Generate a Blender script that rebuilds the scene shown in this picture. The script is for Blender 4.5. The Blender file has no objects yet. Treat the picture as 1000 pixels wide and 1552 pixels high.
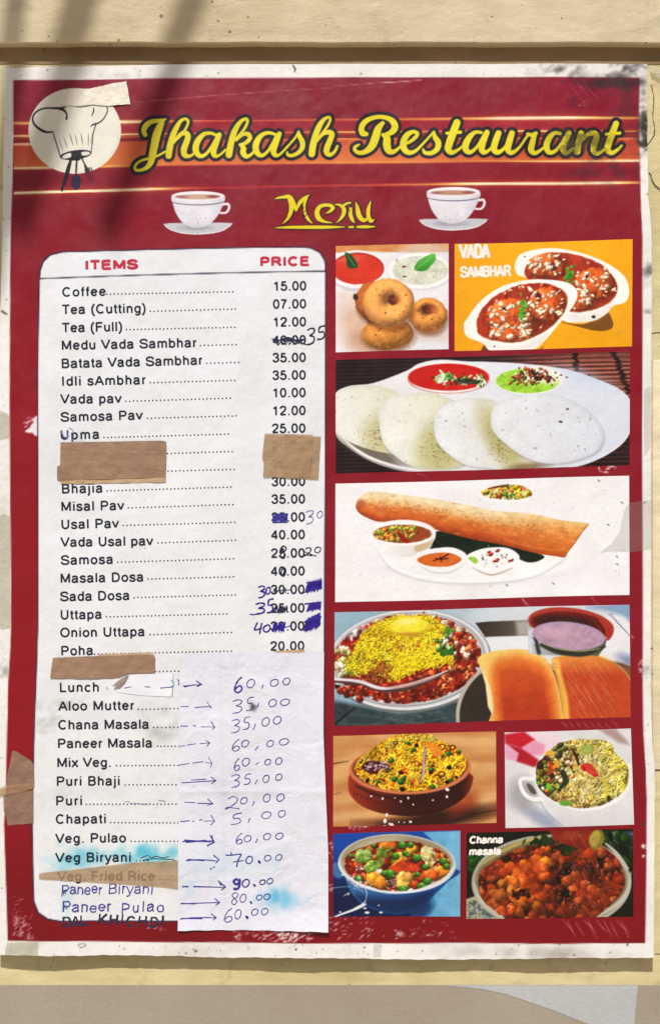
import bpy, math, random
import numpy as np

# ------------------------------------------------------------------ camera, light, exposure
S = 0.0005                      # metres per photograph pixel on the wall
CX, CY = 500.0, 776.0           # wall point straight in front of the camera
CAMD = 1500.0                   # camera distance in the same pixels (0.75 m)
sc = bpy.context.scene
COL = sc.collection
cam_data = bpy.data.cameras.new('camera')
cam = bpy.data.objects.new('camera', cam_data)
COL.objects.link(cam)
cam.location = (0, -CAMD * S, 0)
cam.rotation_euler = (math.pi / 2, 0, 0)
cam_data.sensor_fit = 'VERTICAL'
cam_data.sensor_height = 24
cam_data.lens = 24 * CAMD / 1552.0
cam_data.clip_start = 0.01
cam_data.clip_end = 50
sc.camera = cam

SUN_EL, SUN_AZ = math.radians(58), math.radians(14)     # from above, a little from the left
world = bpy.data.worlds.new("World")
sc.world = world
world.use_nodes = True
wn = world.node_tree
sky = wn.nodes.new('ShaderNodeTexSky')
sky.sky_type = 'NISHITA'
sky.sun_disc = False
sky.sun_elevation = SUN_EL
sky.sun_rotation = math.pi + SUN_AZ
sky.air_density = 1.0
sky.dust_density = 4.0
sky.ozone_density = 1.0
bgn = wn.nodes['Background']
wn.links.new(sky.outputs[0], bgn.inputs[0])
bgn.inputs[1].default_value = 0.052
sun_d = bpy.data.lights.new('sun', 'SUN')
sun_d.energy = 5.0
sun_d.angle = math.radians(0.6)
sun_d.color = (1.0, 0.965, 0.92)
sun = bpy.data.objects.new('sun', sun_d)
COL.objects.link(sun)
from mathutils import Vector
SUN_DIR = Vector((-math.cos(SUN_EL) * math.sin(SUN_AZ), -math.cos(SUN_EL) * math.cos(SUN_AZ), math.sin(SUN_EL)))
sun.rotation_euler = SUN_DIR.to_track_quat('Z', 'Y').to_euler()
sun.location = SUN_DIR * 3
sc.view_settings.view_transform = 'Standard'
sc.view_settings.look = 'None'
sc.view_settings.exposure = 0.12
sc.view_settings.gamma = 1.0

rnd = random.Random(7)
nr = np.random.default_rng(11)

# ------------------------------------------------------------------ small tools
def lin(c):
    c = np.asarray(c, dtype=np.float64) / 255.0
    return np.where(c <= 0.04045, c / 12.92, ((c + 0.055) / 1.055) ** 2.4)

ALB = 0.86                       # what photograph white becomes as a surface colour

def noise2(h, w, cell, seed=0, octaves=3, gain=0.5):
    """smooth value noise, h x w samples, 0..1"""
    out = np.zeros((h, w), np.float32)
    amp, tot = 1.0, 0.0
    for o in range(octaves):
        c = max(cell / (2 ** o), 1.0)
        gh, gw = int(h / c) + 3, int(w / c) + 3
        g = np.random.default_rng(seed * 31 + o).random((gh, gw)).astype(np.float32)
        y = np.arange(h) / c
        x = np.arange(w) / c
        yi, xi = y.astype(int), x.astype(int)
        fy, fx = y - yi, x - xi
        fy = (fy * fy * (3 - 2 * fy))[:, None]
        fx = (fx * fx * (3 - 2 * fx))[None, :]
        a = g[yi][:, xi] * (1 - fx) + g[yi][:, xi + 1] * fx
        b = g[yi + 1][:, xi] * (1 - fx) + g[yi + 1][:, xi + 1] * fx
        out += amp * (a * (1 - fy) + b * fy)
        tot += amp
        amp *= gain
    return out / tot

def catmull(pts, n=6, closed=False):
    P = np.array(pts, dtype=np.float64)
    m = len(P)
    if m < 3:
        return P
    out = []
    rng = range(m) if closed else range(m - 1)
    for i in rng:
        if closed:
            p0, p1, p2, p3 = P[(i - 1) % m], P[i], P[(i + 1) % m], P[(i + 2) % m]
        else:
            p0, p1, p2, p3 = P[max(i - 1, 0)], P[i], P[i + 1], P[min(i + 2, m - 1)]
        for k in range(n):
            t = k / n
            out.append(0.5 * ((2 * p1) + (-p0 + p2) * t + (2 * p0 - 5 * p1 + 4 * p2 - p3) * t * t + (-p0 + 3 * p1 - 3 * p2 + p3) * t ** 3))
    if not closed:
        out.append(P[-1])
    return np.array(out)

class Canvas:
    """a painted print: u = zoom units, (ox, oy) wall pixel of its corner, sc wall pixels per unit, R samples per unit"""
    def __init__(s, ox, oy, scl, w, h, R, color=(255, 255, 255)):
        s.ox, s.oy, s.s, s.w, s.h, s.R = ox, oy, scl, w, h, R
        s.H, s.W = int(h * R) + 1, int(w * R) + 1
        s.a = np.empty((s.H, s.W, 3), np.float32)
        s.a[:] = np.array(color, np.float32)
        s.clip = None
    def win(s, x0, y0, x1, y1):
        i0, i1 = max(0, int(x0 * s.R) - 1), min(s.W, int(x1 * s.R) + 3)
        j0, j1 = max(0, int(y0 * s.R) - 1), min(s.H, int(y1 * s.R) + 3)
        if i1 <= i0 or j1 <= j0:
            return None
        X = (np.arange(i0, i1) / s.R)[None, :]
        Y = (np.arange(j0, j1) / s.R)[:, None]
        return (slice(j0, j1), slice(i0, i1)), X, Y
    def put(s, sl, m, color):
        if s.clip is not None:
            m = m * s.clip[sl]
        a = s.a[sl]
        c = np.asarray(color, np.float32)
        a += (c - a) * m[..., None]
    def full(s):
        return s.win(0, 0, s.w, s.h)
    def polymask(s, pts, soft=1.0, smooth=True):
        P = catmull(pts, 5, True) if smooth else np.array(pts, float)
        e = 2 / s.R + soft
        g = s.win(P[:, 0].min() - e, P[:, 1].min() - e, P[:, 0].max() + e, P[:, 1].max() + e)
        if g is None:
            return None
        sl, X, Y = g
        shp = (Y.shape[0], X.shape[1])
        d = np.full(shp, 1e9, np.float32)
        ins = np.zeros(shp, bool)
        n = len(P)
        for i in range(n):
            ax, ay = P[i]
            bx, by = P[(i + 1) % n]
            vx, vy = bx - ax, by - ay
            L = vx * vx + vy * vy + 1e-9
            t = np.clip(((X - ax) * vx + (Y - ay) * vy) / L, 0, 1)
            q = (X - ax - t * vx) ** 2 + (Y - ay - t * vy) ** 2
            np.minimum(d, q, out=d)
            if ay != by:
                ins ^= ((ay > Y) != (by > Y)) & (X < vx * (Y - ay) / (by - ay + 1e-12) + ax)
        d = np.sqrt(d)
        d = np.where(ins, d, -d)
        return sl, np.clip(0.5 + d / max(soft, 0.7 / s.R), 0, 1).astype(np.float32), X, Y
    def poly(s, pts, color, soft=1.5, smooth=True, alpha=1.0, tex=None):
        r = s.polymask(pts, soft, smooth)
        if r is None:
            return
        sl, m, X, Y = r
        c = color(X, Y) if callable(color) else np.array(color, np.float32)
        if tex is not None:
            c = c * tex_field(s, sl, *tex)[..., None]
        s.put(sl, m * alpha, c)
    def ell(s, cx, cy, rx, ry, color, rot=0, soft=1.5, alpha=1.0, tex=None, ring=None):
        e = max(rx, ry) + soft + 2 / s.R
        g = s.win(cx - e, cy - e, cx + e, cy + e)
        if g is None:
            return
        sl, X, Y = g
        c_, s_ = math.cos(rot), math.sin(rot)
        u = ((X - cx) * c_ + (Y - cy) * s_) / rx
        v = (-(X - cx) * s_ + (Y - cy) * c_) / ry
        r = np.sqrt(u * u + v * v)
        rr = min(rx, ry)
        d = (1 - r) * rr
        m = np.clip(0.5 + d / max(soft, 0.7 / s.R), 0, 1)
        if ring:
            m = m * np.clip(0.5 - (d - ring) / max(soft, 0.7 / s.R), 0, 1)
        c = color(X, Y) if callable(color) else np.array(color, np.float32)
        if tex is not None:
            c = c * tex_field(s, sl, *tex)[..., None]
        s.put(sl, m * alpha, c)
    def blob(s, cx, cy, rx, ry, color, rot=0, amb=0.62, dif=0.5, spec=0.25, sh=0.35, bump=0.0, lx=-0.45, ly=-0.6):
        """a rounded lump lit from the upper left, as such things look in a printed photograph"""
        e = max(rx, ry) * 1.35 + 2 / s.R
        g = s.win(cx - e, cy - e, cx + e, cy + e)
        if g is None:
            return
        sl, X, Y = g
        c_, s_ = math.cos(rot), math.sin(rot)
        if sh > 0:
            ox, oy = cx - lx * rx * 0.28, cy - ly * ry * 0.28
            u = ((X - ox) * c_ + (Y - oy) * s_) / (rx * 1.1)
            v = (-(X - ox) * s_ + (Y - oy) * c_) / (ry * 1.1)
            m = np.clip((1.12 - np.sqrt(u * u + v * v)) * 3, 0, 1) * sh
            s.put(sl, m, np.array(color, np.float32) * 0.25)
        u = ((X - cx) * c_ + (Y - cy) * s_) / rx
        v = (-(X - cx) * s_ + (Y - cy) * c_) / ry
        if bump:
            nz = noise2(u.shape[0], u.shape[1], max(4, rx * s.R * 0.5), int(cx * 7 + cy), 2) - 0.5
            r2 = u * u + v * v + nz * bump
        else:
            r2 = u * u + v * v
        r = np.sqrt(np.maximum(r2, 0))
        m = np.clip(0.5 + (1 - r) * min(rx, ry) * s.R * 0.8, 0, 1)
        z = np.sqrt(np.clip(1 - r2, 0, 1))
        nx, ny = u * c_ - v * s_, u * s_ + v * c_
        lz = 0.66
        nl = np.clip(nx * lx + ny * ly + z * lz, 0, 1)
        c = np.array(color, np.float32) * (amb + dif * nl * 1.3)[..., None]
        if spec:
            c = c + 255 * spec * (np.clip(nl, 0, 1) ** 18)[..., None]
        if bump:
            c = c * (1 + nz * 0.35)[..., None]
        s.put(sl, m, np.clip(c, 0, 255))
    def stroke(s, pts, color, soft=1.0, alpha=1.0, smooth=True, grow=0.0):
        P = catmull(pts, 5) if smooth else np.array(pts, float)
        f = s.field(P, grow)
        if f is None:
            return
        sl, d = f
        s.put(sl, np.clip(0.5 - d / max(soft, 0.7 / s.R), 0, 1) * alpha, color)
    def field(s, P, grow=0.0, ext=8):
        e = P[:, 2].max() / 2 + grow + ext
        g = s.win(P[:, 0].min() - e, P[:, 1].min() - e, P[:, 0].max() + e, P[:, 1].max() + e)
        if g is None:
            return None
        sl, X, Y = g
        d = np.full((Y.shape[0], X.shape[1]), 1e3, np.float32)
        for i in range(len(P) - 1):
            ax, ay, aw = P[i]
            bx, by, bw = P[i + 1]
            vx, vy = bx - ax, by - ay
            L = vx * vx + vy * vy + 1e-9
            t = np.clip(((X - ax) * vx + (Y - ay) * vy) / L, 0, 1)
            q = np.sqrt((X - ax - t * vx) ** 2 + (Y - ay - t * vy) ** 2) - (aw + (bw - aw) * t) / 2 - grow
            np.minimum(d, q, out=d)
        return sl, d
    def mult(s, amount, cell, seed, octaves=3, tint=(1, 1, 1)):
        n = noise2(s.H, s.W, cell * s.R, seed, octaves) - 0.5
        s.a *= (1 + n[..., None] * 2 * amount * np.array(tint, np.float32))
    def blur(s, k=1, mask=None):
        a = s.a
        for _ in range(k):
            b = np.pad(a, ((1, 1), (1, 1), (0, 0)), mode='edge')
            b = (b[:-2] + 2 * b[1:-1] + b[2:]) / 4
            a = (b[:, :-2] + 2 * b[:, 1:-1] + b[:, 2:]) / 4
        s.a = a if mask is None else s.a + (a - s.a) * mask[..., None]
    def warp(s, amp, cell, seed, mask=None):
        """push the picture about by smooth noise, so that round shapes become irregular"""
        dx = (noise2(s.H, s.W, cell * s.R, seed, 3) - .5) * 2 * amp * s.R
        dy = (noise2(s.H, s.W, cell * s.R, seed + 50, 3) - .5) * 2 * amp * s.R
        if mask is not None:
            dx, dy = dx * mask, dy * mask
        i = np.clip(np.arange(s.W)[None, :] + dx, 0, s.W - 1.01)
        j = np.clip(np.arange(s.H)[:, None] + dy, 0, s.H - 1.01)
        i0, j0 = i.astype(int), j.astype(int)
        fu, fv = (i - i0)[..., None].astype(np.float32), (j - j0)[..., None].astype(np.float32)
        a = s.a
        s.a = (a[j0, i0] * (1 - fu) + a[j0, i0 + 1] * fu) * (1 - fv) + (a[j0 + 1, i0] * (1 - fu) + a[j0 + 1, i0 + 1] * fu) * fv
    def maskof(s, pts, soft=8, smooth=True):
        m = np.zeros((s.H, s.W), np.float32)
        sl, mm, _, _ = s.polymask(pts, soft, smooth)
        m[sl] = mm
        return m
    def grit(s, amount, cell, seed, mask=None, octaves=2):
        n = (noise2(s.H, s.W, cell * s.R, seed, octaves) - .5) * 2 * amount
        if mask is not None:
            n = n * mask
        s.a = s.a * (1 + n[..., None])
    def tint(s, fn):
        """s.a = fn(a, X, Y) over the whole canvas"""
        sl, X, Y = s.full()
        s.a[sl] = fn(s.a[sl], X, Y)
    def sample(s, px, py):
        u = np.clip((px - s.ox) / s.s * s.R, 0, s.W - 1.001)
        v = np.clip((py - s.oy) / s.s * s.R, 0, s.H - 1.001)
        i, j = u.astype(int), v.astype(int)
        fu, fv = (u - i)[..., None], (v - j)[..., None]
        a = s.a
        return (a[j, i] * (1 - fu) + a[j, i + 1] * fu) * (1 - fv) + (a[j + 1, i] * (1 - fu) + a[j + 1, i + 1] * fu) * fv

_tex = {}
def tex_field(cv, sl, cell, amount, seed=1, octaves=3):
    k = (id(cv), cell, seed, octaves)
    if k not in _tex:
        _tex[k] = noise2(cv.H, cv.W, cell * cv.R, seed, octaves) - 0.5
    return 1 + 2 * amount * _tex[k][sl]

def vgrad(y0, c0, y1, c1):
    c0, c1 = np.array(c0, np.float32), np.array(c1, np.float32)
    return lambda X, Y: c0 + (c1 - c0) * np.clip((Y + X * 0 - y0) / (y1 - y0), 0, 1)[..., None]
def hgrad(x0, c0, x1, c1):
    c0, c1 = np.array(c0, np.float32), np.array(c1, np.float32)
    return lambda X, Y: c0 + (c1 - c0) * np.clip((X + Y * 0 - x0) / (x1 - x0), 0, 1)[..., None]

def inpoly(pts, x, y):
    r = False
    n = len(pts)
    for i in range(n):
        ax, ay = pts[i][:2]
        bx, by = pts[(i + 1) % n][:2]
        if (ay > y) != (by > y) and x < (bx - ax) * (y - ay) / (by - ay) + ax:
            r = not r
    return r
def pick_in(pts, n, r=rnd):
    xs, ys = [p[0] for p in pts], [p[1] for p in pts]
    out = []
    while len(out) < n:
        x, y = r.uniform(min(xs), max(xs)), r.uniform(min(ys), max(ys))
        if inpoly(pts, x, y):
            out.append((x, y))
    return out
def ellpts(cx, cy, rx, ry, rot=0, n=20):
    return [(cx + rx * math.cos(t) * math.cos(rot) - ry * math.sin(t) * math.sin(rot), cy + rx * math.cos(t) * math.sin(rot) + ry * math.sin(t) * math.cos(rot)) for t in [2 * math.pi * k / n for k in range(n)]]
def jit(c, a=14, r=rnd):
    k = r.uniform(-a, a)
    return tuple(max(0, min(255, v + k + r.uniform(-a, a) * 0.4)) for v in c)

# ------------------------------------------------------------------ geometry: everything lies on the wall, placed in metres
def poster_base(x, y):
    return 3.0 + 14.0 * np.clip((y - 97) / 1353.0, 0, 1.02)
def poster_wave(x, y):
    b = np.clip((y - 1000) / 450.0, 0, 1) ** 2
    t = np.clip((420 - y) / 320.0, 0, 1)
    w = 0.75 * np.sin(x / 118.0 + 0.6 + y / 600) * np.sin(y / 97.0 + 1.0) + 0.5 * np.sin(x / 61.0 + y / 83.0)
    w = w + b * (1.3 * np.sin(x / 66.0 + 1.0) + 0.9 * np.sin(x / 31.0))
    w = w + 0.9 * t * np.sin(x / 46.0 + y / 70.0) + 0.35 * np.sin(x / 23.0 - y / 37.0) * t
    w = w + 0.25 * np.sin(x / 37.0 + 2 * np.sin(y / 90.0))
    return w
def flat_base(x, y):
    return 0.0 * (x + y)
def to_world(x, y, h, base=None):
    """photograph pixel + height above the wall (pixels) to metres; base = mean standing-off of the sheet it lies on"""
    x, y, h = np.asarray(x, float), np.asarray(y, float), np.asarray(h, float)
    k = 1 - (base if base is not None else 0) / CAMD
    return np.stack([(CX + (x - CX) * k - CX) * S, -h * S + 0 * x, (CY - (CY + (y - CY) * k)) * S], -1)
def on_poster(x, y, lift=0.0):
    b = poster_base(x, y)
    return to_world(x, y, b + poster_wave(x, y) + lift, b)
def on_wall(x, y, lift=0.0):
    return to_world(x, y, 0 * np.asarray(x, float) + lift, lift)

def mesh_from(name, verts, faces, mat, parent=None, cols=None, loc=(0, 0, 0), smooth=True):
    """verts Nx3 array (world), faces Mx3 or Mx4 array"""
    verts = np.asarray(verts, np.float64) - np.array(loc)
    faces = np.asarray(faces)
    k = faces.shape[1]
    me = bpy.data.meshes.new(name)
    me.vertices.add(len(verts))
    me.vertices.foreach_set('co', verts.astype(np.float32).ravel())
    me.loops.add(faces.size)
    me.loops.foreach_set('vertex_index', faces.astype(np.int32).ravel())
    me.polygons.add(len(faces))
    me.polygons.foreach_set('loop_start', (np.arange(len(faces)) * k).astype(np.int32))
    me.polygons.foreach_set('loop_total', np.full(len(faces), k, np.int32))
    me.polygons.foreach_set('use_smooth', np.full(len(faces), smooth, bool))
    me.update(calc_edges=True)
    if cols is not None:
        at = me.color_attributes.new('Col', 'FLOAT_COLOR', 'POINT')
        c = np.ones((len(verts), 4), np.float32)
        c[:, :3] = cols
        at.data.foreach_set('color', c.ravel())
    me.materials.append(mat)
    o = bpy.data.objects.new(name, me)
    COL.objects.link(o)
    if parent is not None:
        o.parent = parent
    else:
        o.location = loc
    return o

def tag(o, label=None, cat=None, group=None, kind=None):
    if label: o['label'] = label
    if cat: o['category'] = cat
    if group: o['group'] = group
    if kind: o['kind'] = kind
    return o
def empty(name, loc, label, cat, group=None):
    e = bpy.data.objects.new(name, None)
    e.empty_display_size = 0.02
    e.location = loc
    COL.objects.link(e)
    return tag(e, label, cat, group)

def grid_patch(name, quad, step, cv, place, lift, mat, parent=None, loc=(0, 0, 0), mask=None, edge=None, gain=None):
    """a sheet spanning the quad (TL, TR, BR, BL in photograph pixels), coloured by the print cv; cells where mask(px,py) is empty are left out"""
    TL, TR, BR, BL = [np.array(q, float) for q in quad]
    nx = max(2, int(max(np.linalg.norm(TR - TL), np.linalg.norm(BR - BL)) / step) + 1)
    ny = max(2, int(max(np.linalg.norm(BL - TL), np.linalg.norm(BR - TR)) / step) + 1)
    u, v = np.meshgrid(np.linspace(0, 1, nx), np.linspace(0, 1, ny))
    if edge is not None:
        px, py = edge(u, v)
    else:
        px = (TL[0] * (1 - u) + TR[0] * u) * (1 - v) + (BL[0] * (1 - u) + BR[0] * u) * v
        py = (TL[1] * (1 - u) + TR[1] * u) * (1 - v) + (BL[1] * (1 - u) + BR[1] * u) * v
    W = place(px, py, lift).reshape(-1, 3)
    idx = np.arange(nx * ny).reshape(ny, nx)
    F = np.stack([idx[1:, :-1], idx[1:, 1:], idx[:-1, 1:], idx[:-1, :-1]], -1).reshape(-1, 4)
    col = None
    if cv is not None:
        col = (lin(np.clip(cv.sample(px, py), 0, 255)) ** 1.07 * ALB).reshape(-1, 3)
    if mask is not None:
        keep = mask(px, py).ravel()
        F = F[keep[F].any(1)]
        used = np.zeros(len(W), bool)
        used[F] = True
        new = np.cumsum(used) - 1
        W, F = W[used], new[F]
        if col is not None:
            col = col[used]
    return mesh_from(name, W, F, mat, parent, col, loc)

# ribbons: pen strokes and printed letters as thin flat shapes on the sheet
def ribbons(strokes, place, lift, maxseg=9.0, cap=True):
    V, F = [], []
    base = 0
    for k, (pts, w) in enumerate(strokes):
        P = np.array(pts, float)
        W = np.array(w, float) if np.ndim(w) else np.full(len(P), float(w))
        Q, WW = [P[0]], [W[0]]
        for i in range(1, len(P)):
            L = np.linalg.norm(P[i] - P[i - 1])
            if L < 1e-6:
                continue
            n = max(1, int(math.ceil(L / maxseg)))
            for j in range(1, n + 1):
                Q.append(P[i - 1] + (P[i] - P[i - 1]) * j / n)
                WW.append(W[i - 1] + (W[i] - W[i - 1]) * j / n)
        Q, WW = np.array(Q), np.array(WW)
        if len(Q) < 2:
            continue
        d = np.diff(Q, axis=0)
        d /= np.linalg.norm(d, axis=1)[:, None] + 1e-9
        t = np.vstack([d[:1], d[:-1] + d[1:], d[-1:]])
        nl = np.linalg.norm(t, axis=1)[:, None]
        t = t / np.maximum(nl, 1e-6)
        if len(d) > 1:
            c = np.clip((d[:-1] * d[1:]).sum(1), -0.2, 1)
            f = np.concatenate([[1], 1 / np.sqrt((1 + c) / 2), [1]])
        else:
            f = np.ones(len(Q))
        n = np.stack([-t[:, 1], t[:, 0]], 1)
        if cap:
            Q[0] -= t[0] * 0.0
        off = n * (WW / 2 * f)[:, None]
        A, B = Q + off, Q - off
        ring = np.concatenate([A, B])
        lf = lift + 0.008 * (k % 9)
        V.append(place(ring[:, 0], ring[:, 1], lf))
        m = len(Q)
        i = np.arange(m - 1)
        F.append(np.stack([i, i + 1, m + i + 1, m + i], 1) + base)
        base += 2 * m
    return np.vstack(V), np.vstack(F)
# ------------------------------------------------------------------ materials
def ramp(nt, fac, stops):
    r = nt.nodes.new('ShaderNodeValToRGB')
    el = r.color_ramp.elements
    while len(el) < len(stops):
        el.new(0.5)
    for e, (p, c) in zip(el, stops):
        e.position = p
        e.color = (*c, 1) if len(c) == 3 else c
    nt.links.new(fac, r.inputs[0])
    return r.outputs[0]
def new_mat(name):
    m = bpy.data.materials.new(name)
    m.use_nodes = True
    nt = m.node_tree
    return m, nt, nt.nodes['Principled BSDF']
def pos(nt, scale=(1, 1, 1)):
    g = nt.nodes.new('ShaderNodeNewGeometry')
    mp = nt.nodes.new('ShaderNodeMapping')
    mp.inputs['Scale'].default_value = scale
    nt.links.new(g.outputs['Position'], mp.inputs[0])
    return mp.outputs[0]
def noise(nt, vec, scale, detail=4, rough=0.55, dist=0.0):
    n = nt.nodes.new('ShaderNodeTexNoise')
    n.inputs['Scale'].default_value = scale
    n.inputs['Detail'].default_value = detail
    n.inputs['Roughness'].default_value = rough
    n.inputs['Distortion'].default_value = dist
    nt.links.new(vec, n.inputs['Vector'])
    return n.outputs[0]
def mix(nt, fac, a, b, mode='MIX'):
    m = nt.nodes.new('ShaderNodeMix')
    m.data_type = 'RGBA'
    m.blend_type = mode
    for sock, v in ((m.inputs[0], fac), (m.inputs[6], a), (m.inputs[7], b)):
        if isinstance(v, (int, float)):
            sock.default_value = v
        elif isinstance(v, tuple):
            sock.default_value = (*v, 1)
        else:
            nt.links.new(v, sock)
    return m.outputs[2]
def math_(nt, op, a, b=None):
    m = nt.nodes.new('ShaderNodeMath')
    m.operation = op
    for sock, v in ((m.inputs[0], a), (m.inputs[1], b)):
        if v is None:
            continue
        if isinstance(v, (int, float)):
            sock.default_value = v
        else:
            nt.links.new(v, sock)
    return m.outputs[0]
def bump(nt, height, strength, distance, bsdf, normal=None):
    b = nt.nodes.new('ShaderNodeBump')
    b.inputs['Strength'].default_value = strength
    b.inputs['Distance'].default_value = distance
    nt.links.new(height, b.inputs['Height'])
    if normal is not None:
        nt.links.new(normal, b.inputs['Normal'])
    if bsdf is not None:
        nt.links.new(b.outputs[0], bsdf.inputs['Normal'])
    return b.outputs[0]
def L(c):
    return tuple(float(v) * ALB for v in lin(c))

def laminate(nt, b, rough=0.38):
    """the laminated surface: faint waves, fine orange peel, greasy patches"""
    p = pos(nt)
    n1 = noise(nt, p, 26, 3)
    n2 = noise(nt, p, 420, 2)
    n3 = noise(nt, pos(nt, (1, 1, 0.35)), 55, 3, 0.6, 1.5)
    nb = bump(nt, n1, 0.4, 0.004, None)
    nb = bump(nt, n3, 0.3, 0.0012, None, nb)
    bump(nt, n2, 0.12, 0.0002, b, nb)
    r = noise(nt, p, 38, 5, 0.65)
    rr = ramp(nt, r, [(0.3, (rough - 0.09,) * 3), (0.75, (rough + 0.2,) * 3)])
    nt.links.new(rr, b.inputs['Roughness'])
    b.inputs['Specular IOR Level'].default_value = 0.28

m_print, nt, b = new_mat('printed_laminate')
at = nt.nodes.new('ShaderNodeVertexColor'); at.layer_name = 'Col'
p = pos(nt)
# fine print mottling, grease film and specks of soot
g1 = noise(nt, p, 1500, 2)
film = noise(nt, p, 22, 6, 0.7)
c1 = mix(nt, 1.0, at.outputs[0], ramp(nt, g1, [(0.3, (0.9,) * 3), (0.7, (1.06,) * 3)]), 'MULTIPLY')
c2 = mix(nt, 1.0, c1, ramp(nt, film, [(0.3, (0.93, 0.93, 0.9)), (0.62, (1.0, 1.0, 1.0))]), 'MULTIPLY')
vor = nt.nodes.new('ShaderNodeTexVoronoi'); vor.inputs['Scale'].default_value = 90
nt.links.new(p, vor.inputs['Vector'])
spk = noise(nt, p, 31, 2)
thr = math_(nt, 'LESS_THAN', vor.outputs[0], math_(nt, 'MULTIPLY', math_(nt, 'SUBTRACT', spk, 0.58), 0.6))
c3 = mix(nt, math_(nt, 'MULTIPLY', thr, 0.55), c2, (0.09, 0.08, 0.07))
nt.links.new(c3, b.inputs['Base Color'])
laminate(nt, b)

def flat_ink(name, c, rough=0.42, var=0.25):
    m, nt, b = new_mat(name)
    p = pos(nt)
    n = noise(nt, p, 900, 3)
    c = L(c)
    col = ramp(nt, n, [(0.3, tuple(v * (1 - var) for v in c)), (0.7, tuple(min(1, v * (1 + var) + 0.012 * var) for v in c))])
    nt.links.new(col, b.inputs['Base Color'])
    laminate(nt, b)
    return m
m_ink = flat_ink('printed_black_ink', (30, 34, 50), var=0.35)
m_red_ink = flat_ink('printed_red_ink', (186, 42, 66))
m_white_ink = flat_ink('printed_white_ink', (236, 232, 226), var=0.06)
m_pen = flat_ink('blue_ballpoint', (56, 50, 140), var=0.4)
m_pen_light = flat_ink('pale_blue_ballpoint', (96, 96, 160), var=0.5)
m_pen_dark = flat_ink('dark_blue_marker', (46, 26, 136), var=0.4)
m_cyan_pen = flat_ink('cyan_pen', (70, 150, 200), var=0.3)
m_pen_black = flat_ink('black_ballpoint', (38, 40, 66), var=0.5)

# wall paint: cream gloss over old brush marks, grime in patches
def wall_mat(name, base, dark, light, grime=0.5, rough=0.42, brush=True, specks=0.7):
    m, nt, b = new_mat(name)
    p = pos(nt)
    big = noise(nt, p, 7, 5, 0.6)
    col = ramp(nt, big, [(0.28, L(dark)), (0.5, L(base)), (0.74, L(light))])
    pl = pos(nt, (1, 1, 4))
    streak = noise(nt, pl, 26 if brush else 400, 5)
    col = mix(nt, 1.0, col, ramp(nt, streak, [(0.3, (0.88, 0.87, 0.84)), (0.66, (1.05, 1.05, 1.04))]), 'MULTIPLY')
    gr = noise(nt, p, 34, 9, 0.78, 0.6)
    col = mix(nt, math_(nt, 'MULTIPLY', ramp(nt, gr, [(0.55, (0, 0, 0)), (0.72, (1, 1, 1))]), grime), col, L((140, 124, 88)))
    v = nt.nodes.new('ShaderNodeTexVoronoi'); v.inputs['Scale'].default_value = 120
    nt.links.new(p, v.inputs['Vector'])
    s = math_(nt, 'LESS_THAN', v.outputs[0], math_(nt, 'MULTIPLY', math_(nt, 'SUBTRACT', noise(nt, p, 40, 2), 0.48), 0.9))
    col = mix(nt, math_(nt, 'MULTIPLY', s, specks), col, L((92, 76, 52)))
    nt.links.new(col, b.inputs['Base Color'])
    b.inputs['Specular IOR Level'].default_value = 0.5
    rr = ramp(nt, gr, [(0.3, (rough - 0.1,) * 3), (0.7, (rough + 0.18,) * 3)])
    nt.links.new(rr, b.inputs['Roughness'])
    n1 = noise(nt, pos(nt, (0.6, 1, 1.3)), 70, 5, 0.6, 0.5)
    n2 = noise(nt, p, 700, 3)
    nb = bump(nt, n1, 0.4 if brush else 0.15, 0.0014, None)
    if brush:
        nb = bump(nt, noise(nt, p, 260, 4, 0.6, 0.6), 0.3, 0.0006, None, nb)
    bump(nt, n2, 0.3, 0.0002, b, nb)
    return m
m_beam = wall_mat('cream_gloss_paint', (208, 196, 164), (188, 172, 134), (220, 210, 184), 0.5, 0.30)
m_wall = wall_mat('cream_wall_paint', (208, 197, 152), (190, 177, 128), (218, 209, 170), 0.55, 0.5)
m_wall_light = wall_mat('pale_cream_paint', (222, 210, 178), (208, 194, 158), (228, 220, 192), 0.35, 0.5)
m_recess = wall_mat('grimy_shaded_recess_paint', (138, 114, 80), (104, 84, 56), (160, 136, 98), 0.6, 0.7)  # grime brown, darkened to carry the shade under the beam
m_grey = wall_mat('grey_stone_panel', (158, 149, 136), (150, 140, 124), (166, 158, 146), 0.05, 0.6, False, 0.0)
m_pale = wall_mat('pale_grey_patch', (178, 182, 184), (172, 176, 176), (184, 188, 190), 0.04, 0.6, False, 0.0)

m_soot, nt, b = new_mat('soot_and_dirt')
b.inputs['Base Color'].default_value = (*L((62, 48, 32)), 1)
nt.links.new(ramp(nt, noise(nt, pos(nt), 300, 4), [(0.3, L((36, 28, 20))), (0.7, L((112, 92, 60)))]), b.inputs['Base Color'])
b.inputs['Roughness'].default_value = 0.9

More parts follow.
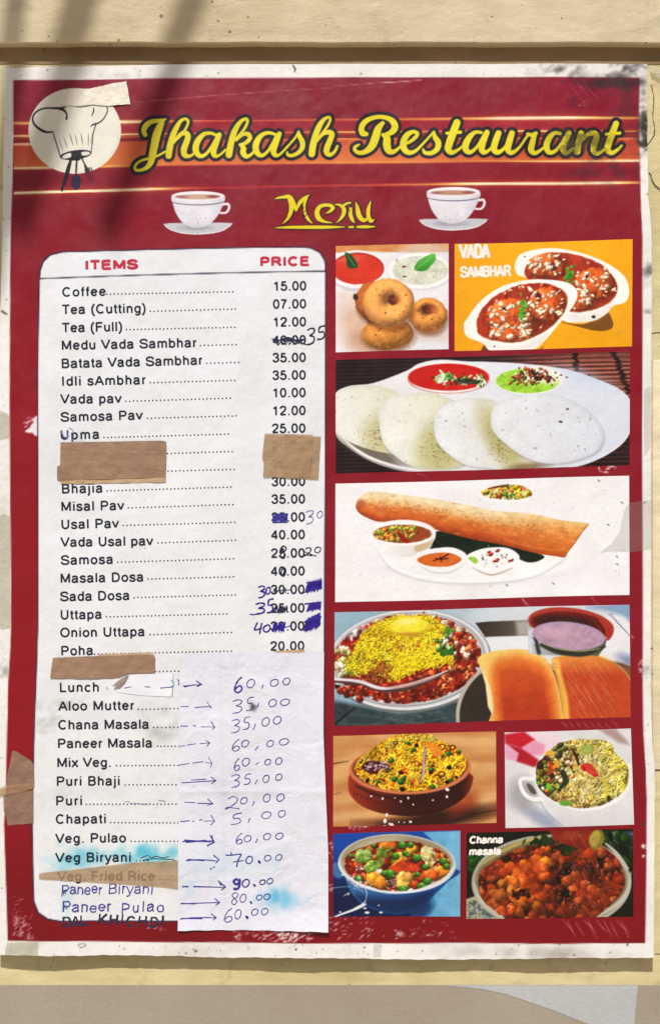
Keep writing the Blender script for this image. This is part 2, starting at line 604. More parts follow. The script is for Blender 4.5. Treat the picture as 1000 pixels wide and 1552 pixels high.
# packing tape: brown, glossy, slightly see-through where thin
def tape_mat(name, c, through, rough=0.24, fib=0.17, tint=(1, 0.93, 0.82)):
    m, nt, b = new_mat(name)
    p = pos(nt)
    n = noise(nt, pos(nt, (1, 1, 3)), 90, 5, 0.6)
    c = L(c)
    col = ramp(nt, n, [(0.28, tuple(v * (1 - fib) for v in c)), (0.7, tuple(v * (1 + fib) for v in c))])
    fleck = noise(nt, p, 800, 2)
    col = mix(nt, 1.0, col, ramp(nt, fleck, [(0.3, (0.9, 0.9, 0.9)), (0.7, (1.04, 1.04, 1.04))]), 'MULTIPLY')
    nt.links.new(col, b.inputs['Base Color'])
    rr = ramp(nt, noise(nt, p, 60, 4), [(0.3, (rough,) * 3), (0.7, (rough + 0.2,) * 3)])
    nt.links.new(rr, b.inputs['Roughness'])
    nb = bump(nt, noise(nt, p, 90, 4, 0.6, 1.5), 0.6, 0.0012, None)
    bump(nt, noise(nt, pos(nt, (0.25, 1, 1.4)), 420, 3), 0.3, 0.0003, b, nb)
    if through > 0:
        tr = nt.nodes.new('ShaderNodeBsdfTransparent')
        tr.inputs[0].default_value = (*tint, 1)
        ms = nt.nodes.new('ShaderNodeMixShader')
        ms.inputs[0].default_value = through
        nt.links.new(b.outputs[0], ms.inputs[1])
        nt.links.new(tr.outputs[0], ms.inputs[2])
        nt.links.new(ms.outputs[0], nt.nodes['Material Output'].inputs[0])
    return m
m_brown = tape_mat('brown_packing_tape', (150, 120, 98), 0.0)
m_brown_light = tape_mat('tan_packing_tape', (188, 160, 126), 0.0)
m_brown_thin = tape_mat('thin_tan_tape', (176, 146, 112), 0.42)
m_price_tape = tape_mat('crumpled_tan_tape', (172, 142, 110), 0.22)
m_brown_thin2 = tape_mat('thin_brown_tape', (156, 128, 110), 0.30)
m_mask = tape_mat('cream_paper_tape', (224, 219, 205), 0.0, 0.55, 0.05)
m_clear = tape_mat('yellowed_clear_tape', (206, 202, 184), 0.45, 0.22, 0.05, (0.97, 0.96, 0.92))
m_clear_grey = tape_mat('greyed_clear_tape', (190, 188, 184), 0.88, 0.25, 0.05, (0.93, 0.93, 0.92))

m_paper, nt, b = new_mat('ruled_paper')
at = nt.nodes.new('ShaderNodeVertexColor'); at.layer_name = 'Col'
p = pos(nt)
c = mix(nt, 1.0, at.outputs[0], ramp(nt, noise(nt, p, 60, 6, 0.65), [(0.3, (0.93, 0.93, 0.95)), (0.65, (1, 1, 1))]), 'MULTIPLY')
nt.links.new(c, b.inputs['Base Color'])
b.inputs['Roughness'].default_value = 0.38
nb = bump(nt, noise(nt, p, 40, 4, 0.55, 0.8), 0.5, 0.003, None)
bump(nt, noise(nt, p, 900, 2), 0.15, 0.0001, b, nb)

# ------------------------------------------------------------------ the wall
def box(name, x0, y0, x1, y1, h0, h1, mat, kind=None, nx=40, wob=0.0, bev=0.0):
    """a slab between wall pixels, front face at height h1; its lower and upper front edges rounded, slightly uneven"""
    prof = []
    if bev > 0:
        for a in range(0, 91, 15):
            t = math.radians(a)
            prof.append((y0 + bev - bev * math.cos(t), h1 - bev + bev * math.sin(t)))
        for a in range(90, -1, -15):
            t = math.radians(a)
            prof.append((y1 - bev + bev * math.cos(t), h1 - bev + bev * math.sin(t)))
        prof = [(y0, h0)] + prof + [(y1, h0)]
    else:
        prof = [(y0, h0), (y0, h1), (y1, h1), (y1, h0)]
    xs = np.linspace(x0, x1, nx)
    V = []
    for i, x in enumerate(xs):
        w = wob * (math.sin(x / 37.0) + 0.6 * math.sin(x / 13.0 + 1))
        for (yy, hh) in prof:
            V.append(((x - CX) * S, -hh * S, (CY - yy - (w if yy != y0 else 0)) * S))
    k = len(prof)
    F = []
    for i in range(nx - 1):
        for j in range(k - 1):
            F.append((i * k + j, (i + 1) * k + j, (i + 1) * k + j + 1, i * k + j + 1))
    V = np.array(V)
    o = mesh_from(name, V, np.array(F)[:, ::-1], mat, smooth=bev > 0)
    if kind:
        tag(o, kind=kind)
    return o
wall = box('wall', -900, -700, 2000, 1494, -60, 0, m_wall, 'structure')
BE = 15.0
kb = 1 - BE / CAMD
beam_y = CY + (65 - CY) * kb
box('beam', -900, -700, 2000, beam_y, 0, BE, m_beam, 'structure', nx=220, wob=0.45, bev=2.4)
rs = box('shaded_grime_strip', -900, beam_y - 4, 2000, 97, 0, 1.0, m_recess, None, nx=120, wob=0.3)  # brown grime plus the beam's shadow, put into the strip's colour
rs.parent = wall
panel = box('lower_panel', -900, 1492.5, 2000, 2500, -40, 1.2, m_grey, 'structure')
V = on_wall(np.array([690, 800, 860, 1000, 965, 905, 820, 770, 730]) * 1.0, np.array([1493, 1493, 1493, 1493, 1493, 1493, 1493, 1493, 1493]) * 1.0, 1.3)
patch_pts = [(672, 1493.2), (966, 1493.2), (963, 1520), (960, 1560), (957, 1640), (950, 1700), (1010, 1700), (960, 1640), (905, 1556), (840, 1533), (768, 1505), (730, 1498)]
patch_pts = [(672, 1493.4), (966, 1493.4), (963, 1520), (960, 1560), (956, 1640), (940, 1600), (905, 1560), (888, 1551), (840, 1532), (800, 1518), (768, 1507), (730, 1499)]  # outline of a paler grey polygon on the lower panel
P = np.array(patch_pts, float)
Vv = on_wall(P[:, 0], P[:, 1], 1.7)
c = Vv.mean(0)
me = bpy.data.meshes.new('pale_patch')
me.from_pydata([tuple(v) for v in Vv], [], [tuple(range(len(P)))[::-1]])
me.materials.append(m_pale)
po = bpy.data.objects.new('pale_patch', me)
COL.objects.link(po)
po.parent = panel
# ground far below, so that the wall's foot and the light that comes off it are real
m_ground, nt, b = new_mat('dusty_concrete')
nt.links.new(ramp(nt, noise(nt, pos(nt), 9, 6), [(0.3, (0.30, 0.23, 0.16)), (0.7, (0.42, 0.34, 0.24))]), b.inputs['Base Color'])
b.inputs['Roughness'].default_value = 0.9
mesh_from('ground', np.array([(-30, -30, -1.25), (30, -30, -1.25), (30, 1, -1.25), (-30, 1, -1.25)]), np.array([(0, 1, 2, 3)]), m_ground)['kind'] = 'structure'

# dirt lines and cracks on the wall beside the poster
def wig(pts, w, amp=1.0, n=7, seed=3):
    r = random.Random(seed)
    P = catmull(pts, n)
    P = P + np.array([[r.uniform(-amp, amp), r.uniform(-amp, amp)] for _ in P])
    return (P, [max(0.2, w * r.uniform(0.5, 1.5)) for _ in P])
cr = [wig([(986, 128), (990, 150), (989, 175), (991, 200), (986, 212), (980, 220)], 1.1, 0.8, 7, 1),
      wig([(984, 262), (988, 275), (994, 283), (1000, 287), (1010, 290)], 1.8, 1.0, 7, 2),
      wig([(986, 505), (1000, 504), (1012, 505)], 0.8, 0.5, 6, 3),
      wig([(986, 984), (992, 979), (1000, 979), (1008, 982)], 1.2, 0.7, 6, 4),
      wig([(987, 1020), (993, 1024), (1000, 1018), (1006, 1020)], 1.2, 0.7, 6, 5),
      wig([(990, 1163), (996, 1166), (1004, 1165)], 2.6, 1.2, 6, 6),
      wig([(992, 1446), (1000, 1446), (1012, 1446)], 1.0, 0.5, 6, 7),
      wig([(880, 91), (900, 89), (925, 90), (940, 92)], 1.2, 1.6, 9, 10),
      wig([(-5, 540), (1, 600), (0, 680)], 1.0, 0.6, 9, 11)]
V, F = ribbons(cr, on_wall, 0.5)
o = mesh_from('dirt_line', V, F, m_soot)
o.parent = wall
tag(o, kind='stuff')
# small raised plaster step at the right of the poster
st = box('plaster_step', 988, 546, 1400, 1166, 0, 2.2, m_wall_light, 'structure', bev=0.9)

# unseen poles added out of frame, placed and shaped to throw the slanting soft shadows
m_pole, nt, b = new_mat('unseen_shadow_pole')
nt.links.new(ramp(nt, noise(nt, pos(nt, (4, 4, 1)), 40, 4), [(0.3, (0.16, 0.12, 0.07)), (0.7, (0.3, 0.24, 0.14))]), b.inputs['Base Color'])
def shadow_pole(p0, p1, t0, t1, r0, r1):
    """a pole whose shadow runs on the wall from pixel p0 to p1; t0, t1 its distances (m) towards the sun"""
    a = Vector(on_wall(p0[0], p0[1])) + SUN_DIR * t0
    c = Vector(on_wall(p1[0], p1[1])) + SUN_DIR * t1
    n, k = 14, 10
    ax = (c - a).normalized()
    q = ax.to_track_quat('Z', 'Y')
    V, F = [], []
    for i in range(n + 1):
        f = i / n
        r = r0 + (r1 - r0) * f
        r *= 1.08 if i % 4 == 0 else 1
        o = a.lerp(c, f)
        for j in range(k):
            t = 2 * math.pi * j / k
            V.append(o + q @ Vector((r * math.cos(t), r * math.sin(t), 0)))
    for i in range(n):
        for j in range(k):
            F.append((i * k + j, i * k + (j + 1) % k, (i + 1) * k + (j + 1) % k, (i + 1) * k + j))
    o = mesh_from('unseen_shadow_pole', np.array([tuple(v) for v in V]), np.array(F), m_pole)
    return tag(o, kind='structure')
shadow_pole((446, -330), (168, 350), 0.55, 1.7, 0.0088, 0.0085)
shadow_pole((250, -330), (34, 330), 0.8, 1.5, 0.009, 0.012)
shadow_pole((75, -330), (-14, 452), 1.0, 1.3, 0.006, 0.010)
# ------------------------------------------------------------------ the poster's printed ground (canvas in photograph pixels)
PR = 1.25
pc = Canvas(-24, 88, 1.0, 1030, 1380, PR, (232, 231, 230))       # oy=88: canvas y = photo y - 88
def pp(pts): return [(x + 24, y - 88) + tuple(r) for x, y, *r in pts]
pc.mult(0.02, 60, 5)
# thin transparent border dirt
red_field = [(21, 122), (130, 120.5), (250, 119), (500, 117.2), (750, 117), (968.5, 117.5),
             (968, 200), (970, 300), (972.5, 360), (973, 560), (973, 800), (973, 1040), (974.5, 1110), (978, 1165), (979.5, 1210), (979, 1300), (977, 1429.6),
             (750, 1430), (500, 1429.5), (300, 1428.5), (100, 1426.5), (12.5, 1425.5),
             (10, 1340), (7, 1250), (10, 1190), (12.5, 1040), (15, 1000), (17, 950), (16.5, 800), (16, 700), (15.5, 560), (15.5, 420), (16, 360), (18.4, 290), (20, 250), (21, 180)]
def redfn(X, Y):
    y = Y + 88 + X * 0
    x = X - 24 + Y * 0
    c = np.array([138, 22, 40], np.float32) + 0 * x[..., None]
    c = c + (np.array([136, 26, 50]) - c) * np.clip((420 - y) / 300, 0, 1)[..., None]
    c = c + (np.array([148, 22, 36]) - c) * (np.clip((120 - x) / 120, 0, 1) * np.clip((y - 420) / 100, 0, 1))[..., None]
    c = c + (np.array([126, 14, 28]) - c) * np.clip((y - 1150) / 200, 0, 1)[..., None]
    return c
pc.poly(pp(red_field), redfn, soft=1.2, smooth=False, tex=(90, 0.05, 3))
# light streaks across the head: y at left, y at right, thickness, brightness profile
def streaks():
    g = pc.win(21 + 24, 165 - 88, 969 + 24, 300 - 88)
    sl, X, Y = g
    x = X - 24 + Y * 0
    y = Y + 88 + X * 0
    a = pc.a[sl]
    inside = np.clip((x - 20.8) * 1.2, 0, 1) * np.clip((969 - x) * 1.2, 0, 1)
    def yl(y0, ym, y1):      # gently bent line through left, middle, right
        t = (x - 20) / 950
        return y0 * (1 - t) * (1 - 2 * t) + 4 * ym * t * (1 - t) + y1 * t * (2 * t - 1)
    # orange band
    top, bot = yl(219, 211, 210), yl(255, 247, 243.5)
    band = np.clip((y - top), 0, 1) * np.clip((bot - y), 0, 1) * inside
    hot = np.exp(-((x - 190) / 150) ** 2) + 0.9 * np.exp(-((x - 560) / 190) ** 2)
    v = np.clip((y - top) / (bot - top), 0, 1)
    bc = np.array([184, 62, 40]) + (np.array([226, 132, 72]) - np.array([184, 62, 40])) * (np.clip(hot * 0.55 + 0.65 * v - 0.1, 0, 1))[..., None]
    a += (bc - a) * (band * 0.95)[..., None]
    # darker red stripe over the band
    m = np.clip(y - yl(209, 203, 203), 0, 1) * np.clip(top - y, 0, 1) * inside
    a += (np.array([126, 26, 40]) - a) * (m * 0.8)[..., None]
    m = np.clip(y - yl(186.5, 181, 178), 0, 1) * np.clip(yl(207, 200, 199) - y, 0, 1) * inside
    a += (np.array([160, 30, 50]) - a) * (m * 0.75)[..., None]
    def line(y0, ym, y1, w, glow, lo, hi, hots):
        yy = yl(y0, ym, y1)
        h = 0
        for hx, hw, hv in hots:
            h = h + hv * np.exp(-((x - hx) / hw) ** 2)
        h = np.clip(h, 0, 1)
        ww = w * (0.8 + 0.6 * h)
        core = np.clip(ww / 2 + 0.6 - np.abs(y - yy), 0, 1) * inside
        cc = np.array(lo) + (np.array(hi) - np.array(lo)) * np.clip(h * 1.2, 0, 1)[..., None]
        cc = cc + (np.array([255, 246, 214]) - cc) * np.clip(h * 2 - 1.1, 0, 1)[..., None]
        gl = np.exp(-np.abs(y - yy) / (glow * (0.4 + h))) * 0.55 * h * inside
        a[...] += (np.array([238, 130, 60]) - a) * gl[..., None]
        a[...] += (cc - a) * core[..., None]
    line(187, 181.5, 178.5, 2.6, 3.5, (206, 80, 60), (246, 200, 100), [(40, 90, .6), (190, 90, .95), (815, 70, 1.25), (940, 60, .5), (700, 160, .45)])
    line(206.5, 200.5, 198.5, 1.8, 2.5, (226, 124, 64), (246, 196, 96), [(30, 90, .8), (200, 70, .8), (810, 90, .8), (560, 100, .7), (950, 50, .3)])
    line(211, 204.5, 203.5, 1.0, 1, (170, 60, 50), (226, 150, 80), [(200, 90, .6)])
    line(219, 211, 210, 1.6, 2, (218, 104, 62), (244, 180, 90), [(40, 90, .9), (560, 160, .5), (900, 120, .6)])
    line(255, 247, 243.5, 1.9, 2.5, (214, 104, 64), (248, 200, 96), [(40, 90, .95), (180, 80, .5), (560, 140, .5), (860, 120, .8), (960, 40, .6)])
    line(292.5, 281.5, 277, 2.4, 3, (188, 48, 52), (250, 206, 96), [(60, 110, 1.0), (215, 60, .9), (120, 60, .3), (820, 100, 1.2), (720, 150, .55), (930, 60, .5)])
streaks()

# red halos on wood grain, scratches, peeled ink, soot: wear on the print
def scratch(x0, y0, x1, y1, w=0.8, a=0.6, c=(226, 190, 190)):
    m = ((x0 + x1) / 2 + rnd.uniform(-2, 2), (y0 + y1) / 2 + rnd.uniform(-2, 2))
    pc.stroke(pp([(x0, y0, w * 0.6), (m[0], m[1], w), (x1, y1, w * 0.4)]), c, soft=0.9, alpha=a)
def peel(x0, y0, x1, y1, n, seed, ang=-0.5, L=10, w=1.6, cvs=None, c=(236, 226, 226)):
    r = random.Random(seed)
    for _ in range(n):
        x, y = r.uniform(x0, x1), r.uniform(y0, y1)
        a = ang + r.uniform(-0.5, 0.5)
        l = L * r.uniform(0.2, 1.0)
        pts = [(x, y, w * r.uniform(0.2, 0.7)), (x + l * math.cos(a) * .5, y + l * math.sin(a) * .5 + r.uniform(-1, 1), w * r.uniform(0.4, 1.3)), (x + l * math.cos(a), y + l * math.sin(a), 0.3)]
        tgt = cvs or pc
        if tgt is pc:
            pts = pp(pts)
        tgt.stroke(pts, c, soft=0.8, alpha=r.uniform(0.35, 0.95))
peel(352, 1408, 392, 1426, 20, 1, -0.4, 14)
peel(390, 1408, 470, 1427, 50, 2, -0.35, 16, 1.8)
peel(415, 1410, 450, 1428, 36, 3, -0.9, 10, 2.4)
peel(495, 1385, 560, 1425, 42, 4, -0.5, 12, 1.2)
peel(560, 1395, 690, 1424, 24, 5, -0.4, 7, 1.0)
peel(596, 1408, 668, 1420, 28, 6, -0.15, 9, 1.3)
peel(496, 1275, 506, 1300, 10, 7, 0.2, 10, 1.6)
peel(496, 1340, 506, 1352, 8, 8, -0.2, 12, 1.6)
peel(18, 1360, 34, 1420, 30, 9, -0.3, 8, 1.2, c=(190, 140, 145))
peel(20, 1388, 50, 1424, 60, 10, -0.9, 8, 2.2, c=(196, 150, 152))
peel(222, 1398, 243, 1412, 8, 11, -0.5, 16, 1.6, c=(214, 180, 210))
peel(528, 1245, 560, 1256, 30, 12, 0.9, 5, 1.5)
peel(972, 1282, 979, 1288, 10, 13, -0.8, 6, 2.2)
peel(972, 1296, 979, 1301, 6, 14, -0.8, 5, 2.0)
peel(967, 1000, 972, 1018, 16, 15, 1.4, 8, 1.8)
peel(955, 960, 962, 972, 8, 16, 1.2, 4, 1.2, c=(226, 150, 120))
peel(905, 705, 928, 716, 10, 17, 0.3, 9, 2.0)
peel(520, 1230, 545, 1256, 6, 18, 0.3, 3, 1.5)
for k in range(10):
    x = 852 + k * 10 + rnd.uniform(-3, 3)
    y = 1394 + rnd.uniform(-2, 4)
    scratch(x, y, x + rnd.uniform(12, 20), y + rnd.uniform(18, 32), 1.0, 0.8, (220, 150, 156))
for k in range(8):
    x = 850 + k * 11
    scratch(x, 1094, x + 9, 1104, 0.9, 0.7, (220, 150, 156))
for (x0, y0, x1, y1, w, a) in [(640, 121, 560, 126, 1.4, 0.8), (565, 126, 505, 131, 1.0, 0.5), (500, 133, 196, 156, 0.9, 0.5), (230, 153, 320, 146, 0.7, 0.35),
                              (872, 122, 890, 145, 0.7, 0.5), (880, 119, 905, 150, 0.7, 0.5), (888, 152, 878, 162, 0.8, 0.5), (876, 160, 890, 158, 0.6, 0.5), (893, 120, 915, 146, 0.6, 0.4),
                              (862, 128, 884, 156, 0.7, 0.35), (790, 905, 802, 919, 1.6, 0.8), (632, 718, 648, 726, 0.8, 0.5), (895, 905, 906, 917, 1.0, 0.6), (20, 1325, 60, 1322, 0.6, 0.25)]:
    scratch(x0, y0, x1, y1, w, a)
# torn white nick at the left of the table
pc.poly(pp([(38, 654), (46, 648), (52, 640), (49, 636), (57, 630), (62, 628), (62, 664), (54, 660), (50, 656), (44, 656)]), (232, 232, 236), smooth=False)
peel(36, 634, 58, 652, 26, 19, -0.35, 12, 1.4, c=(222, 190, 200))
# soot smears in the upper right corner and grime along the white border
BLOT = noise2(1380, 1040, 16, 77, 5, 0.7)
def smear(x0, y0, x1, y1, n, seed, size=7, a=0.12, c=(52, 46, 44)):
    r = random.Random(seed)
    for _ in range(int(n * 1.9)):
        x, y = r.gauss((x0 + x1) / 2, (x1 - x0) / 3.2), r.gauss((y0 + y1) / 2, (y1 - y0) / 3.2)
        k = BLOT[int(min(max(y - 88, 0), 1379)), int(min(max(x + 24, 0), 1039))]
        if k < 0.47:
            continue
        s = size * r.uniform(0.15, 1.0)
        pc.ell(x + 24, y - 88, s * r.uniform(0.6, 1.6), s * r.uniform(0.4, 1.0), c, rot=r.uniform(-0.8, 0.5), soft=s * 0.9, alpha=a * r.uniform(0.4, 1.6))
smear(885, 115, 968, 135, 120, 1, 9, 0.12)
smear(930, 105, 980, 260, 130, 2, 8, 0.08)
smear(862, 235, 945, 275, 120, 3, 8, 0.07)
smear(870, 195, 925, 235, 70, 4, 8, 0.06)
smear(815, 98, 885, 112, 90, 5, 5, 0.11)
smear(930, 95, 972, 110, 90, 6, 5, 0.13)
smear(968, 150, 982, 230, 130, 7, 5, 0.17)
smear(966, 206, 986, 222, 70, 8, 4, 0.35)
smear(970, 185, 980, 200, 40, 9, 4, 0.3)
smear(866, 128, 874, 158, 40, 20, 3, 0.2)
smear(976, 470, 986, 480, 30, 10, 5, 0.05)
smear(974, 400, 990, 420, 40, 11, 5, 0.10)
smear(972, 1000, 990, 1040, 30, 12, 6, 0.04)
smear(0, 1425, 60, 1450, 60, 13, 9, 0.05, (110, 100, 80))
smear(230, 1430, 420, 1452, 70, 14, 12, 0.03, (110, 105, 95))
smear(700, 1436, 960, 1452, 160, 15, 12, 0.035, (120, 112, 100))
smear(0, 990, 14, 1040, 60, 16, 5, 0.08, (110, 108, 90))
smear(0, 700, 14, 960, 60, 17, 7, 0.06, (130, 126, 104))
smear(130, 108, 260, 118, 30, 18, 6, 0.04)
r_ = random.Random(5)
for _ in range(150):
    e = r_.choice('trblb')
    x = r_.uniform(0, 985) if e in 'tb' else (r_.uniform(974, 986) if e == 'r' else r_.uniform(0, 14))
    y = r_.uniform(100, 118) if e == 't' else (r_.uniform(1431, 1449) if e == 'b' else r_.uniform(110, 1440))
    s = abs(r_.gauss(0, 0.8)) + 0.3
    pc.ell(x + 24, y - 88, s, s * 0.8, jit((90, 84, 72), 24, r_), soft=0.8, alpha=r_.uniform(0.3, 0.9))
for _ in range(420):          # pale specks where the film is pricked
    x, y = r_.uniform(18, 970), r_.uniform(122, 1426)
    pc.ell(x + 24, y - 88, r_.uniform(0.3, 0.8), r_.uniform(0.3, 0.6), (206, 160, 166), soft=0.8, alpha=r_.uniform(0.2, 0.7))
pc.stroke(pp([(444, 99, 2.2), (447, 104, 3), (446, 109, 1)]), (60, 52, 50), soft=1)
pc.stroke(pp([(3, 471, 2.5), (7, 474, 3), (12, 477, 1)]), (52, 44, 34), soft=1)
pc.stroke(pp([(118, 1432, 1.2), (126, 1430, 1), (131, 1433, 1), (124, 1436, 1.2), (120, 1434, .8)]), (90, 90, 92), soft=1)
pc.ell(950 + 24, 1432 - 88, 1.6, 1.6, (60, 58, 60))
pc.ell(552 + 24, 1436 - 88, 1.6, 1.2, (150, 40, 50))
pc.ell(975 + 24, 1250 - 88, 2.2, 2.4, (70, 72, 80))
pc.stroke(pp([(867, 518, 2), (866, 532, 6), (868, 548, 3)]), (96, 40, 36), soft=2, alpha=0.7)

# ---------------- price table ground
TB = [(59, 425), (60.5, 408), (65, 395), (75, 385.5), (92, 381.2), (160, 379.3), (240, 377.2), (350, 375), (450, 373.6), (472, 375), (486, 382), (493, 394), (494.5, 412),
      (494.3, 560), (493.6, 700), (493, 850), (492.6, 985), (492.5, 1397), (270, 1397.2), (92, 1397.2), (72, 1393.5), (58, 1384), (51.5, 1368), (50.3, 1340), (48.6, 1250), (50.3, 1175), (52.2, 1090), (54.5, 1030), (56.8, 950), (57, 700), (57, 560)]
P_ = pp(TB)
pc.poly(P_, (44, 24, 60), soft=1.0, smooth=False)
Q = np.array(P_)
cen = np.array([276 + 24, 890 - 88])
ins = [tuple(q - np.sign(q - cen) * np.array([1.8, 1.8])) for q in Q]
pc.poly(ins, vgrad(380 - 88, (228, 232, 240), 1390 - 88, (226, 229, 234)), soft=1.0, smooth=False, tex=(50, 0.015, 9))
pc.stroke(pp([(60, 422.2, 1.9), (150, 419.2, 1.9), (240, 416.3, 1.9), (340, 413.8, 1.9), (440, 411.9, 1.9), (494, 411.2, 1.9)]), (36, 28, 56), soft=0.9)
# stains on the table: grey rubs, blue dye
smear(60, 1060, 130, 1080, 60, 31, 8, 0.03, (120, 130, 110))
smear(220, 1075, 270, 1120, 140, 32, 9, 0.04, (120, 132, 112))
smear(55, 1075, 90, 1110, 60, 33, 7, 0.05, (120, 130, 120))
smear(60, 1190, 110, 1225, 60, 34, 8, 0.03, (150, 150, 140))
smear(60, 1160, 260, 1230, 90, 35, 12, 0.02, (140, 145, 130))
smear(85, 1283, 140, 1318, 170, 36, 9, 0.07, (92, 190, 214))
smear(180, 1284, 268, 1306, 260, 37, 8, 0.09, (84, 188, 210))
smear(120, 1290, 190, 1310, 130, 38, 8, 0.07, (120, 200, 220))
smear(88, 1335, 115, 1390, 90, 39, 8, 0.04, (150, 200, 226))
for _ in range(150):
    x, y = r_.uniform(62, 490), r_.uniform(385, 1390)
    pc.ell(x + 24, y - 88, r_.uniform(0.5, 2.2), r_.uniform(0.4, 1.0), (172, 176, 178), rot=r_.uniform(0, 3), soft=1, alpha=r_.uniform(0.15, 0.55))
smear(85, 655, 120, 672, 40, 40, 6, 0.05, (90, 90, 140))

# ---------------- emblem
EMB = Canvas(20, 110, 0.2, 1000, 1000, 0.4, 0)
def base_from(cv, src):
    sl, X, Y = cv.full()
    cv.a[:] = src.sample(cv.ox + (X + Y * 0) * cv.s, cv.oy + (Y + X * 0) * cv.s)
base_from(EMB, pc)
EMB.ell(469, 441, 351, 324, (228, 226, 216), soft=5, tex=(120, 0.02, 4))
K_ = (38, 34, 44)
EMB.stroke([(405, 350, 14), (405, 310, 12), (370, 275, 22), (300, 268, 14), (230, 272, 12), (175, 300, 12), (150, 345, 12), (165, 395, 16), (215, 435, 20), (260, 450, 16), (300, 446, 10)], K_, soft=4)
EMB.stroke([(405, 262, 5), (380, 262, 12), (345, 270, 6)], K_, soft=4)
EMB.stroke([(300, 446, 6), (330, 540, 8), (360, 640, 8)], K_, soft=4)
EMB.stroke([(710, 258, 8), (716, 290, 8), (690, 345, 8), (650, 380, 10), (610, 392, 12), (590, 405, 6)], K_, soft=4)
EMB.stroke([(630, 388, 8), (610, 450, 7), (600, 540, 6), (592, 600, 6)], K_, soft=4)
EMB.stroke([(608, 265, 5), (612, 290, 10), (598, 326, 6)], K_, soft=4)
for x0, y0, x1, y1, w in [(345, 500, 375, 580, 5), (385, 490, 410, 565, 6), (430, 460, 455, 550, 8), (470, 465, 485, 545, 7), (515, 460, 528, 545, 8), (572, 455, 570, 550, 7), (600, 460, 592, 540, 4)]:
    EMB.stroke([(x0, y0, 2), ((x0 + x1) / 2, (y0 + y1) / 2, w), (x1, y1, 3)], (110, 108, 108), soft=5)
EMB.ell(475, 622, 120, 36, K_, rot=-0.13, soft=3)
EMB.ell(415, 628, 46, 17, (226, 224, 220), rot=-0.3, soft=3)
EMB.ell(545, 612, 40, 15, (226, 224, 220), rot=-0.05, soft=3)
EMB.poly([(440, 600), (510, 595), (530, 640), (500, 665), (440, 665)], K_, smooth=False)
EMB.stroke([(440, 650, 16), (420, 720, 30), (400, 800, 32), (372, 880, 22), (360, 925, 12)], K_, soft=4)
EMB.stroke([(484, 650, 12), (480, 700, 14), (477, 770, 12)], K_, soft=4)
EMB.ell(478, 828, 37, 60, (44, 40, 70), soft=5)
EMB.stroke([(520, 645, 10), (545, 700, 14), (560, 740, 36)], K_, soft=4)
for k in range(4):
    EMB.stroke([(545 + k * 16, 720, 10), (566 + k * 16, 800, 5), (590 + k * 14, 840 - k * 4, 4)], (60, 34, 56), soft=4, alpha=0.85)
EMB.mult(0.02, 90, 8)

# ---------------- cups
def paint_cup(cv, dark_inside):
    W_ = (232, 230, 238)
    cv.poly([(120, 465), (180, 455), (700, 450), (815, 455), (800, 485), (730, 530), (620, 560), (450, 572), (300, 560), (180, 520)], (198, 200, 210), soft=4, smooth=False)
    cv.stroke([(122, 465, 6), (180, 515, 10), (300, 553, 10), (450, 566, 10), (620, 553, 10), (730, 524, 8), (815, 460, 5)], (232, 234, 240), soft=5)
    cv.ell(450, 500, 150, 26, (150, 150, 166), soft=30, alpha=0.7)
    cv.stroke([(715, 270, 22), (770, 262, 26), (782, 305, 26), (750, 350, 22), (690, 352, 20)], W_, soft=4)
    body = [(203, 190), (215, 260), (240, 340), (280, 410), (330, 465), (400, 497), (450, 503), (520, 495), (600, 455), (660, 390), (705, 310), (738, 230), (738, 190), (600, 150), (300, 150)]
    def f(X, Y):
        b = np.array([226, 226, 236], np.float32) + 0 * (X + Y)[..., None]
        k = np.clip((X - 560) / 200, 0, 1) * 0.10 + np.clip((260 - X) / 60, 0, 1) * 0.06 + np.clip((Y - 420) / 90, 0, 1) * 0.10
        return b * (1 - k)[..., None]
    cv.poly(body, f, soft=4, tex=(140, 0.025, 5))
    cv.ell(470, 182, 268, 50, (236, 236, 242), soft=4)
    cv.ell(470, 190, 222, 25, (192, 158, 152), soft=4)
    cv.ell(470, 192, 160, 18, (206, 172, 150) if not dark_inside else (188, 140, 112), soft=20)
    cv.ell(300, 190, 60, 14, (168, 112, 108), soft=14)
    cv.ell(620, 186, 60, 14, (150, 84, 84), soft=14)
    cv.stroke([(212, 245, 6), (300, 262, 8), (450, 272, 9), (600, 266, 9), (700, 250, 8), (732, 236, 5)], (86, 86, 112), soft=5)
CUPS = []
for (ox, oy, dk) in ((230, 270, 0), (616.3, 263.6, 1)):
    cv = Canvas(ox, oy, 0.15, 1000, 667, 0.3, 0)
    base_from(cv, pc)
    paint_cup(cv, dk)
    for _ in range(26):
        x, y = rnd.gauss(430, 110), rnd.gauss(430, 70)
        if y < 300: continue
        cv.ell(x, y, rnd.uniform(3, 9), rnd.uniform(3, 7), (140, 140, 156), soft=5, alpha=rnd.uniform(0.2, 0.7))
    cv.blur(1)
    CUPS.append(cv)

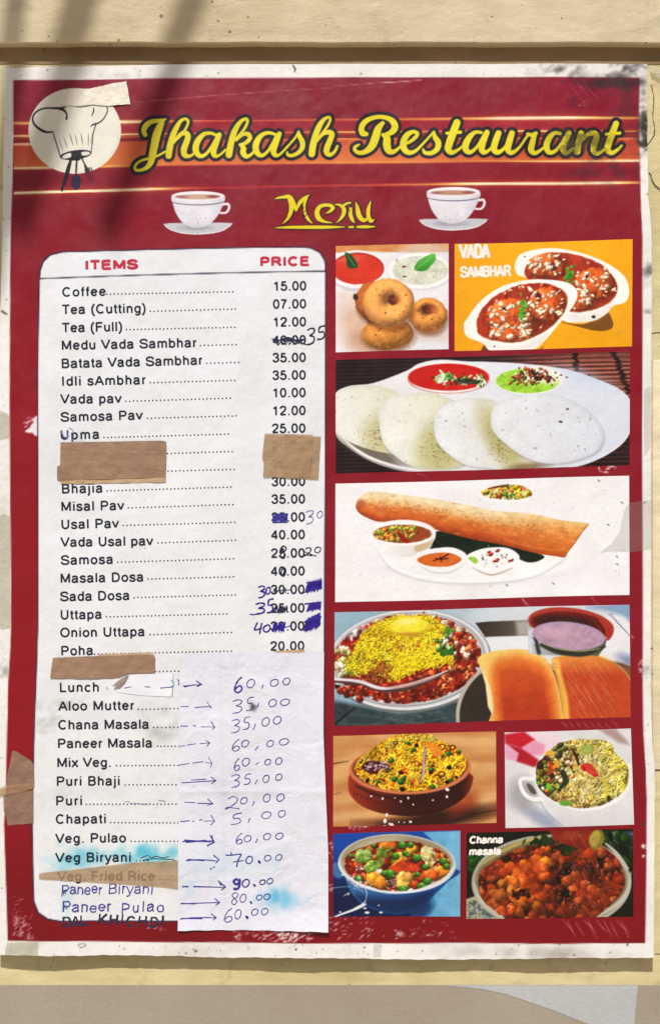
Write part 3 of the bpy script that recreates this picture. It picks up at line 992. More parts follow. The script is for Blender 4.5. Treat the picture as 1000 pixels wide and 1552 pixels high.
# ---------------- title lettering, thick and thin strokes with a black outline
TI = Canvas(194, 160, 1.0, 770, 120, 1.7, 0)
base_from(TI, pc)
def za(p, ox, oy, s): return [((x * s + ox) - 194, (y * s + oy) - 160, w * s) for x, y, w in p]
A_ = lambda p: za(p, 190, 160, 0.2)
B_ = lambda p: za(p, 350, 160, 0.2)
C_ = lambda p: za(p, 520, 160, 0.22)
D_ = lambda p: za(p, 720, 160, 0.26)
TITLE = [
 A_([(152, 222, 32), (142, 190, 34), (162, 150, 40), (205, 122, 32), (260, 116, 26), (306, 106, 12)]),
 A_([(286, 116, 24), (264, 160, 48), (240, 220, 58), (222, 300, 56), (208, 370, 52), (195, 430, 42), (165, 470, 30), (120, 490, 20), (85, 490, 20), (74, 470, 18), (90, 440, 16), (130, 415, 16), (190, 400, 16), (250, 380, 14), (305, 350, 14)]),
 A_([(330, 382, 44), (340, 310, 46), (362, 230, 42), (388, 170, 36), (420, 120, 24), (456, 103, 18), (476, 118, 18), (472, 150, 16), (450, 190, 16), (415, 235, 16), (380, 265, 14)]),
 A_([(365, 285, 16), (410, 228, 26), (450, 208, 34), (476, 228, 38), (468, 270, 42), (446, 330, 44), (448, 370, 40), (470, 384, 30), (500, 380, 18), (535, 350, 12)]),
 A_([(690, 225, 20), (650, 210, 22), (600, 216, 28), (557, 258, 40), (535, 310, 46), (540, 356, 42), (570, 384, 30), (610, 370, 22), (650, 320, 20), (690, 250, 20)]),
 A_([(712, 222, 34), (685, 290, 44), (668, 345, 44), (680, 382, 30), (715, 375, 16), (760, 335, 14)]),
 A_([(785, 372, 48), (798, 300, 46), (818, 220, 42), (845, 160, 36), (880, 115, 26), (915, 100, 20), (926, 120, 18), (905, 170, 18), (870, 215, 16), (835, 250, 14)]),
 A_([(840, 262, 16), (890, 218, 24), (930, 216, 32), (944, 245, 30), (915, 280, 26), (868, 296, 16)]),
 A_([(868, 294, 16), (895, 320, 36), (892, 355, 40), (915, 384, 32), (950, 372, 20), (985, 335, 16)]),
 B_([(335, 218, 18), (290, 206, 22), (245, 216, 28), (207, 253, 40), (187, 310, 46), (200, 358, 40), (235, 378, 26), (280, 345, 20), (320, 280, 20), (345, 230, 20)]),
 B_([(366, 215, 34), (338, 285, 44), (322, 340, 44), (337, 376, 30), (370, 370, 16), (430, 310, 14), (490, 240, 14), (512, 198, 14)]),
 B_([(512, 198, 14), (520, 235, 32), (540, 275, 36), (540, 320, 34), (510, 358, 28), (465, 379, 24), (432, 374, 20), (426, 352, 10)]),
 B_([(612, 368, 46), (622, 300, 48), (643, 220, 44), (672, 150, 38), (705, 105, 26), (740, 88, 18), (752, 105, 16), (740, 140, 16), (715, 180, 16), (680, 225, 14)]),
 B_([(650, 270, 16), (695, 216, 26), (740, 202, 34), (765, 218, 38), (750, 265, 40), (728, 320, 42), (725, 355, 40), (750, 374, 28), (785, 350, 20), (805, 308, 16)]),
 C_([(158, 196, 28), (132, 188, 38), (126, 150, 36), (150, 112, 34), (200, 86, 28), (260, 78, 26), (318, 92, 32), (350, 122, 42), (354, 155, 44), (330, 185, 36), (288, 198, 18)]),
 C_([(272, 120, 24), (240, 160, 44), (222, 220, 52), (196, 280, 48), (150, 318, 32), (105, 324, 26), (80, 305, 22), (82, 285, 20), (110, 268, 10)]),
 C_([(272, 200, 20), (300, 222, 44), (300, 270, 50), (312, 310, 42), (345, 318, 28), (385, 290, 16), (418, 258, 12)]),
 C_([(412, 268, 14), (460, 248, 20), (500, 215, 24), (508, 190, 24), (480, 180, 24), (440, 202, 36), (414, 250, 42), (420, 300, 40), (455, 324, 30), (500, 310, 20), (560, 250, 14), (622, 182, 14)]),
 C_([(624, 180, 14), (630, 215, 30), (654, 255, 38), (645, 300, 34), (605, 327, 28), (562, 324, 22), (550, 302, 12)]),
 C_([(782, 118, 46), (755, 190, 50), (730, 260, 48), (722, 298, 44), (745, 324, 30), (790, 305, 18), (835, 268, 12)]),
 C_([(712, 190, 18), (806, 184, 20)]),
 C_([(950, 188, 18), (910, 185, 22), (870, 216, 36), (842, 270, 44), (845, 308, 38), (875, 322, 26), (920, 285, 18), (962, 215, 18)]),
 D_([(66, 158, 30), (44, 215, 34), (36, 255, 34), (52, 274, 24), (85, 255, 14), (125, 200, 12)]),
 D_([(134, 162, 32), (115, 215, 36), (107, 255, 34), (130, 274, 26), (165, 252, 16), (200, 200, 16)]),
 D_([(212, 162, 32), (196, 215, 36), (188, 255, 34), (210, 276, 24), (250, 250, 14), (290, 195, 12), (308, 168, 14)]),
 D_([(304, 166, 16), (330, 172, 22), (352, 162, 20)]),
 D_([(345, 170, 22), (332, 215, 32), (324, 258, 34), (348, 277, 22), (385, 255, 14), (412, 232, 12)]),
 D_([(494, 164, 16), (462, 160, 20), (432, 186, 30), (414, 232, 34), (425, 268, 28), (455, 270, 20), (490, 238, 16), (524, 182, 16)]),
 D_([(544, 160, 28), (520, 215, 34), (510, 252, 34), (530, 276, 22), (570, 250, 14)]),
 D_([(616, 162, 32), (602, 215, 34), (594, 268, 34)]),
 D_([(605, 218, 14), (650, 172, 20), (690, 160, 28), (705, 184, 32), (690, 232, 34), (690, 266, 28), (715, 278, 20), (765, 245, 12)]),
 D_([(820, 104, 32), (796, 165, 36), (776, 220, 36), (770, 256, 34), (795, 275, 24), (830, 255, 16), (852, 232, 10)]),
 D_([(762, 166, 14), (842, 159, 16)]),
]
tf = np.full((TI.H, TI.W), 1e3, np.float32)
for st_ in TITLE:
    sl, d = TI.field(catmull(st_, 5), 0.35, 12)
    tf[sl] = np.minimum(tf[sl], d)
TI.put((slice(None), slice(None)), np.clip(0.5 - (tf - 5.0) / 1.2, 0, 1), (36, 30, 40))
yel = np.array([226, 214, 44], np.float32)
ny_ = noise2(TI.H, TI.W, 60, 3, 3)
yc = yel * (0.94 + 0.12 * ny_[..., None])
TI.put((slice(None), slice(None)), np.clip(0.5 - tf / 1.1, 0, 1), yc)
# soot over the last letters
sl, X, Y = TI.full()
so = noise2(TI.H, TI.W, 22, 12, 5, 0.65)
fx = np.exp(-((X - 690) / 34) ** 2) * np.exp(-((Y - 65) / 34) ** 2)
TI.put(sl, np.clip((so - 0.36) * 4.0, 0, 1) * np.clip(fx * 1.3, 0, 0.6), (70, 62, 36))
def title_mask(px, py):
    u = np.clip(((px - 194) * 1.7).astype(int), 0, TI.W - 1)
    v = np.clip(((py - 160) * 1.7).astype(int), 0, TI.H - 1)
    return tf[v, u] < 6.2

ME = Canvas(400, 280, 0.2, 1000, 400, 0.36, 0)
base_from(ME, pc)
MENU = [[(85, 108, 4), (105, 100, 14), (140, 95, 20), (190, 92, 32), (215, 130, 38), (235, 172, 26), (245, 202, 6)], [(192, 110, 22), (207, 160, 32), (202, 210, 30), (178, 260, 18), (142, 295, 4)],
        [(246, 198, 8), (268, 142, 26), (305, 105, 26), (346, 75, 3)], [(322, 98, 20), (306, 150, 18), (308, 200, 18), (330, 255, 22), (366, 293, 5)],
        [(468, 218, 4), (500, 202, 20), (522, 175, 28), (490, 155, 24), (430, 163, 28), (402, 205, 36), (415, 255, 36), (460, 280, 18), (517, 289, 4)],
        [(538, 150, 6), (575, 155, 18), (605, 185, 30), (597, 235, 26), (554, 287, 4)], [(590, 165, 14), (630, 142, 16), (655, 138, 12)], [(655, 180, 24), (655, 225, 28), (668, 265, 24), (686, 290, 4)],
        [(695, 132, 4), (708, 180, 28), (720, 235, 36), (755, 272, 26), (790, 250, 16)], [(808, 126, 5), (792, 180, 26), (790, 235, 28), (808, 275, 28), (834, 265, 6)],
        [(88, 327, 4), (200, 323, 20), (450, 322, 24), (612, 321, 5)], [(645, 322, 14), (676, 321, 14)], [(704, 321, 12), (770, 320, 22), (842, 319, 6)]]
mf = np.full((ME.H, ME.W), 1e3, np.float32)
for st_ in MENU:
    sl, d = ME.field(catmull(st_, 5), 0, 30)
    mf[sl] = np.minimum(mf[sl], d)
ME.put((slice(None), slice(None)), np.clip(0.5 - (np.roll(np.roll(mf, 1, 1), 1, 0) - 9) / 6, 0, 1), (44, 26, 34))
ME.put((slice(None), slice(None)), np.clip(0.5 - (mf - 1) / 5, 0, 1), (226, 208, 36))
for pts in ([(290, 150, 5), (300, 175, 5), (292, 195, 5)], [(300, 205, 4), (318, 200, 4), (326, 222, 5), (312, 240, 4), (303, 225, 4)], [(640, 160, 5), (655, 150, 5), (662, 168, 5), (650, 175, 4)], [(296, 235, 14), (318, 270, 8)], [(345, 78, 4), (352, 100, 3)], [(640, 175, 6), (650, 205, 4)]):
    ME.stroke(pts, (44, 26, 34), soft=4)
def menu_mask(px, py):
    u = np.clip(((px - 400) * 1.8).astype(int), 0, ME.W - 1)
    v = np.clip(((py - 280) * 1.8).astype(int), 0, ME.H - 1)
    return mf[v, u] < 24

# ------------------------------------------------------------------ build the poster
PB = tuple(on_poster(np.array(500.0), np.array(1450.0)).tolist())
poster = empty('menu_poster', PB, 'laminated red restaurant menu poster with a price table and nine food photos', 'menu poster')
EL = np.array([(7, 104), (6.5, 200), (4, 300), (2.5, 400), (1, 470), (-3, 600), (-5, 900), (-7, 1200), (-8, 1448)], float)
ER = np.array([(980, 97), (980.6, 200), (981.5, 300), (985.8, 345), (987, 415), (986.3, 520), (985.6, 700), (985, 1040), (987.5, 1120), (991.8, 1170), (991, 1300), (989.5, 1451)], float)
ET = np.array([(7, 104.5), (60, 102), (150, 100), (250, 98), (400, 96.8), (500, 96.5), (700, 96.8), (850, 97), (980, 97)], float)
EB = np.array([(-8, 1446.5), (20, 1447), (100, 1448.5), (180, 1447.8), (270, 1449), (330, 1452), (400, 1451), (500, 1452), (600, 1454), (700, 1455.3), (780, 1453.5), (850, 1450.5), (930, 1452), (989.5, 1451)], float)
def sheet_edge(u, v):
    y_l, y_r = EL[0, 1] + (EL[-1, 1] - EL[0, 1]) * v, ER[0, 1] + (ER[-1, 1] - ER[0, 1]) * v
    xl, xr = np.interp(y_l, EL[:, 1], EL[:, 0]), np.interp(y_r, ER[:, 1], ER[:, 0])
    x = xl + (xr - xl) * u
    yt, yb = np.interp(x, ET[:, 0], ET[:, 1]), np.interp(x, EB[:, 0], EB[:, 1])
    ragged = 0.35 * np.sin(x / 9.0) + 0.25 * np.sin(x / 3.7)
    y = yt + (yb - yt) * v + ragged * (v > 0.999)
    x = x + (0.3 * np.sin(y / 7.0)) * ((u > 0.999) | (u < 0.001))
    return x, y
sheet = grid_patch('poster_sheet', [(7, 104), (980, 97), (989, 1451), (-8, 1448)], 1.75, pc, on_poster, 0.0, m_print, poster, PB, edge=sheet_edge)
# the sheet's cut edge has a thickness: a rim turned back towards the wall
def rim():
    t = np.linspace(0, 1, 500)
    o, z = np.ones_like(t), np.zeros_like(t)
    U = np.concatenate([t, o, t[::-1], z]); Vv_ = np.concatenate([z, t, o, t[::-1]])
    x, y = sheet_edge(U, Vv_)
    a, b_ = on_poster(x, y, 0), on_poster(x, y, -1.2)
    n = len(x)
    i = np.arange(n - 1)
    return mesh_from('cut_edge', np.vstack([a, b_]), np.stack([i, n + i, n + i + 1, i + 1], 1), m_white_ink, poster, None, PB)
rim()
grid_patch('chef_emblem', [(26, 120), (214, 120), (214, 300), (26, 300)], 0.85, EMB, on_poster, 0.10, m_print, poster, PB,
           mask=lambda px, py: (((px - 113.8) / 71.5) ** 2 + ((py - 198.4) / 66.2) ** 2 < 1) | (((px - 117) / 34.0) ** 2 + ((py - 262) / 37.0) ** 2 < 1))
grid_patch('title_lettering', [(196, 162), (962, 162), (962, 278), (196, 278)], 0.8, TI, on_poster, 0.10, m_print, poster, PB, mask=title_mask)
grid_patch('menu_lettering', [(410, 288), (575, 288), (575, 352), (410, 352)], 0.7, ME, on_poster, 0.10, m_print, poster, PB, mask=menu_mask)
for cv, lab in zip(CUPS, ('cup picture beside the emblem', 'cup picture above the orange vada photo')):
    def cm(px, py, cv=cv):
        X, Y = (px - cv.ox) / 0.15, (py - cv.oy) / 0.15
        return (((X - 470) / 275) ** 2 + ((Y - 190) / 60) ** 2 < 1) | ((((X - 470) / 272) ** 2 + ((Y - 190) / 318) ** 2 < 1) & (Y > 180)) | (((X - 740) / 66) ** 2 + ((Y - 305) / 66) ** 2 < 1) | ((((X - 468) / 356) ** 2 + ((Y - 455) / 122) ** 2 < 1) & (Y > 445))
    o = grid_patch('cup_picture', [(cv.ox + 14, cv.oy + 16), (cv.ox + 126, cv.oy + 16), (cv.ox + 126, cv.oy + 90), (cv.ox + 14, cv.oy + 90)], 0.7, cv, on_poster, 0.10, m_print, poster, PB, mask=cm)
# ------------------------------------------------------------------ printed lettering: a sans alphabet drawn with one even stroke
def arc(cx, cy, rx, ry, a0, a1, n=None):
    n = n or max(4, int(abs(a1 - a0) / 22))
    return [(cx + rx * math.cos(math.radians(a0 + (a1 - a0) * k / n)), cy + ry * math.sin(math.radians(a0 + (a1 - a0) * k / n))) for k in range(n + 1)]
h_ = 0.065
def sm(p, n=3): return [tuple(q) for q in catmull(p, n)]
G = {}
def g(ch, adv, *st): G[ch] = (adv, st)
O = lambda cx, rx, y0, y1: arc(cx, (y0 + y1) / 2, rx, (y1 - y0) / 2, 90, 450, 18)
g('A', 0.93, [(0.03, 0), (0.465, 0.97)], [(0.90, 0), (0.465, 0.97)], [(0.2, 0.33), (0.73, 0.33)])
g('B', 0.93, [(0.16, 0), (0.16, 1)], [(0.16, 0.94), (0.5, 0.94)] + arc(0.52, 0.735, 0.235, 0.205, 90, -90) + [(0.16, 0.53)], [(0.5, 0.53)] + arc(0.54, 0.295, 0.265, 0.235, 90, -90) + [(0.16, 0.06)])
g('C', 1.0, arc(0.52, 0.5, 0.40, 0.45, 42, 318, 14))
g('D', 1.0, [(0.17, 0), (0.17, 1)], [(0.17, 0.94), (0.46, 0.94)] + arc(0.48, 0.5, 0.385, 0.44, 90, -90, 9) + [(0.17, 0.06)])
g('E', 0.93, [(0.17, 0), (0.17, 1)], [(0.17, 0.94), (0.84, 0.94)], [(0.17, 0.53), (0.79, 0.53)], [(0.17, 0.06), (0.87, 0.06)])
g('F', 0.85, [(0.17, 0), (0.17, 1)], [(0.17, 0.94), (0.80, 0.94)], [(0.17, 0.52), (0.72, 0.52)])
g('H', 1.0, [(0.17, 0), (0.17, 1)], [(0.83, 0), (0.83, 1)], [(0.17, 0.53), (0.83, 0.53)])
g('I', 0.40, [(0.2, 0), (0.2, 1)])
g('K', 0.93, [(0.16, 0), (0.16, 1)], [(0.84, 1), (0.17, 0.38)], [(0.38, 0.58), (0.88, 0)])
g('L', 0.78, [(0.16, 0), (0.16, 1)], [(0.16, 0.06), (0.75, 0.06)])
g('M', 1.16, [(0.16, 0), (0.16, 1)], [(1.0, 0), (1.0, 1)], [(0.17, 0.97), (0.58, 0.08)], [(0.99, 0.97), (0.58, 0.08)])
g('O', 1.08, O(0.54, 0.43, 0.05, 0.95))
g('P', 0.93, [(0.17, 0), (0.17, 1)], [(0.17, 0.94), (0.52, 0.94)] + arc(0.55, 0.70, 0.26, 0.24, 90, -90) + [(0.17, 0.46)])
g('R', 1.0, [(0.17, 0), (0.17, 1)], [(0.17, 0.94), (0.55, 0.94)] + arc(0.58, 0.72, 0.26, 0.22, 90, -90) + [(0.17, 0.50)], [(0.50, 0.50), (0.70, 0.36), (0.92, 0)])
g('S', 0.93, sm([(0.83, 0.70), (0.74, 0.88), (0.46, 0.95), (0.18, 0.86), (0.12, 0.70), (0.24, 0.57), (0.48, 0.51), (0.74, 0.43), (0.85, 0.27), (0.75, 0.11), (0.47, 0.05), (0.18, 0.12), (0.08, 0.32)]))
g('T', 0.85, [(0.425, 0), (0.425, 0.9)], [(0.03, 0.94), (0.82, 0.94)])
g('U', 1.0, [(0.17, 1)] + arc(0.5, 0.38, 0.33, 0.33, 180, 360, 9) + [(0.83, 1)])
g('V', 0.93, [(0.03, 1), (0.465, 0.04)], [(0.90, 1), (0.465, 0.04)])
g('a', 0.77, sm([(0.10, 0.53), (0.18, 0.65), (0.36, 0.69), (0.54, 0.64), (0.59, 0.50), (0.59, 0.15), (0.66, 0.0)]), sm([(0.59, 0.44), (0.38, 0.40), (0.17, 0.35), (0.09, 0.20), (0.17, 0.07), (0.34, 0.05), (0.51, 0.12), (0.59, 0.25)]))
g('b', 0.77, [(0.13, 0), (0.13, 1)], O(0.39, 0.26, 0.05, 0.68))
g('c', 0.70, arc(0.375, 0.365, 0.285, 0.315, 42, 318, 12))
g('d', 0.77, [(0.64, 0), (0.64, 1)], O(0.38, 0.26, 0.05, 0.68))
g('e', 0.77, [(0.10, 0.38), (0.66, 0.38)], arc(0.385, 0.365, 0.285, 0.315, 2, 325, 14))
g('f', 0.39, [(0.20, 0), (0.20, 0.78)] + arc(0.34, 0.80, 0.14, 0.145, 180, 85, 5), [(0.02, 0.67), (0.38, 0.67)])
g('g', 0.77, O(0.38, 0.26, 0.06, 0.68), [(0.63, 0.73), (0.63, 0.02)] + arc(0.38, -0.02, 0.25, 0.20, 0, -150, 8))
g('h', 0.77, [(0.15, 0), (0.15, 1)], arc(0.38, 0.44, 0.23, 0.24, 180, 0, 8) + [(0.61, 0)])
g('i', 0.31, [(0.155, 0), (0.155, 0.73)], [(0.155, 0.87), (0.155, 1.0)])
g('j', 0.31, [(0.155, 0.73), (0.155, -0.12), (0.10, -0.21), (-0.02, -0.22)], [(0.155, 0.87), (0.155, 1.0)])
g('l', 0.31, [(0.155, 0), (0.155, 1)])
g('m', 1.16, [(0.15, 0), (0.15, 0.73)], arc(0.365, 0.47, 0.215, 0.21, 180, 0, 8) + [(0.58, 0)], arc(0.795, 0.47, 0.215, 0.21, 180, 0, 8) + [(1.01, 0)])
g('n', 0.77, [(0.15, 0), (0.15, 0.73)], arc(0.38, 0.44, 0.23, 0.24, 180, 0, 8) + [(0.61, 0)])
g('o', 0.77, O(0.385, 0.285, 0.05, 0.68))
g('p', 0.77, [(0.13, -0.27), (0.13, 0.73)], O(0.39, 0.26, 0.05, 0.68))
g('r', 0.46, [(0.15, 0), (0.15, 0.73)], arc(0.36, 0.42, 0.21, 0.245, 180, 75, 6))
g('s', 0.70, sm([(0.60, 0.53), (0.50, 0.66), (0.33, 0.685), (0.14, 0.61), (0.13, 0.47), (0.33, 0.38), (0.55, 0.31), (0.60, 0.17), (0.48, 0.06), (0.32, 0.045), (0.14, 0.09), (0.07, 0.22)]))
g('t', 0.39, [(0.19, 0.93), (0.19, 0.15), (0.25, 0.06), (0.38, 0.06)], [(0.02, 0.67), (0.37, 0.67)])
g('u', 0.77, [(0.14, 0.73)] + arc(0.37, 0.29, 0.23, 0.24, 180, 360, 8), [(0.61, 0), (0.61, 0.73)])
g('v', 0.70, [(0.04, 0.73), (0.35, 0.04)], [(0.66, 0.73), (0.35, 0.04)])
g('x', 0.70, [(0.05, 0.73), (0.65, 0)], [(0.65, 0.73), (0.05, 0)])
g('y', 0.70, [(0.04, 0.73), (0.35, 0.04)], [(0.66, 0.73), (0.33, -0.12), (0.22, -0.23), (0.07, -0.22)])
g('(', 0.46, sm([(0.40, 1.03), (0.20, 0.72), (0.15, 0.40), (0.20, 0.05), (0.40, -0.28)]))
g(')', 0.46, sm([(0.06, 1.03), (0.26, 0.72), (0.31, 0.40), (0.26, 0.05), (0.06, -0.28)]))
g('.', 0.39, [(0.195, 0.0), (0.195, 0.14)])
g(' ', 0.39)
g('0', 0.77, O(0.385, 0.27, 0.05, 0.95))
g('1', 0.77, [(0.45, 0), (0.45, 0.98)], [(0.45, 0.93), (0.32, 0.80), (0.16, 0.73)])
g('2', 0.77, sm([(0.10, 0.70), (0.18, 0.88), (0.38, 0.95), (0.60, 0.87), (0.65, 0.70), (0.55, 0.50), (0.30, 0.28), (0.10, 0.07)]), [(0.08, 0.06), (0.68, 0.06)])
g('3', 0.77, sm([(0.11, 0.73), (0.22, 0.90), (0.40, 0.95), (0.60, 0.85), (0.62, 0.68), (0.50, 0.55), (0.32, 0.53)]), sm([(0.34, 0.53), (0.58, 0.47), (0.66, 0.29), (0.56, 0.11), (0.36, 0.05), (0.18, 0.11), (0.09, 0.28)]))
g('4', 0.77, [(0.53, 0), (0.53, 0.97)], [(0.53, 0.96), (0.07, 0.31)], [(0.05, 0.29), (0.72, 0.29)])
g('5', 0.77, [(0.62, 0.93), (0.23, 0.93), (0.16, 0.47)], sm([(0.15, 0.49), (0.36, 0.62), (0.58, 0.54), (0.67, 0.33), (0.58, 0.12), (0.37, 0.05), (0.18, 0.11), (0.09, 0.27)]))
g('7', 0.77, [(0.08, 0.93), (0.66, 0.93)], sm([(0.66, 0.93), (0.48, 0.66), (0.34, 0.33), (0.28, 0)]))

def text_strokes(s, x0, y0, x1, y1, cap, w, slant=0.0, jitter=0.0, r=None):
    """strokes of a line of print from (x0,y0) to (x1,y1) along the baseline, cap height in pixels"""
    tot = sum(G[c][0] for c in s)
    first = 0.10
    L_ = math.hypot(x1 - x0, y1 - y0)
    k = cap
    n = len(s) - 1
    track = (L_ - (tot - 2 * first) * k) / max(n, 1)
    sx = 1.0
    if track < -0.05 * k or track > 0.35 * k:
        tgt = 0.12 * k if track > 0 else 0.0
        sx = (L_ - tgt * n) / ((tot - 2 * first) * k)
        track = tgt
    ux, uy = (x1 - x0) / L_, (y1 - y0) / L_
    out = []
    pen = -first * k * sx
    for c in s:
        adv, st = G[c]
        jy = r.uniform(-jitter, jitter) if jitter else 0
        jr = r.uniform(-jitter, jitter) * 0.03 if jitter else 0
        for p in st:
            q = []
            for (a, b) in p:
                xx = pen + a * k * sx + slant * b * k
                yy = b * k
                q.append((x0 + ux * xx + uy * yy, y0 + uy * xx - ux * yy + jy + jr * xx))
            if len(q) > 1:
                out.append((q, w))
        pen += adv * k * sx + track
    return out
def dots(x0, y0, x1, y1, step=5.75, size=2.1):
    n = max(2, int(round((x1 - x0) / step)) + 1)
    out = []
    for i in range(n):
        f = i / (n - 1)
        x = x0 + (x1 - x0) * f
        y = y0 + (y1 - y0) * f + 0.25 * math.sin(x * 1.7)
        out.append(([(x - size / 2, y - 0.6), (x + size / 2, y - 0.6)], size))
    return out
def line_part(name, strokes, mat, parent, lift=0.24, label=None, loc=PB):
    V, F = ribbons(strokes, on_poster, lift)
    o = mesh_from(name, V, F, mat, parent, None, loc, smooth=False)
    if label: o['label'] = label
    return o

def tbl_mask(px, py): return np.ones_like(px, bool)
tb_poly = np.array(TB)
def tmask(px, py):
    ins_ = np.zeros(px.shape, bool)
    n = len(tb_poly)
    for i in range(n):
        ax, ay = tb_poly[i]; bx, by = tb_poly[(i + 1) % n]
        if ay != by:
            ins_ ^= ((ay > py) != (by > py)) & (px < (bx - ax) * (py - ay) / (by - ay) + ax)
    return ins_
table = grid_patch('price_table', [(47, 372), (496, 372), (496, 1399), (47, 1399)], 1.6, pc, on_poster, 0.08, m_print, poster, PB, mask=tmask)

T_ = 2.8
ROWS = [
 ('Coffee', 96, 449.6, 160, 448.2, 162, 446.6, 353, 442.8), ('Tea (Cutting)', 96, 476.2, 220.5, 473.8, 228, 472.4, 357, 469.0),
 ('Tea (Full)', 96, 503.8, 185, 501.8, 192, 500.2, 356, 496.6), ('Medu Vada Sambhar', 95, 530.3, 297, 526.0, 304, 524.2, 358, 522.8),
 ('Batata Vada Sambhar', 95, 558.0, 306, 552.4, 313.5, 551.2, 362, 549.8), ('Idli sAmbhar', 95, 584.8, 220, 582.2, 228, 580.6, 356, 577.0),
 ('Vada pav', 94, 611.8, 183, 610.6, 191, 608.8, 349, 604.0), ('Samosa Pav', 94, 639.0, 215, 635.8, 224, 634.4, 358, 630.8),
 ('Upma', 93, 666.2, 150, 664.8, 158, 663.8, 346, 658.4), ('', 0, 0, 0, 0, 254, 688.0, 352, 684.8), ('', 0, 0, 0, 0, 255, 714.6, 355, 711.9),
 ('Bhajia', 95, 747.8, 155, 746.4, 163, 744.6, 350, 738.8), ('Misal Pav', 94, 774.5, 187, 772.7, 195, 770.4, 353, 765.2),
 ('Usal Pav', 94, 801.8, 179, 799.8, 187, 797.0, 356, 792.2), ('Vada Usal pav', 94, 828.6, 231, 826.4, 240, 823.4, 357, 819.4),
 ('Samosa', 94, 855.9, 171, 854.3, 179, 852.6, 354, 847.4), ('Masala Dosa', 93, 883.4, 217, 881.0, 225, 878.2, 354, 874.8),
 ('Sada Dosa', 93, 911.0, 196, 909.0, 204, 906.2, 357, 902.2), ('Uttapa', 93, 938.8, 154, 937.5, 162, 935.4, 344, 931.0),
 ('Onion Uttapa', 93, 965.6, 219, 963.8, 228, 962.4, 351, 959.0), ('Poha', 94, 993.2, 141, 992.2, 144, 991.8, 351, 987.4),
 ('', 0, 0, 0, 0, 236, 1018.4, 271, 1017.6), ('Lunch', 92, 1048.6, 150, 1048.0, 0, 0, 0, 0),
 ('Aloo Mutter', 91, 1076.7, 202.5, 1075.8, 210, 1075.8, 270, 1074.4), ('Chana Masala', 90, 1105.3, 225, 1104.4, 233, 1103.2, 270, 1103.0),
 ('Paneer Masala', 89, 1133.6, 230, 1132.8, 239, 1131.8, 271, 1131.6), ('Mix Veg.', 88, 1162.5, 168, 1162.3, 177, 1161.4, 270, 1160.6),
 ('Puri Bhaji', 87, 1191.0, 181, 1190.5, 190, 1190.4, 267, 1189.8), ('Puri', 86, 1220.8, 124, 1220.4, 131, 1220.0, 267, 1219.4),
 ('Chapati', 86, 1248.5, 160, 1248.0, 168, 1247.6, 270, 1248.0), ('Veg. Pulao', 86, 1277.8, 190, 1277.0, 199, 1276.0, 270, 1275.6),
 ('Veg Biryani', 86, 1307.0, 198, 1306.2, 207, 1305.4, 224, 1305.0), ('Veg. Fried Rice', 89, 1335.3, 234, 1334.5, 243, 1333.8, 271, 1334.2),
]
for (s, x0, y0, x1, y1, dx0, dy0, dx1, dy1) in ROWS:
    st_ = []
    if s:
        st_ += text_strokes(s, x0, y0, x1, y1, 14.0, T_)
    if dx1 > dx0:
        st_ += dots(dx0, dy0, dx1, dy1)
    line_part('item_line' if s else 'dotted_line', st_, m_ink, table)
PRICES = [('15.00', 440.6), ('07.00', 467.8), ('12.00', 495.0), ('40.00', 522.4), ('35.00', 549.0), ('35.00', 575.6), ('10.00', 602.2), ('12.00', 629.4), ('25.00', 656.2),
          ('20.00', 683.0), ('20.00', 710.0), ('30.00', 736.8), ('35.00', 763.4), ('35.00', 790.8), ('40.00', 817.4), ('25.00', 845.4), ('40.00', 872.6), ('30.00', 900.6), ('25.00', 928.6), ('30.00', 956.0), ('20.00', 986.0)]
for s, y in PRICES:
    t = (y - 440) / 546
    line_part('price_line', text_strokes(s, 415 - 4 * t, y, 463.2 - 3 * t, y - 0.6, 13.8, T_), m_ink, table)
line_part('heading', text_strokes('ITEMS', 130.5, 408.6, 207.5, 407.2, 13.2, 4.4), m_red_ink, table, label='red heading over the item names')
line_part('heading', text_strokes('PRICE', 395.5, 403.2, 467.5, 402.2, 13.0, 4.2), m_red_ink, table, label='red heading over the prices')

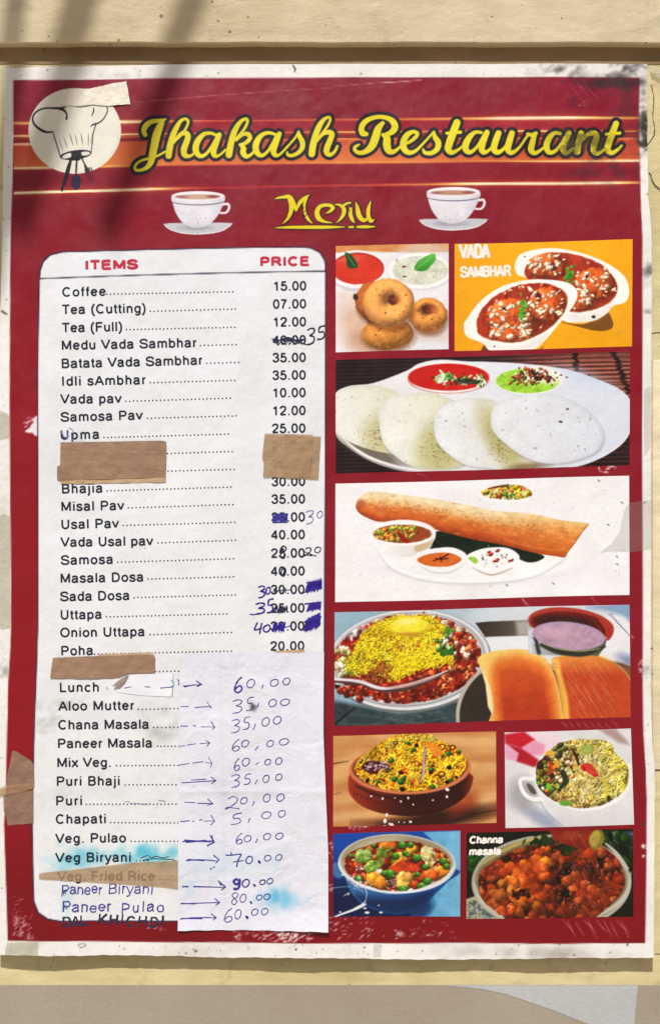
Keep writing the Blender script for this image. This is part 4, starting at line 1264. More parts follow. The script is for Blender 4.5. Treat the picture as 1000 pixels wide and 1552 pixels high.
# ------------------------------------------------------------------ pen marks: shapes in a unit box, y down
H_ = {
 '0': [[(0.55, 0.02), (0.2, 0.2), (0.02, 0.6), (0.2, 0.95), (0.6, 0.95), (0.95, 0.6), (0.95, 0.2), (0.7, 0.02), (0.45, 0.08)]],
 '6': [[(0.95, 0.0), (0.5, 0.2), (0.12, 0.55), (0.05, 0.85), (0.3, 1.0), (0.7, 0.95), (0.95, 0.75), (0.75, 0.58), (0.4, 0.62), (0.12, 0.8)]],
 '3': [[(0.1, 0.12), (0.5, 0.0), (0.85, 0.06), (0.75, 0.28), (0.4, 0.45), (0.75, 0.5), (0.85, 0.7), (0.6, 0.92), (0.1, 1.0)]],
 '5': [[(0.95, 0.0), (0.4, 0.1), (0.3, 0.45), (0.7, 0.45), (0.85, 0.7), (0.6, 0.95), (0.1, 1.0)]],
 '2': [[(0.2, 0.2), (0.5, 0.0), (0.85, 0.12), (0.75, 0.45), (0.35, 0.8), (0.05, 0.98), (0.1, 0.85), (0.4, 0.85), (1.0, 0.95)]],
 '8': [[(0.85, 0.1), (0.5, 0.0), (0.2, 0.2), (0.45, 0.45), (0.75, 0.7), (0.5, 0.98), (0.15, 0.85), (0.3, 0.55), (0.75, 0.35), (0.9, 0.12)]],
 '9': [[(0.85, 0.15), (0.4, 0.02), (0.1, 0.25), (0.4, 0.5), (0.85, 0.3), (0.9, 0.1), (0.85, 0.7), (0.5, 0.98), (0.05, 0.9)]],
 '7': [[(0.0, 0.1), (0.2, 0.12), (0.5, 0.08), (0.85, 0.05), (0.7, 0.45), (0.6, 1.0)], [(0.4, 0.62), (1.0, 0.5)], [(0.3, -0.15), (0.34, 0.08)]],
 '4': [[(0.35, 0.0), (0.05, 0.5), (0.1, 0.65), (0.85, 0.5)], [(0.85, 0.05), (0.7, 0.5), (0.6, 1.0)]],
 ',': [[(0.9, 0.0), (0.5, 0.5), (0.0, 1.0)]],
 '.': [[(0.2, 0.4), (0.5, 0.3), (0.8, 0.6), (0.5, 0.7)]],
}
pr_ = random.Random(21)
def hand(ch, x0, y0, x1, y1, z, w, passes=1):
    """a hand-written sign in the box (x0,y0)-(x1,y1) of zoom z=(ox,oy,scale)"""
    out = []
    for k in range(passes):
        for st_ in H_[ch]:
            P = catmull([(x0 + (x1 - x0) * a + pr_.uniform(-1, 1) * (0.6 + k), y0 + (y1 - y0) * b + pr_.uniform(-1, 1) * (0.6 + k)) for a, b in st_], 5)
            P = [(p[0] * z[2] + z[0], p[1] * z[2] + z[1]) for p in P]
            n = len(P)
            out.append((P, [1.5 * w * pr_.uniform(0.65, 1.15) for _ in range(n)]))
    return out
def penline(pts, z, w, smooth=True):
    P = catmull(pts, 5) if smooth and len(pts) > 2 else np.array(pts, float)
    P = [(p[0] * z[2] + z[0], p[1] * z[2] + z[1]) for p in P]
    return (P, [1.45 * w * pr_.uniform(0.6, 1.2) for _ in P])
def scribble(x0, y0, x1, y1, z, w, n=14, lean=12, tilt=0, amp=1.0):
    pts = []
    for i in range(n + 1):
        f = i / n
        x = x0 + (x1 - x0) * f
        top, bot = y0 + tilt * f, y1 + tilt * f
        pts.append((x + (lean if i % 2 else -lean * 0.2) + pr_.uniform(-2, 2), (top if i % 2 else bot) + pr_.uniform(-5, 5) * amp))
    return penline(pts, z, w, False)
Z4, Z6, Z3 = (240, 360, 0.28), (240, 690, 0.28), (0, 1240, 0.27)
blk, blue, dark = [], [], []
for k in range(5):
    blk.append(penline([(614 + k * 4, 548 + k * 6), (700, 560 - k * 5), (798 - k * 8, 548 + k * 7)], Z4, 1.1))
blk += [scribble(650, 545, 740, 585, Z4, 1.0, 9, 14)]
blk += hand('3', 800, 492, 852, 580, Z4, 1.75) + hand('5', 852, 478, 908, 552, Z4, 1.75) + [penline([(790, 578), (815, 578), (830, 570)], Z4, 1.3)]
line_part('crossed_out_price', blk[:6], m_pen_black, table, 0.36)
line_part('pen_note', blk[6:], m_pen_black, table, 0.36, 'handwritten 35 beside the crossed out 40.00')
line_part('pen_note', hand('3', 793, 300, 846, 372, Z6, 1.0) + hand('0', 858, 302, 888, 340, Z6, 1.0), m_pen_light, table, 0.36, 'handwritten 30 in pale blue beside Usal Pav')
line_part('crossed_out_price', [scribble(622, 316, 692, 362, Z6, 1.5, 15, 8), scribble(690, 320, 625, 362, Z6, 1.4, 12, -8), penline([(620, 320), (695, 318), (697, 362), (622, 364), (620, 322)], Z6, 1.4, False)], m_pen, table, 0.36)
line_part('pen_note', hand('2', 788, 500, 832, 546, Z6, 1.3) + [penline([(788, 520), (835, 540), (855, 546)], Z6, 1.2)] + hand('0', 846, 496, 878, 528, Z6, 1.3), m_pen_black, table, 0.36, 'handwritten 20 in black beside Samosa')
line_part('crossed_out_price', hand('8', 655, 492, 697, 558, Z6, 1.5, 2) + hand('0', 664, 608, 690, 655, Z6, 1.5, 1), m_pen_black, table, 0.36)
line_part('pen_note', hand('3', 536, 708, 582, 772, Z6, 1.75) + hand('0', 582, 714, 606, 752, Z6, 1.75), m_pen_dark, table, 0.36, 'handwritten 30 in blue left of a printed price')
line_part('pen_note', hand('3', 520, 800, 585, 860, Z6, 1.75) + [penline([(495, 860), (520, 862), (545, 855)], Z6, 1.4)] + hand('5', 582, 776, 626, 852, Z6, 1.75), m_pen_dark, table, 0.36, 'handwritten 35 in blue left of a printed price')
line_part('pen_note', hand('4', 520, 905, 568, 968, Z6, 1.75) + hand('0', 568, 918, 606, 956, Z6, 1.75), m_pen_dark, table, 0.36, 'handwritten 40 in blue left of a printed price')
line_part('crossed_out_price', [scribble(625, 718, 690, 750, Z6, 0.9, 8, 10), penline([(618, 735), (720, 728)], Z6, 0.8)], m_pen_black, table, 0.36)
line_part('crossed_out_price', [scribble(622, 815, 692, 852, Z6, 1.3, 13, 6), scribble(650, 818, 697, 850, Z6, 1.5, 8, 6), penline([(650, 835), (700, 830)], Z6, 1.2)], m_pen_black, table, 0.36)
line_part('crossed_out_price', [scribble(618, 905, 682, 955, Z6, 1.7, 15, 5), scribble(680, 908, 622, 952, Z6, 1.6, 12, -5), penline([(620, 922), (690, 930), (720, 918)], Z6, 1.0)], m_pen_dark, table, 0.36)
line_part('ink_block', [scribble(800, 686, 880, 742, Z6, 2.6, 22, 8, -14), scribble(803, 690, 878, 740, Z6, 2.6, 16, 6, -14), penline([(785, 745), (830, 720), (884, 675)], Z6, 1.6), penline([(800, 690), (884, 678)], Z6, 1.4)], m_pen_dark, table, 0.36)
line_part('ink_block', [scribble(806, 798, 876, 842, Z6, 1.7, 20, 8, -6), scribble(812, 800, 870, 836, Z6, 1.5, 12, 10, -4), penline([(790, 805), (882, 796)], Z6, 1.4), penline([(800, 845), (875, 808)], Z6, 1.4)], m_pen_dark, table, 0.36)
line_part('ink_block', [scribble(795, 888, 872, 952, Z6, 2.9, 24, 6, -26), scribble(798, 892, 870, 945, Z6, 2.7, 17, 6, -28), penline([(788, 905), (878, 852)], Z6, 1.8), penline([(800, 950), (878, 905)], Z6, 1.8)], m_pen_dark, table, 0.36)
def hw(s, x0, y0, x1, y1, cap, w, slant=0.12, jit_=1.0):
    st_ = text_strokes(s, x0, y0, x1, y1, cap, w, slant, jit_, pr_)
    out = []
    for p, ww in st_:
        out.append(([(a + pr_.uniform(-.55, .55), b + pr_.uniform(-.55, .55)) for a, b in p], [1.5 * ww * pr_.uniform(.7, 1.15) for _ in p]))
    return out
line_part('pen_note', hw('Paneer', 94, 1356, 154, 1355, 15.5, 1.35, 0.04) + hw('Biryani', 165, 1356, 231, 1354, 15.5, 1.25, 0.1), m_pen, table, 0.36, 'handwritten line Paneer Biryani under the tape wedge')
line_part('pen_note', [scribble(348, 400, 372, 436, Z3, 1.0, 5, 4)], m_pen, table, 0.38)
line_part('pen_note', hw('Paneer', 95, 1382.5, 167, 1382, 16, 1.45, 0.04) + hw('Pulao', 184, 1385, 248, 1381, 16, 1.45, 0.1), m_pen, table, 0.36, 'handwritten line Paneer Pulao')
line_part('pen_note', [scribble(356, 486, 378, 508, Z3, 1.2, 4, 4)], m_pen, table, 0.38)
line_part('pen_note', hw('DAL', 97, 1404, 131, 1402, 14.5, 2.1, 0.0) + hw('KHICHDI', 149, 1402, 248, 1403.5, 16, 2.1, 0.08, 1.5) + [penline([(350, 600), (420, 604), (500, 600)], Z3, 1.2)], m_pen_black, table, 0.36, 'handwritten capitals DAL KHICHDI over the table edge')
line_part("pen_note", [penline([(790, 225), (830, 210), (850, 222), (880, 214), (910, 222), (950, 215)], Z3, 0.8), penline([(800, 238), (860, 228), (960, 232), (985, 238)], Z3, 0.9)], m_pen_black, table, 0.36)
line_part('pen_note', [penline([(360, 1125), (372, 1160), (395, 1165), (398, 1130)], (0, 360, .26), 1.3), penline([(405, 1110), (430, 1130), (425, 1185)], (0, 360, .26), 0.8)], m_pen_light, table, 0.36)
line_part('pen_note', [penline([(700, 800), (720, 795), (730, 805)], (0, 1000, .27), .6), penline([(740, 805), (820, 812), (830, 818)], (0, 1000, .27), .6), penline([(890, 788), (930, 795)], (0, 1000, .27), .6)], m_pen_light, table, 0.36)
# ------------------------------------------------------------------ the nine food photographs printed on the poster
fr = random.Random(99)
def noodles(cv, region, n, L_, w, pal, r=fr, curl=1.2, alpha=1.0, shade=True):
    pts = pick_in(region, n, r)
    pts.sort(key=lambda p: p[1])
    for (x, y) in pts:
        a = r.uniform(0, 2 * math.pi)
        l = L_ * r.uniform(0.5, 1.3)
        c = jit(r.choice(pal), 22, r)
        p = [(x, y, w)]
        for k in range(3):
            a += r.uniform(-curl, curl)
            x += l / 3 * math.cos(a)
            y += l / 3 * math.sin(a)
            p.append((x, y, w * r.uniform(0.7, 1)))
        if shade:
            cv.stroke([(q[0] + w * .45, q[1] + w * .6, q[2]) for q in p], tuple(v * 0.35 for v in c), soft=2, alpha=0.55 * alpha)
        cv.stroke(p, c, soft=1.5, alpha=alpha)
def grains(cv, region, n, L_, w, pal, r=fr, sh=0.35, ang=None, spec=0.15):
    pts = pick_in(region, n, r)
    for (x, y) in pts:
        a = r.uniform(0, math.pi) if ang is None else ang + r.uniform(-0.7, 0.7)
        cv.blob(x, y, L_ * r.uniform(0.6, 1.2) / 2, w * r.uniform(0.7, 1.2) / 2, jit(r.choice(pal), 20, r), rot=a, sh=sh, spec=spec)
def lumps(cv, region, n, rr, pal, r=fr, spec=0.25, bump_=0.25, sh=0.4, flat=0.8):
    for (x, y) in pick_in(region, n, r):
        s = rr * r.uniform(0.55, 1.3)
        cv.blob(x, y, s, s * r.uniform(flat * 0.8, 1.1), jit(r.choice(pal), 20, r), rot=r.uniform(0, 3), spec=spec, bump=bump_, sh=sh)
def specks(cv, region, n, rr, c, r=fr, alpha=0.7):
    for (x, y) in pick_in(region, n, r):
        cv.ell(x, y, rr * r.uniform(0.4, 1.5), rr * r.uniform(0.4, 1.0), jit(c, 20, r), rot=r.uniform(0, 3), soft=2, alpha=alpha * r.uniform(.4, 1))
def setclip(cv, pts, soft=3, smooth=True):
    m = np.zeros((cv.H, cv.W), np.float32)
    sl, mm, _, _ = cv.polymask(pts, soft, smooth)
    m[sl] = mm
    cv.clip = m
FP = []

# 1 fried lentil rings with two bowls of chutney -------------------------------------------------
v = Canvas(500, 360, 0.28, 660, 640, 0.46, (224, 224, 232))
v.tint(lambda a, X, Y: a * (1 - 0.06 * np.clip((X - 200) / 500, 0, 1) * np.clip((Y - 200) / 300, 0, 1))[..., None])
v.poly([(0, 0), (660, 0), (660, 78), (400, 82), (200, 74), (0, 84)], (208, 148, 96), smooth=False, soft=5, tex=(40, 0.10, 2))
for k in range(9):
    v.stroke([(0, 42 + k * 5, 3), (300, 40 + k * 5 + fr.uniform(-3, 3), 3), (660, 38 + k * 5, 3)], (176, 116, 70), soft=3, alpha=0.35)
v.ell(140, 480, 90, 150, (196, 140, 100), rot=-0.3, soft=110, alpha=0.55)
v.ell(250, 560, 120, 60, (150, 96, 60), soft=70, alpha=0.5)
v.ell(540, 520, 100, 30, (190, 160, 140), soft=50, alpha=0.6)
v.ell(520, 150, 190, 130, (210, 212, 222), soft=50, alpha=0.5)
v.ell(150, 184, 150, 112, (198, 196, 206), soft=6)
v.ell(145, 172, 158, 102, (236, 234, 238), soft=5)
v.ell(150, 168, 142, 86, (160, 46, 36), soft=5)
v.ell(150, 172, 136, 82, (204, 66, 46), soft=6, tex=(60, 0.06, 3))
v.ell(90, 120, 80, 16, (226, 140, 120), rot=-0.1, soft=20, alpha=0.4)
v.poly([(80, 82), (112, 92), (142, 130), (150, 162), (120, 168), (94, 160), (88, 120)], (38, 82, 48), soft=4)
v.stroke([(82, 84, 2), (110, 120, 4), (136, 160, 3)], (110, 150, 100), soft=3)
v.ell(485, 188, 176, 100, (206, 206, 214), soft=6)
v.ell(485, 180, 172, 96, (236, 236, 238), soft=5)
v.ell(487, 178, 152, 78, (204, 206, 192), soft=6, tex=(26, 0.10, 7))
specks(v, ellpts(487, 178, 140, 70), 60, 7, (232, 232, 222))
specks(v, ellpts(487, 178, 140, 70), 22, 4, (150, 140, 100))
v.ell(400, 158, 12, 6, (120, 90, 50)); v.ell(402, 212, 12, 5, (110, 80, 50)); v.ell(360, 124, 8, 10, (150, 150, 150), alpha=.6)
v.poly([(456, 172), (470, 134), (508, 106), (562, 86), (572, 118), (545, 154), (520, 178), (480, 182)], vgrad(90, (104, 182, 84), 180, (58, 140, 52)), soft=4)
v.stroke([(462, 174, 3), (510, 136, 4), (560, 94, 2)], (150, 206, 120), soft=3, alpha=0.8)
def vada(cx, cy, rx, ry, c, hx, hy, hrx, hry, seed):
    r = random.Random(seed)
    v.ell(cx + 8, cy + ry * .25, rx * 1.02, ry * .95, (110, 62, 34), soft=26, alpha=.55)
    e_ = max(rx, ry) + 12
    sl, X, Y = v.win(cx - e_, cy - e_, cx + e_, cy + e_)
    nz = noise2(Y.shape[0], X.shape[1], 26, seed, 3) - .5
    u, w = (X - cx) / rx, (Y - cy) / ry
    R = np.sqrt(u * u + w * w) + nz * .07
    if hrx:
        Hh = np.sqrt(((X - hx) / hrx) ** 2 + ((Y - hy) / hry) ** 2) + nz * .3
        t = np.clip((Hh - 1) / np.maximum(Hh - 1 + (1 - R) * rx / hrx * 1.0, .05), 0, 1)
    else:
        t = .5 + .5 * R
    rad = -np.cos(np.pi * t)
    z = np.sin(np.pi * np.clip(t, .02, .98))
    q = np.sqrt(u * u + w * w) + 1e-3
    nl = np.clip(rad * (u / q) * -.35 + rad * (w / q) * -.55 + z * .75, -.2, 1)
    col_ = np.array(c, float) * (.70 + .42 * nl + nz * .16)[..., None]
    m = np.clip(.5 + (1 - R) * min(rx, ry) / 3, 0, 1)
    v.put(sl, m, np.clip(col_, 0, 255))
    if hrx:
        m = np.clip(.5 + (1 - Hh) * hrx / 5, 0, 1)
        hc = np.array([96, 46, 24.]) + (np.array([196, 112, 58.]) - np.array([96, 46, 24.])) * np.clip((X - hx + hrx * .1) / hrx + Y * 0, 0, 1)[..., None]
        v.put(sl, m, hc)
    reg = ellpts(cx, cy, rx * 0.9, ry * 0.9)
    for (x, y) in pick_in(reg, 70, r):
        v.ell(x, y, r.uniform(4, 12), r.uniform(3, 8), jit((222, 150, 84), 26, r), rot=r.uniform(0, 3), soft=9, alpha=r.uniform(0.1, 0.3))
    for (x, y) in pick_in(reg, 16, r):
        v.ell(x, y, r.uniform(2, 6), r.uniform(2, 5), (128, 62, 28), soft=4, alpha=r.uniform(0.4, 0.9))
vada(312, 518, 140, 88, (216, 150, 76), 0, 0, 0, 0, 1)
vada(232, 345, 96, 108, (186, 110, 54), 0, 0, 0, 0, 2)
v.ell(140, 322, 14, 18, (70, 40, 34), soft=8); v.ell(220, 450, 22, 14, (110, 60, 40), soft=10)
vada(530, 420, 104, 94, (220, 152, 82), 530, 388, 42, 22, 3)
vada(316, 355, 138, 134, (230, 166, 98), 345, 340, 32, 27, 4)
mv = v.maskof([(120, 220), (300, 205), (460, 300), (640, 320), (650, 520), (460, 530), (430, 620), (200, 620), (150, 480), (120, 360)], 30)
v.warp(6, 40, 3, mv)
v.grit(.05, 9, 5, mv)
v.mult(0.02, 14, 3)
FP.append((v, [(508.7, 372.6), (679.6, 369.5), (679.5, 529.6), (508.7, 533.7)], 'food photo of golden fried lentil rings with red and white chutney'))

# 2 lentil rings in gravy on orange ---------------------------------------------------------------
v = Canvas(680, 358, 0.32, 880, 560, 0.5, (224, 160, 30))
v.tint(lambda a, X, Y: a * (1 + 0.05 * np.sin(X / 300) - 0.06 * Y / 560)[..., None])
def oy2(p): return [(x, y + 6) for x, y in p]
v.poly(oy2([(530, 400), (640, 410), (740, 352), (772, 390), (774, 425), (740, 442), (680, 440), (600, 420)]), (120, 84, 30), soft=5)
v.poly(oy2([(150, 540), (165, 505), (200, 540)]), (100, 70, 40), soft=5, smooth=False)
v.poly(oy2([(420, 535), (450, 512), (440, 536)]), (150, 110, 30), soft=5, smooth=False)
def sambhar(outer, inner, lipsh, mounds, holes, sprig, seed):
    v.poly(outer, (238, 234, 230), soft=4)
    v.poly(lipsh, (206, 202, 202), soft=16, alpha=0.55)
    v.poly([(x + 2, y + 3) for x, y in inner], (150, 96, 66), soft=6)
    setclip(v, inner, 4)
    v.poly(inner, (158, 62, 34), soft=4, tex=(40, 0.2, seed))
    r = random.Random(seed)
    for (cx, cy, rx, ry) in mounds:
        v.blob(cx, cy, rx, ry, (190, 92, 42), spec=0.2, bump=0.2, amb=0.6)
        for (x, y) in pick_in(ellpts(cx, cy, rx * .85, ry * .85), 60, r):
            v.ell(x, y, r.uniform(5, 18), r.uniform(4, 10), jit((204, 112, 46), 30, r), rot=r.uniform(0, 3), soft=8, alpha=r.uniform(.15, .5))
    for (cx, cy, rx, ry) in mounds:
        for _ in range(8):
            a = r.uniform(0, 3)
            x, y = cx + r.uniform(-rx, rx) * .7, cy + r.uniform(-ry, ry) * .7
            v.stroke([(x, y, 4), (x + 20 * math.cos(a), y + 20 * math.sin(a), 5), (x + 30 * math.cos(a + .4), y + 34 * math.sin(a + .4), 2)], (232, 150, 96), soft=5, alpha=0.5)
    for (cx, cy, rx, ry, ro) in holes:
        v.ell(cx, cy, rx, ry, (76, 22, 16), rot=ro, soft=9)
    for (x, y) in pick_in(inner, 46, r):
        v.ell(x, y, r.uniform(4, 14), r.uniform(3, 8), (110, 34, 22), rot=r.uniform(0, 3), soft=8, alpha=r.uniform(.2, .6))
    for (cx, cy, sx, sy, n) in [(m[0] + dx * m[2], m[1] + dy * m[3], m[2] * .34, m[3] * .30, 8) for m in mounds for dx, dy in ((-.55, -.45), (.45, -.5), (-.4, .25), (.45, .3))]:
        for _ in range(n):
            x, y = r.gauss(cx, sx * .7), r.gauss(cy, sy * .7)
            s = r.uniform(3.2, 9)
            v.blob(x, y, s * r.uniform(1, 2.3), s, jit((238, 212, 186), 14, r), rot=r.uniform(-1, 1), spec=0.25, sh=0.5)
    for (x, y) in pick_in(inner, 16, r):
        v.blob(x, y, 6, 4, jit((240, 214, 184), 12, r), rot=r.uniform(0, 3), sh=.5)
    v.clip = None
    mm_ = v.maskof(inner, 14)
    v.warp(7, 20, seed, mm_)
    v.warp(3, 7, seed + 9, mm_)
    v.grit(.14, 10, seed, mm_)
    sx, sy = sprig
    for _ in range(34):
        v.ell(sx + r.gauss(0, 9), sy + r.gauss(0, 24), r.uniform(4, 9), r.uniform(3, 8), jit((66, 150, 40), 34, r), rot=r.uniform(0, 3), soft=3)
    v.clip = None
b_out = oy2([(312, 130), (335, 82), (400, 58), (500, 50), (620, 72), (740, 118), (825, 180), (852, 250), (835, 305), (775, 325), (745, 360), (690, 392), (620, 402), (540, 392), (480, 300), (380, 200), (325, 175)])
b_in = oy2([(357, 165), (375, 112), (430, 80), (520, 68), (630, 88), (730, 135), (785, 200), (792, 260), (750, 312), (650, 348), (560, 345), (500, 270), (440, 205), (380, 200)])
sambhar(b_out, b_in, oy2([(560, 365), (700, 350), (780, 300), (775, 330), (700, 390), (600, 402)]), [(455, 136, 88, 62), (690, 222, 92, 72), (610, 300, 80, 48)], [(492, 145, 14, 20, -.1), (648, 190, 12, 14, 0)], (570, 182), 5)
f_out = oy2([(70, 420), (85, 385), (150, 300), (230, 242), (300, 215), (400, 198), (540, 208), (598, 240), (606, 285), (580, 335), (540, 385), (470, 470), (440, 500), (405, 528), (330, 534), (200, 536), (170, 508), (140, 492), (85, 468)])
f_in = oy2([(128, 420), (150, 345), (220, 275), (330, 225), (450, 216), (535, 245), (560, 300), (535, 365), (455, 440), (330, 494), (220, 488), (150, 465)])
sambhar(f_out, f_in, oy2([(150, 480), (250, 515), (370, 500), (460, 450), (450, 490), (400, 526), (200, 530)]), [(290, 380, 118, 88), (465, 325, 88, 88), (300, 455, 110, 45)], [(262, 342, 16, 10, .3), (423, 288, 13, 24, -.1)], (348, 342), 6)
v.poly(oy2([(360, 205), (440, 203), (540, 212), (598, 242), (606, 285), (594, 286), (580, 250), (530, 225), (440, 214), (372, 212)]), (240, 238, 236), soft=3, smooth=False)
v.ell(684, 382, 10, 8, (60, 50, 50)); v.ell(360, 96, 4, 4, (60, 50, 50)); v.ell(215, 522, 4, 4, (80, 70, 70))
FP.append((v, [(688.6, 369.5), (957.8, 363), (957, 525.4), (688.6, 532)], 'food photo of lentil rings in gravy on an orange ground, captioned vada sambhar'))

# 3 steamed rice cakes on a white plate ----------------------------------------------------------------
v = Canvas(500, 530, 0.26, 1780, 740, 0.36, (40, 28, 30))
def f3(a, X, Y):
    g_ = np.clip((X - 850 + Y * 0) / 500, 0, 1)
    slat = (np.sin((Y + 0.02 * X) / 3.6) * .5 + .5) ** 2
    n_ = noise2(v.H, v.W, 60, 4, 3)
    c = np.array([52, 34, 36]) * (1 - g_)[..., None] + np.array([150, 92, 80]) * g_[..., None]
    c = c * (0.5 + 0.5 * slat + 0.35 * n_)[..., None]
    c = c * (1 - 0.62 * np.clip((Y - 300) / 200, 0, 1) * g_)[..., None]
    return c
v.tint(f3)
for k in range(9):
    y = 30 + k * 26 + fr.uniform(-3, 3)
    v.stroke([(1180, y, 4), (1500, y - 8, 6), (1780, y - 14, 5)], (52, 28, 28), soft=4, alpha=0.7)
    v.stroke([(1300, y + 10, 3), (1500, y + 3, 5), (1780, y - 4, 5)], (196, 138, 122), soft=4, alpha=0.6)
for k in range(6):
    y = 560 + k * 28
    v.stroke([(1540, y, 4), (1780, y - 10, 6)], (20, 14, 14), soft=5, alpha=.8)
    v.stroke([(1400, y + 14, 3), (1780, y + 4, 3)], (120, 70, 62), soft=4, alpha=.7)
for bx in (1425, 1650):
    for k in range(16):
        y = 10 + k * 16
        v.ell(bx + k * (1 if bx < 1500 else 6) + fr.uniform(-4, 4), y, 20, 7, (38, 24, 28), rot=fr.uniform(-.6, .6), soft=5)
plate = [(20, 280), (100, 215), (250, 195), (440, 125), (520, 80), (640, 58), (800, 68), (923, 71), (1160, 85), (1400, 120), (1600, 190), (1700, 240), (1750, 300), (1757, 380), (1750, 475), (1690, 560), (1560, 640), (1400, 690), (1100, 730), (600, 716), (420, 706), (250, 655), (110, 572), (30, 484)]
v.poly(plate, hgrad(100, (226, 228, 230), 1500, (208, 214, 230)), soft=5, smooth=True)
v.stroke([(1560, 636, 3), (1690, 552, 6), (1752, 470, 4)], (236, 238, 244), soft=5, alpha=.6)
v.ell(1480, 160, 160, 40, (190, 206, 230), rot=0.35, soft=60, alpha=.5)
v.ell(250, 600, 200, 46, (96, 84, 74), rot=0.42, soft=40, alpha=.8)
v.stroke([(60, 505, 10), (150, 580, 14), (260, 640, 14), (430, 690, 12), (600, 700, 10)], (232, 232, 236), soft=6)
def idli(pts, f, sd, shade_):
    v.poly([(x + 6, y + 10) for x, y in pts], (110, 104, 80), soft=22, alpha=0.4)
    v.poly(pts, f, soft=4, tex=(70, 0.018, sd))
    mi = v.maskof(pts, 60)
    mo = v.maskof(pts, 4)
    v.a *= (1 - .10 * mo * (1 - mi))[..., None]
    v.grit(.03, 8, sd, mo)
    r = random.Random(sd)
    for (x, y) in pick_in(pts, 26, r):
        v.ell(x, y, r.uniform(2, 7), r.uniform(1, 4), (112, 112, 100), rot=r.uniform(0, 3), soft=3, alpha=r.uniform(.3, .9))
    cx, cy, rx, ry, ro, al = shade_
    if al == 0:
        return
    setclip(v, pts, 5)
    v.ell(cx, cy, rx, ry, (176, 172, 122), rot=ro, soft=rx * .8, alpha=al)
    for _ in range(150):
        x, y = cx + r.gauss(0, rx * .4), cy + r.gauss(0, ry * .4)
        v.ell(x, y, r.uniform(2, 7), r.uniform(2, 5), jit((140, 130, 84), 26, r), soft=4, alpha=r.uniform(.15, .6))
    for _ in range(50):
        x, y = cx + r.gauss(0, rx * .35), cy + r.gauss(0, ry * .35)
        v.ell(x, y, r.uniform(2, 5), r.uniform(2, 4), (90, 76, 50), soft=3, alpha=r.uniform(.3, .8))
    v.clip = None
idli([(-10, 360), (20, 270), (100, 220), (250, 205), (400, 260), (440, 400), (400, 590), (330, 602), (230, 580), (130, 545), (30, 480)], hgrad(60, (228, 231, 228), 330, (216, 217, 198)), 31, (290, 500, 110, 120, 0, .55))
idli([(285, 400), (300, 330), (380, 270), (560, 250), (720, 300), (800, 450), (790, 600), (776, 668), (700, 690), (600, 696), (480, 680), (380, 620), (310, 540)], hgrad(330, (228, 231, 228), 700, (212, 212, 190)), 32, (640, 570, 130, 170, .5, .75))
idli([(604, 450), (620, 370), (700, 305), (850, 280), (1000, 320), (1120, 480), (1190, 640), (1165, 690), (1080, 704), (900, 688), (780, 668), (690, 610), (625, 540)], hgrad(640, (224, 228, 234), 1000, (214, 216, 214)), 33, (1000, 520, 90, 220, -.55, .85))
v.ell(1150, 684, 120, 24, (120, 96, 70), rot=-.1, soft=24, alpha=.7)
idli([(936, 440), (945, 350), (1020, 290), (1150, 258), (1300, 262), (1450, 320), (1560, 420), (1590, 520), (1540, 600), (1400, 652), (1250, 662), (1120, 620), (1010, 540), (960, 490)], hgrad(940, (222, 225, 232), 1560, (208, 213, 226)), 34, (1250, 470, 60, 60, 0, .0))
v.ell(1382, 346, 9, 5, (60, 54, 60)); v.ell(1342, 420, 12, 6, (50, 44, 50), rot=.2); v.ell(1194, 575, 14, 8, (150, 150, 165), alpha=.6)
v.ell(690, 162, 244, 90, (242, 242, 244), soft=5)
v.ell(690, 160, 236, 80, (188, 38, 26), soft=5, tex=(90, 0.05, 5))
v.ell(690, 176, 236, 80, (160, 28, 20), soft=6, ring=5, alpha=.5)
for (cx, cy, n, sx) in ((660, 165, 60, 45), (760, 180, 40, 60), (870, 185, 34, 26)):
    for _ in range(n):
        x, y = cx + fr.gauss(0, sx * .6), cy + fr.gauss(0, 17)
        v.ell(x, y, fr.uniform(6, 15), fr.uniform(4, 9), fr.choice([(70, 130, 50), (110, 170, 80), (206, 220, 190), (226, 234, 214), (40, 70, 30)]), rot=fr.uniform(0, 3), soft=3)
v.ell(800, 185, 70, 16, (26, 40, 22), rot=.05, soft=10, alpha=.8)
v.stroke([(640, 120, 10), (660, 150, 16), (650, 190, 10)], (220, 230, 206), soft=4)
v.ell(1155, 182, 194, 78, (236, 238, 236), soft=6)
v.ell(1150, 182, 186, 72, (150, 196, 68), soft=6, tex=(26, 0.14, 6))
setclip(v, ellpts(1150, 182, 186, 72), 4)
specks(v, ellpts(1150, 182, 186, 72), 120, 12, (176, 214, 100), alpha=.5)
specks(v, ellpts(1150, 182, 186, 72), 50, 8, (120, 166, 40), alpha=.6)
v.clip = None
v.ell(1250, 150, 110, 46, (230, 232, 222), rot=.2, soft=30, alpha=.9)
for _ in range(90):
    x, y = 1195 + fr.gauss(0, 48), 150 + fr.gauss(0, 20)
    v.blob(x, y, fr.uniform(8, 18), fr.uniform(5, 10), fr.choice([(150, 66, 34), (178, 92, 50), (110, 40, 26), (60, 26, 30), (226, 214, 190)]), rot=fr.uniform(0, 3))
for _ in range(34):
    v.ell(1210 + fr.gauss(0, 80), 165 + fr.gauss(0, 26), 6, 5, (40, 30, 38), soft=2)
v.ell(1232, 127, 9, 7, (232, 232, 236))
FP.append((v, [(508.6, 546), (954, 533), (953.5, 705.5), (508.6, 718)], 'food photo of steamed white rice cakes on an oval plate'))

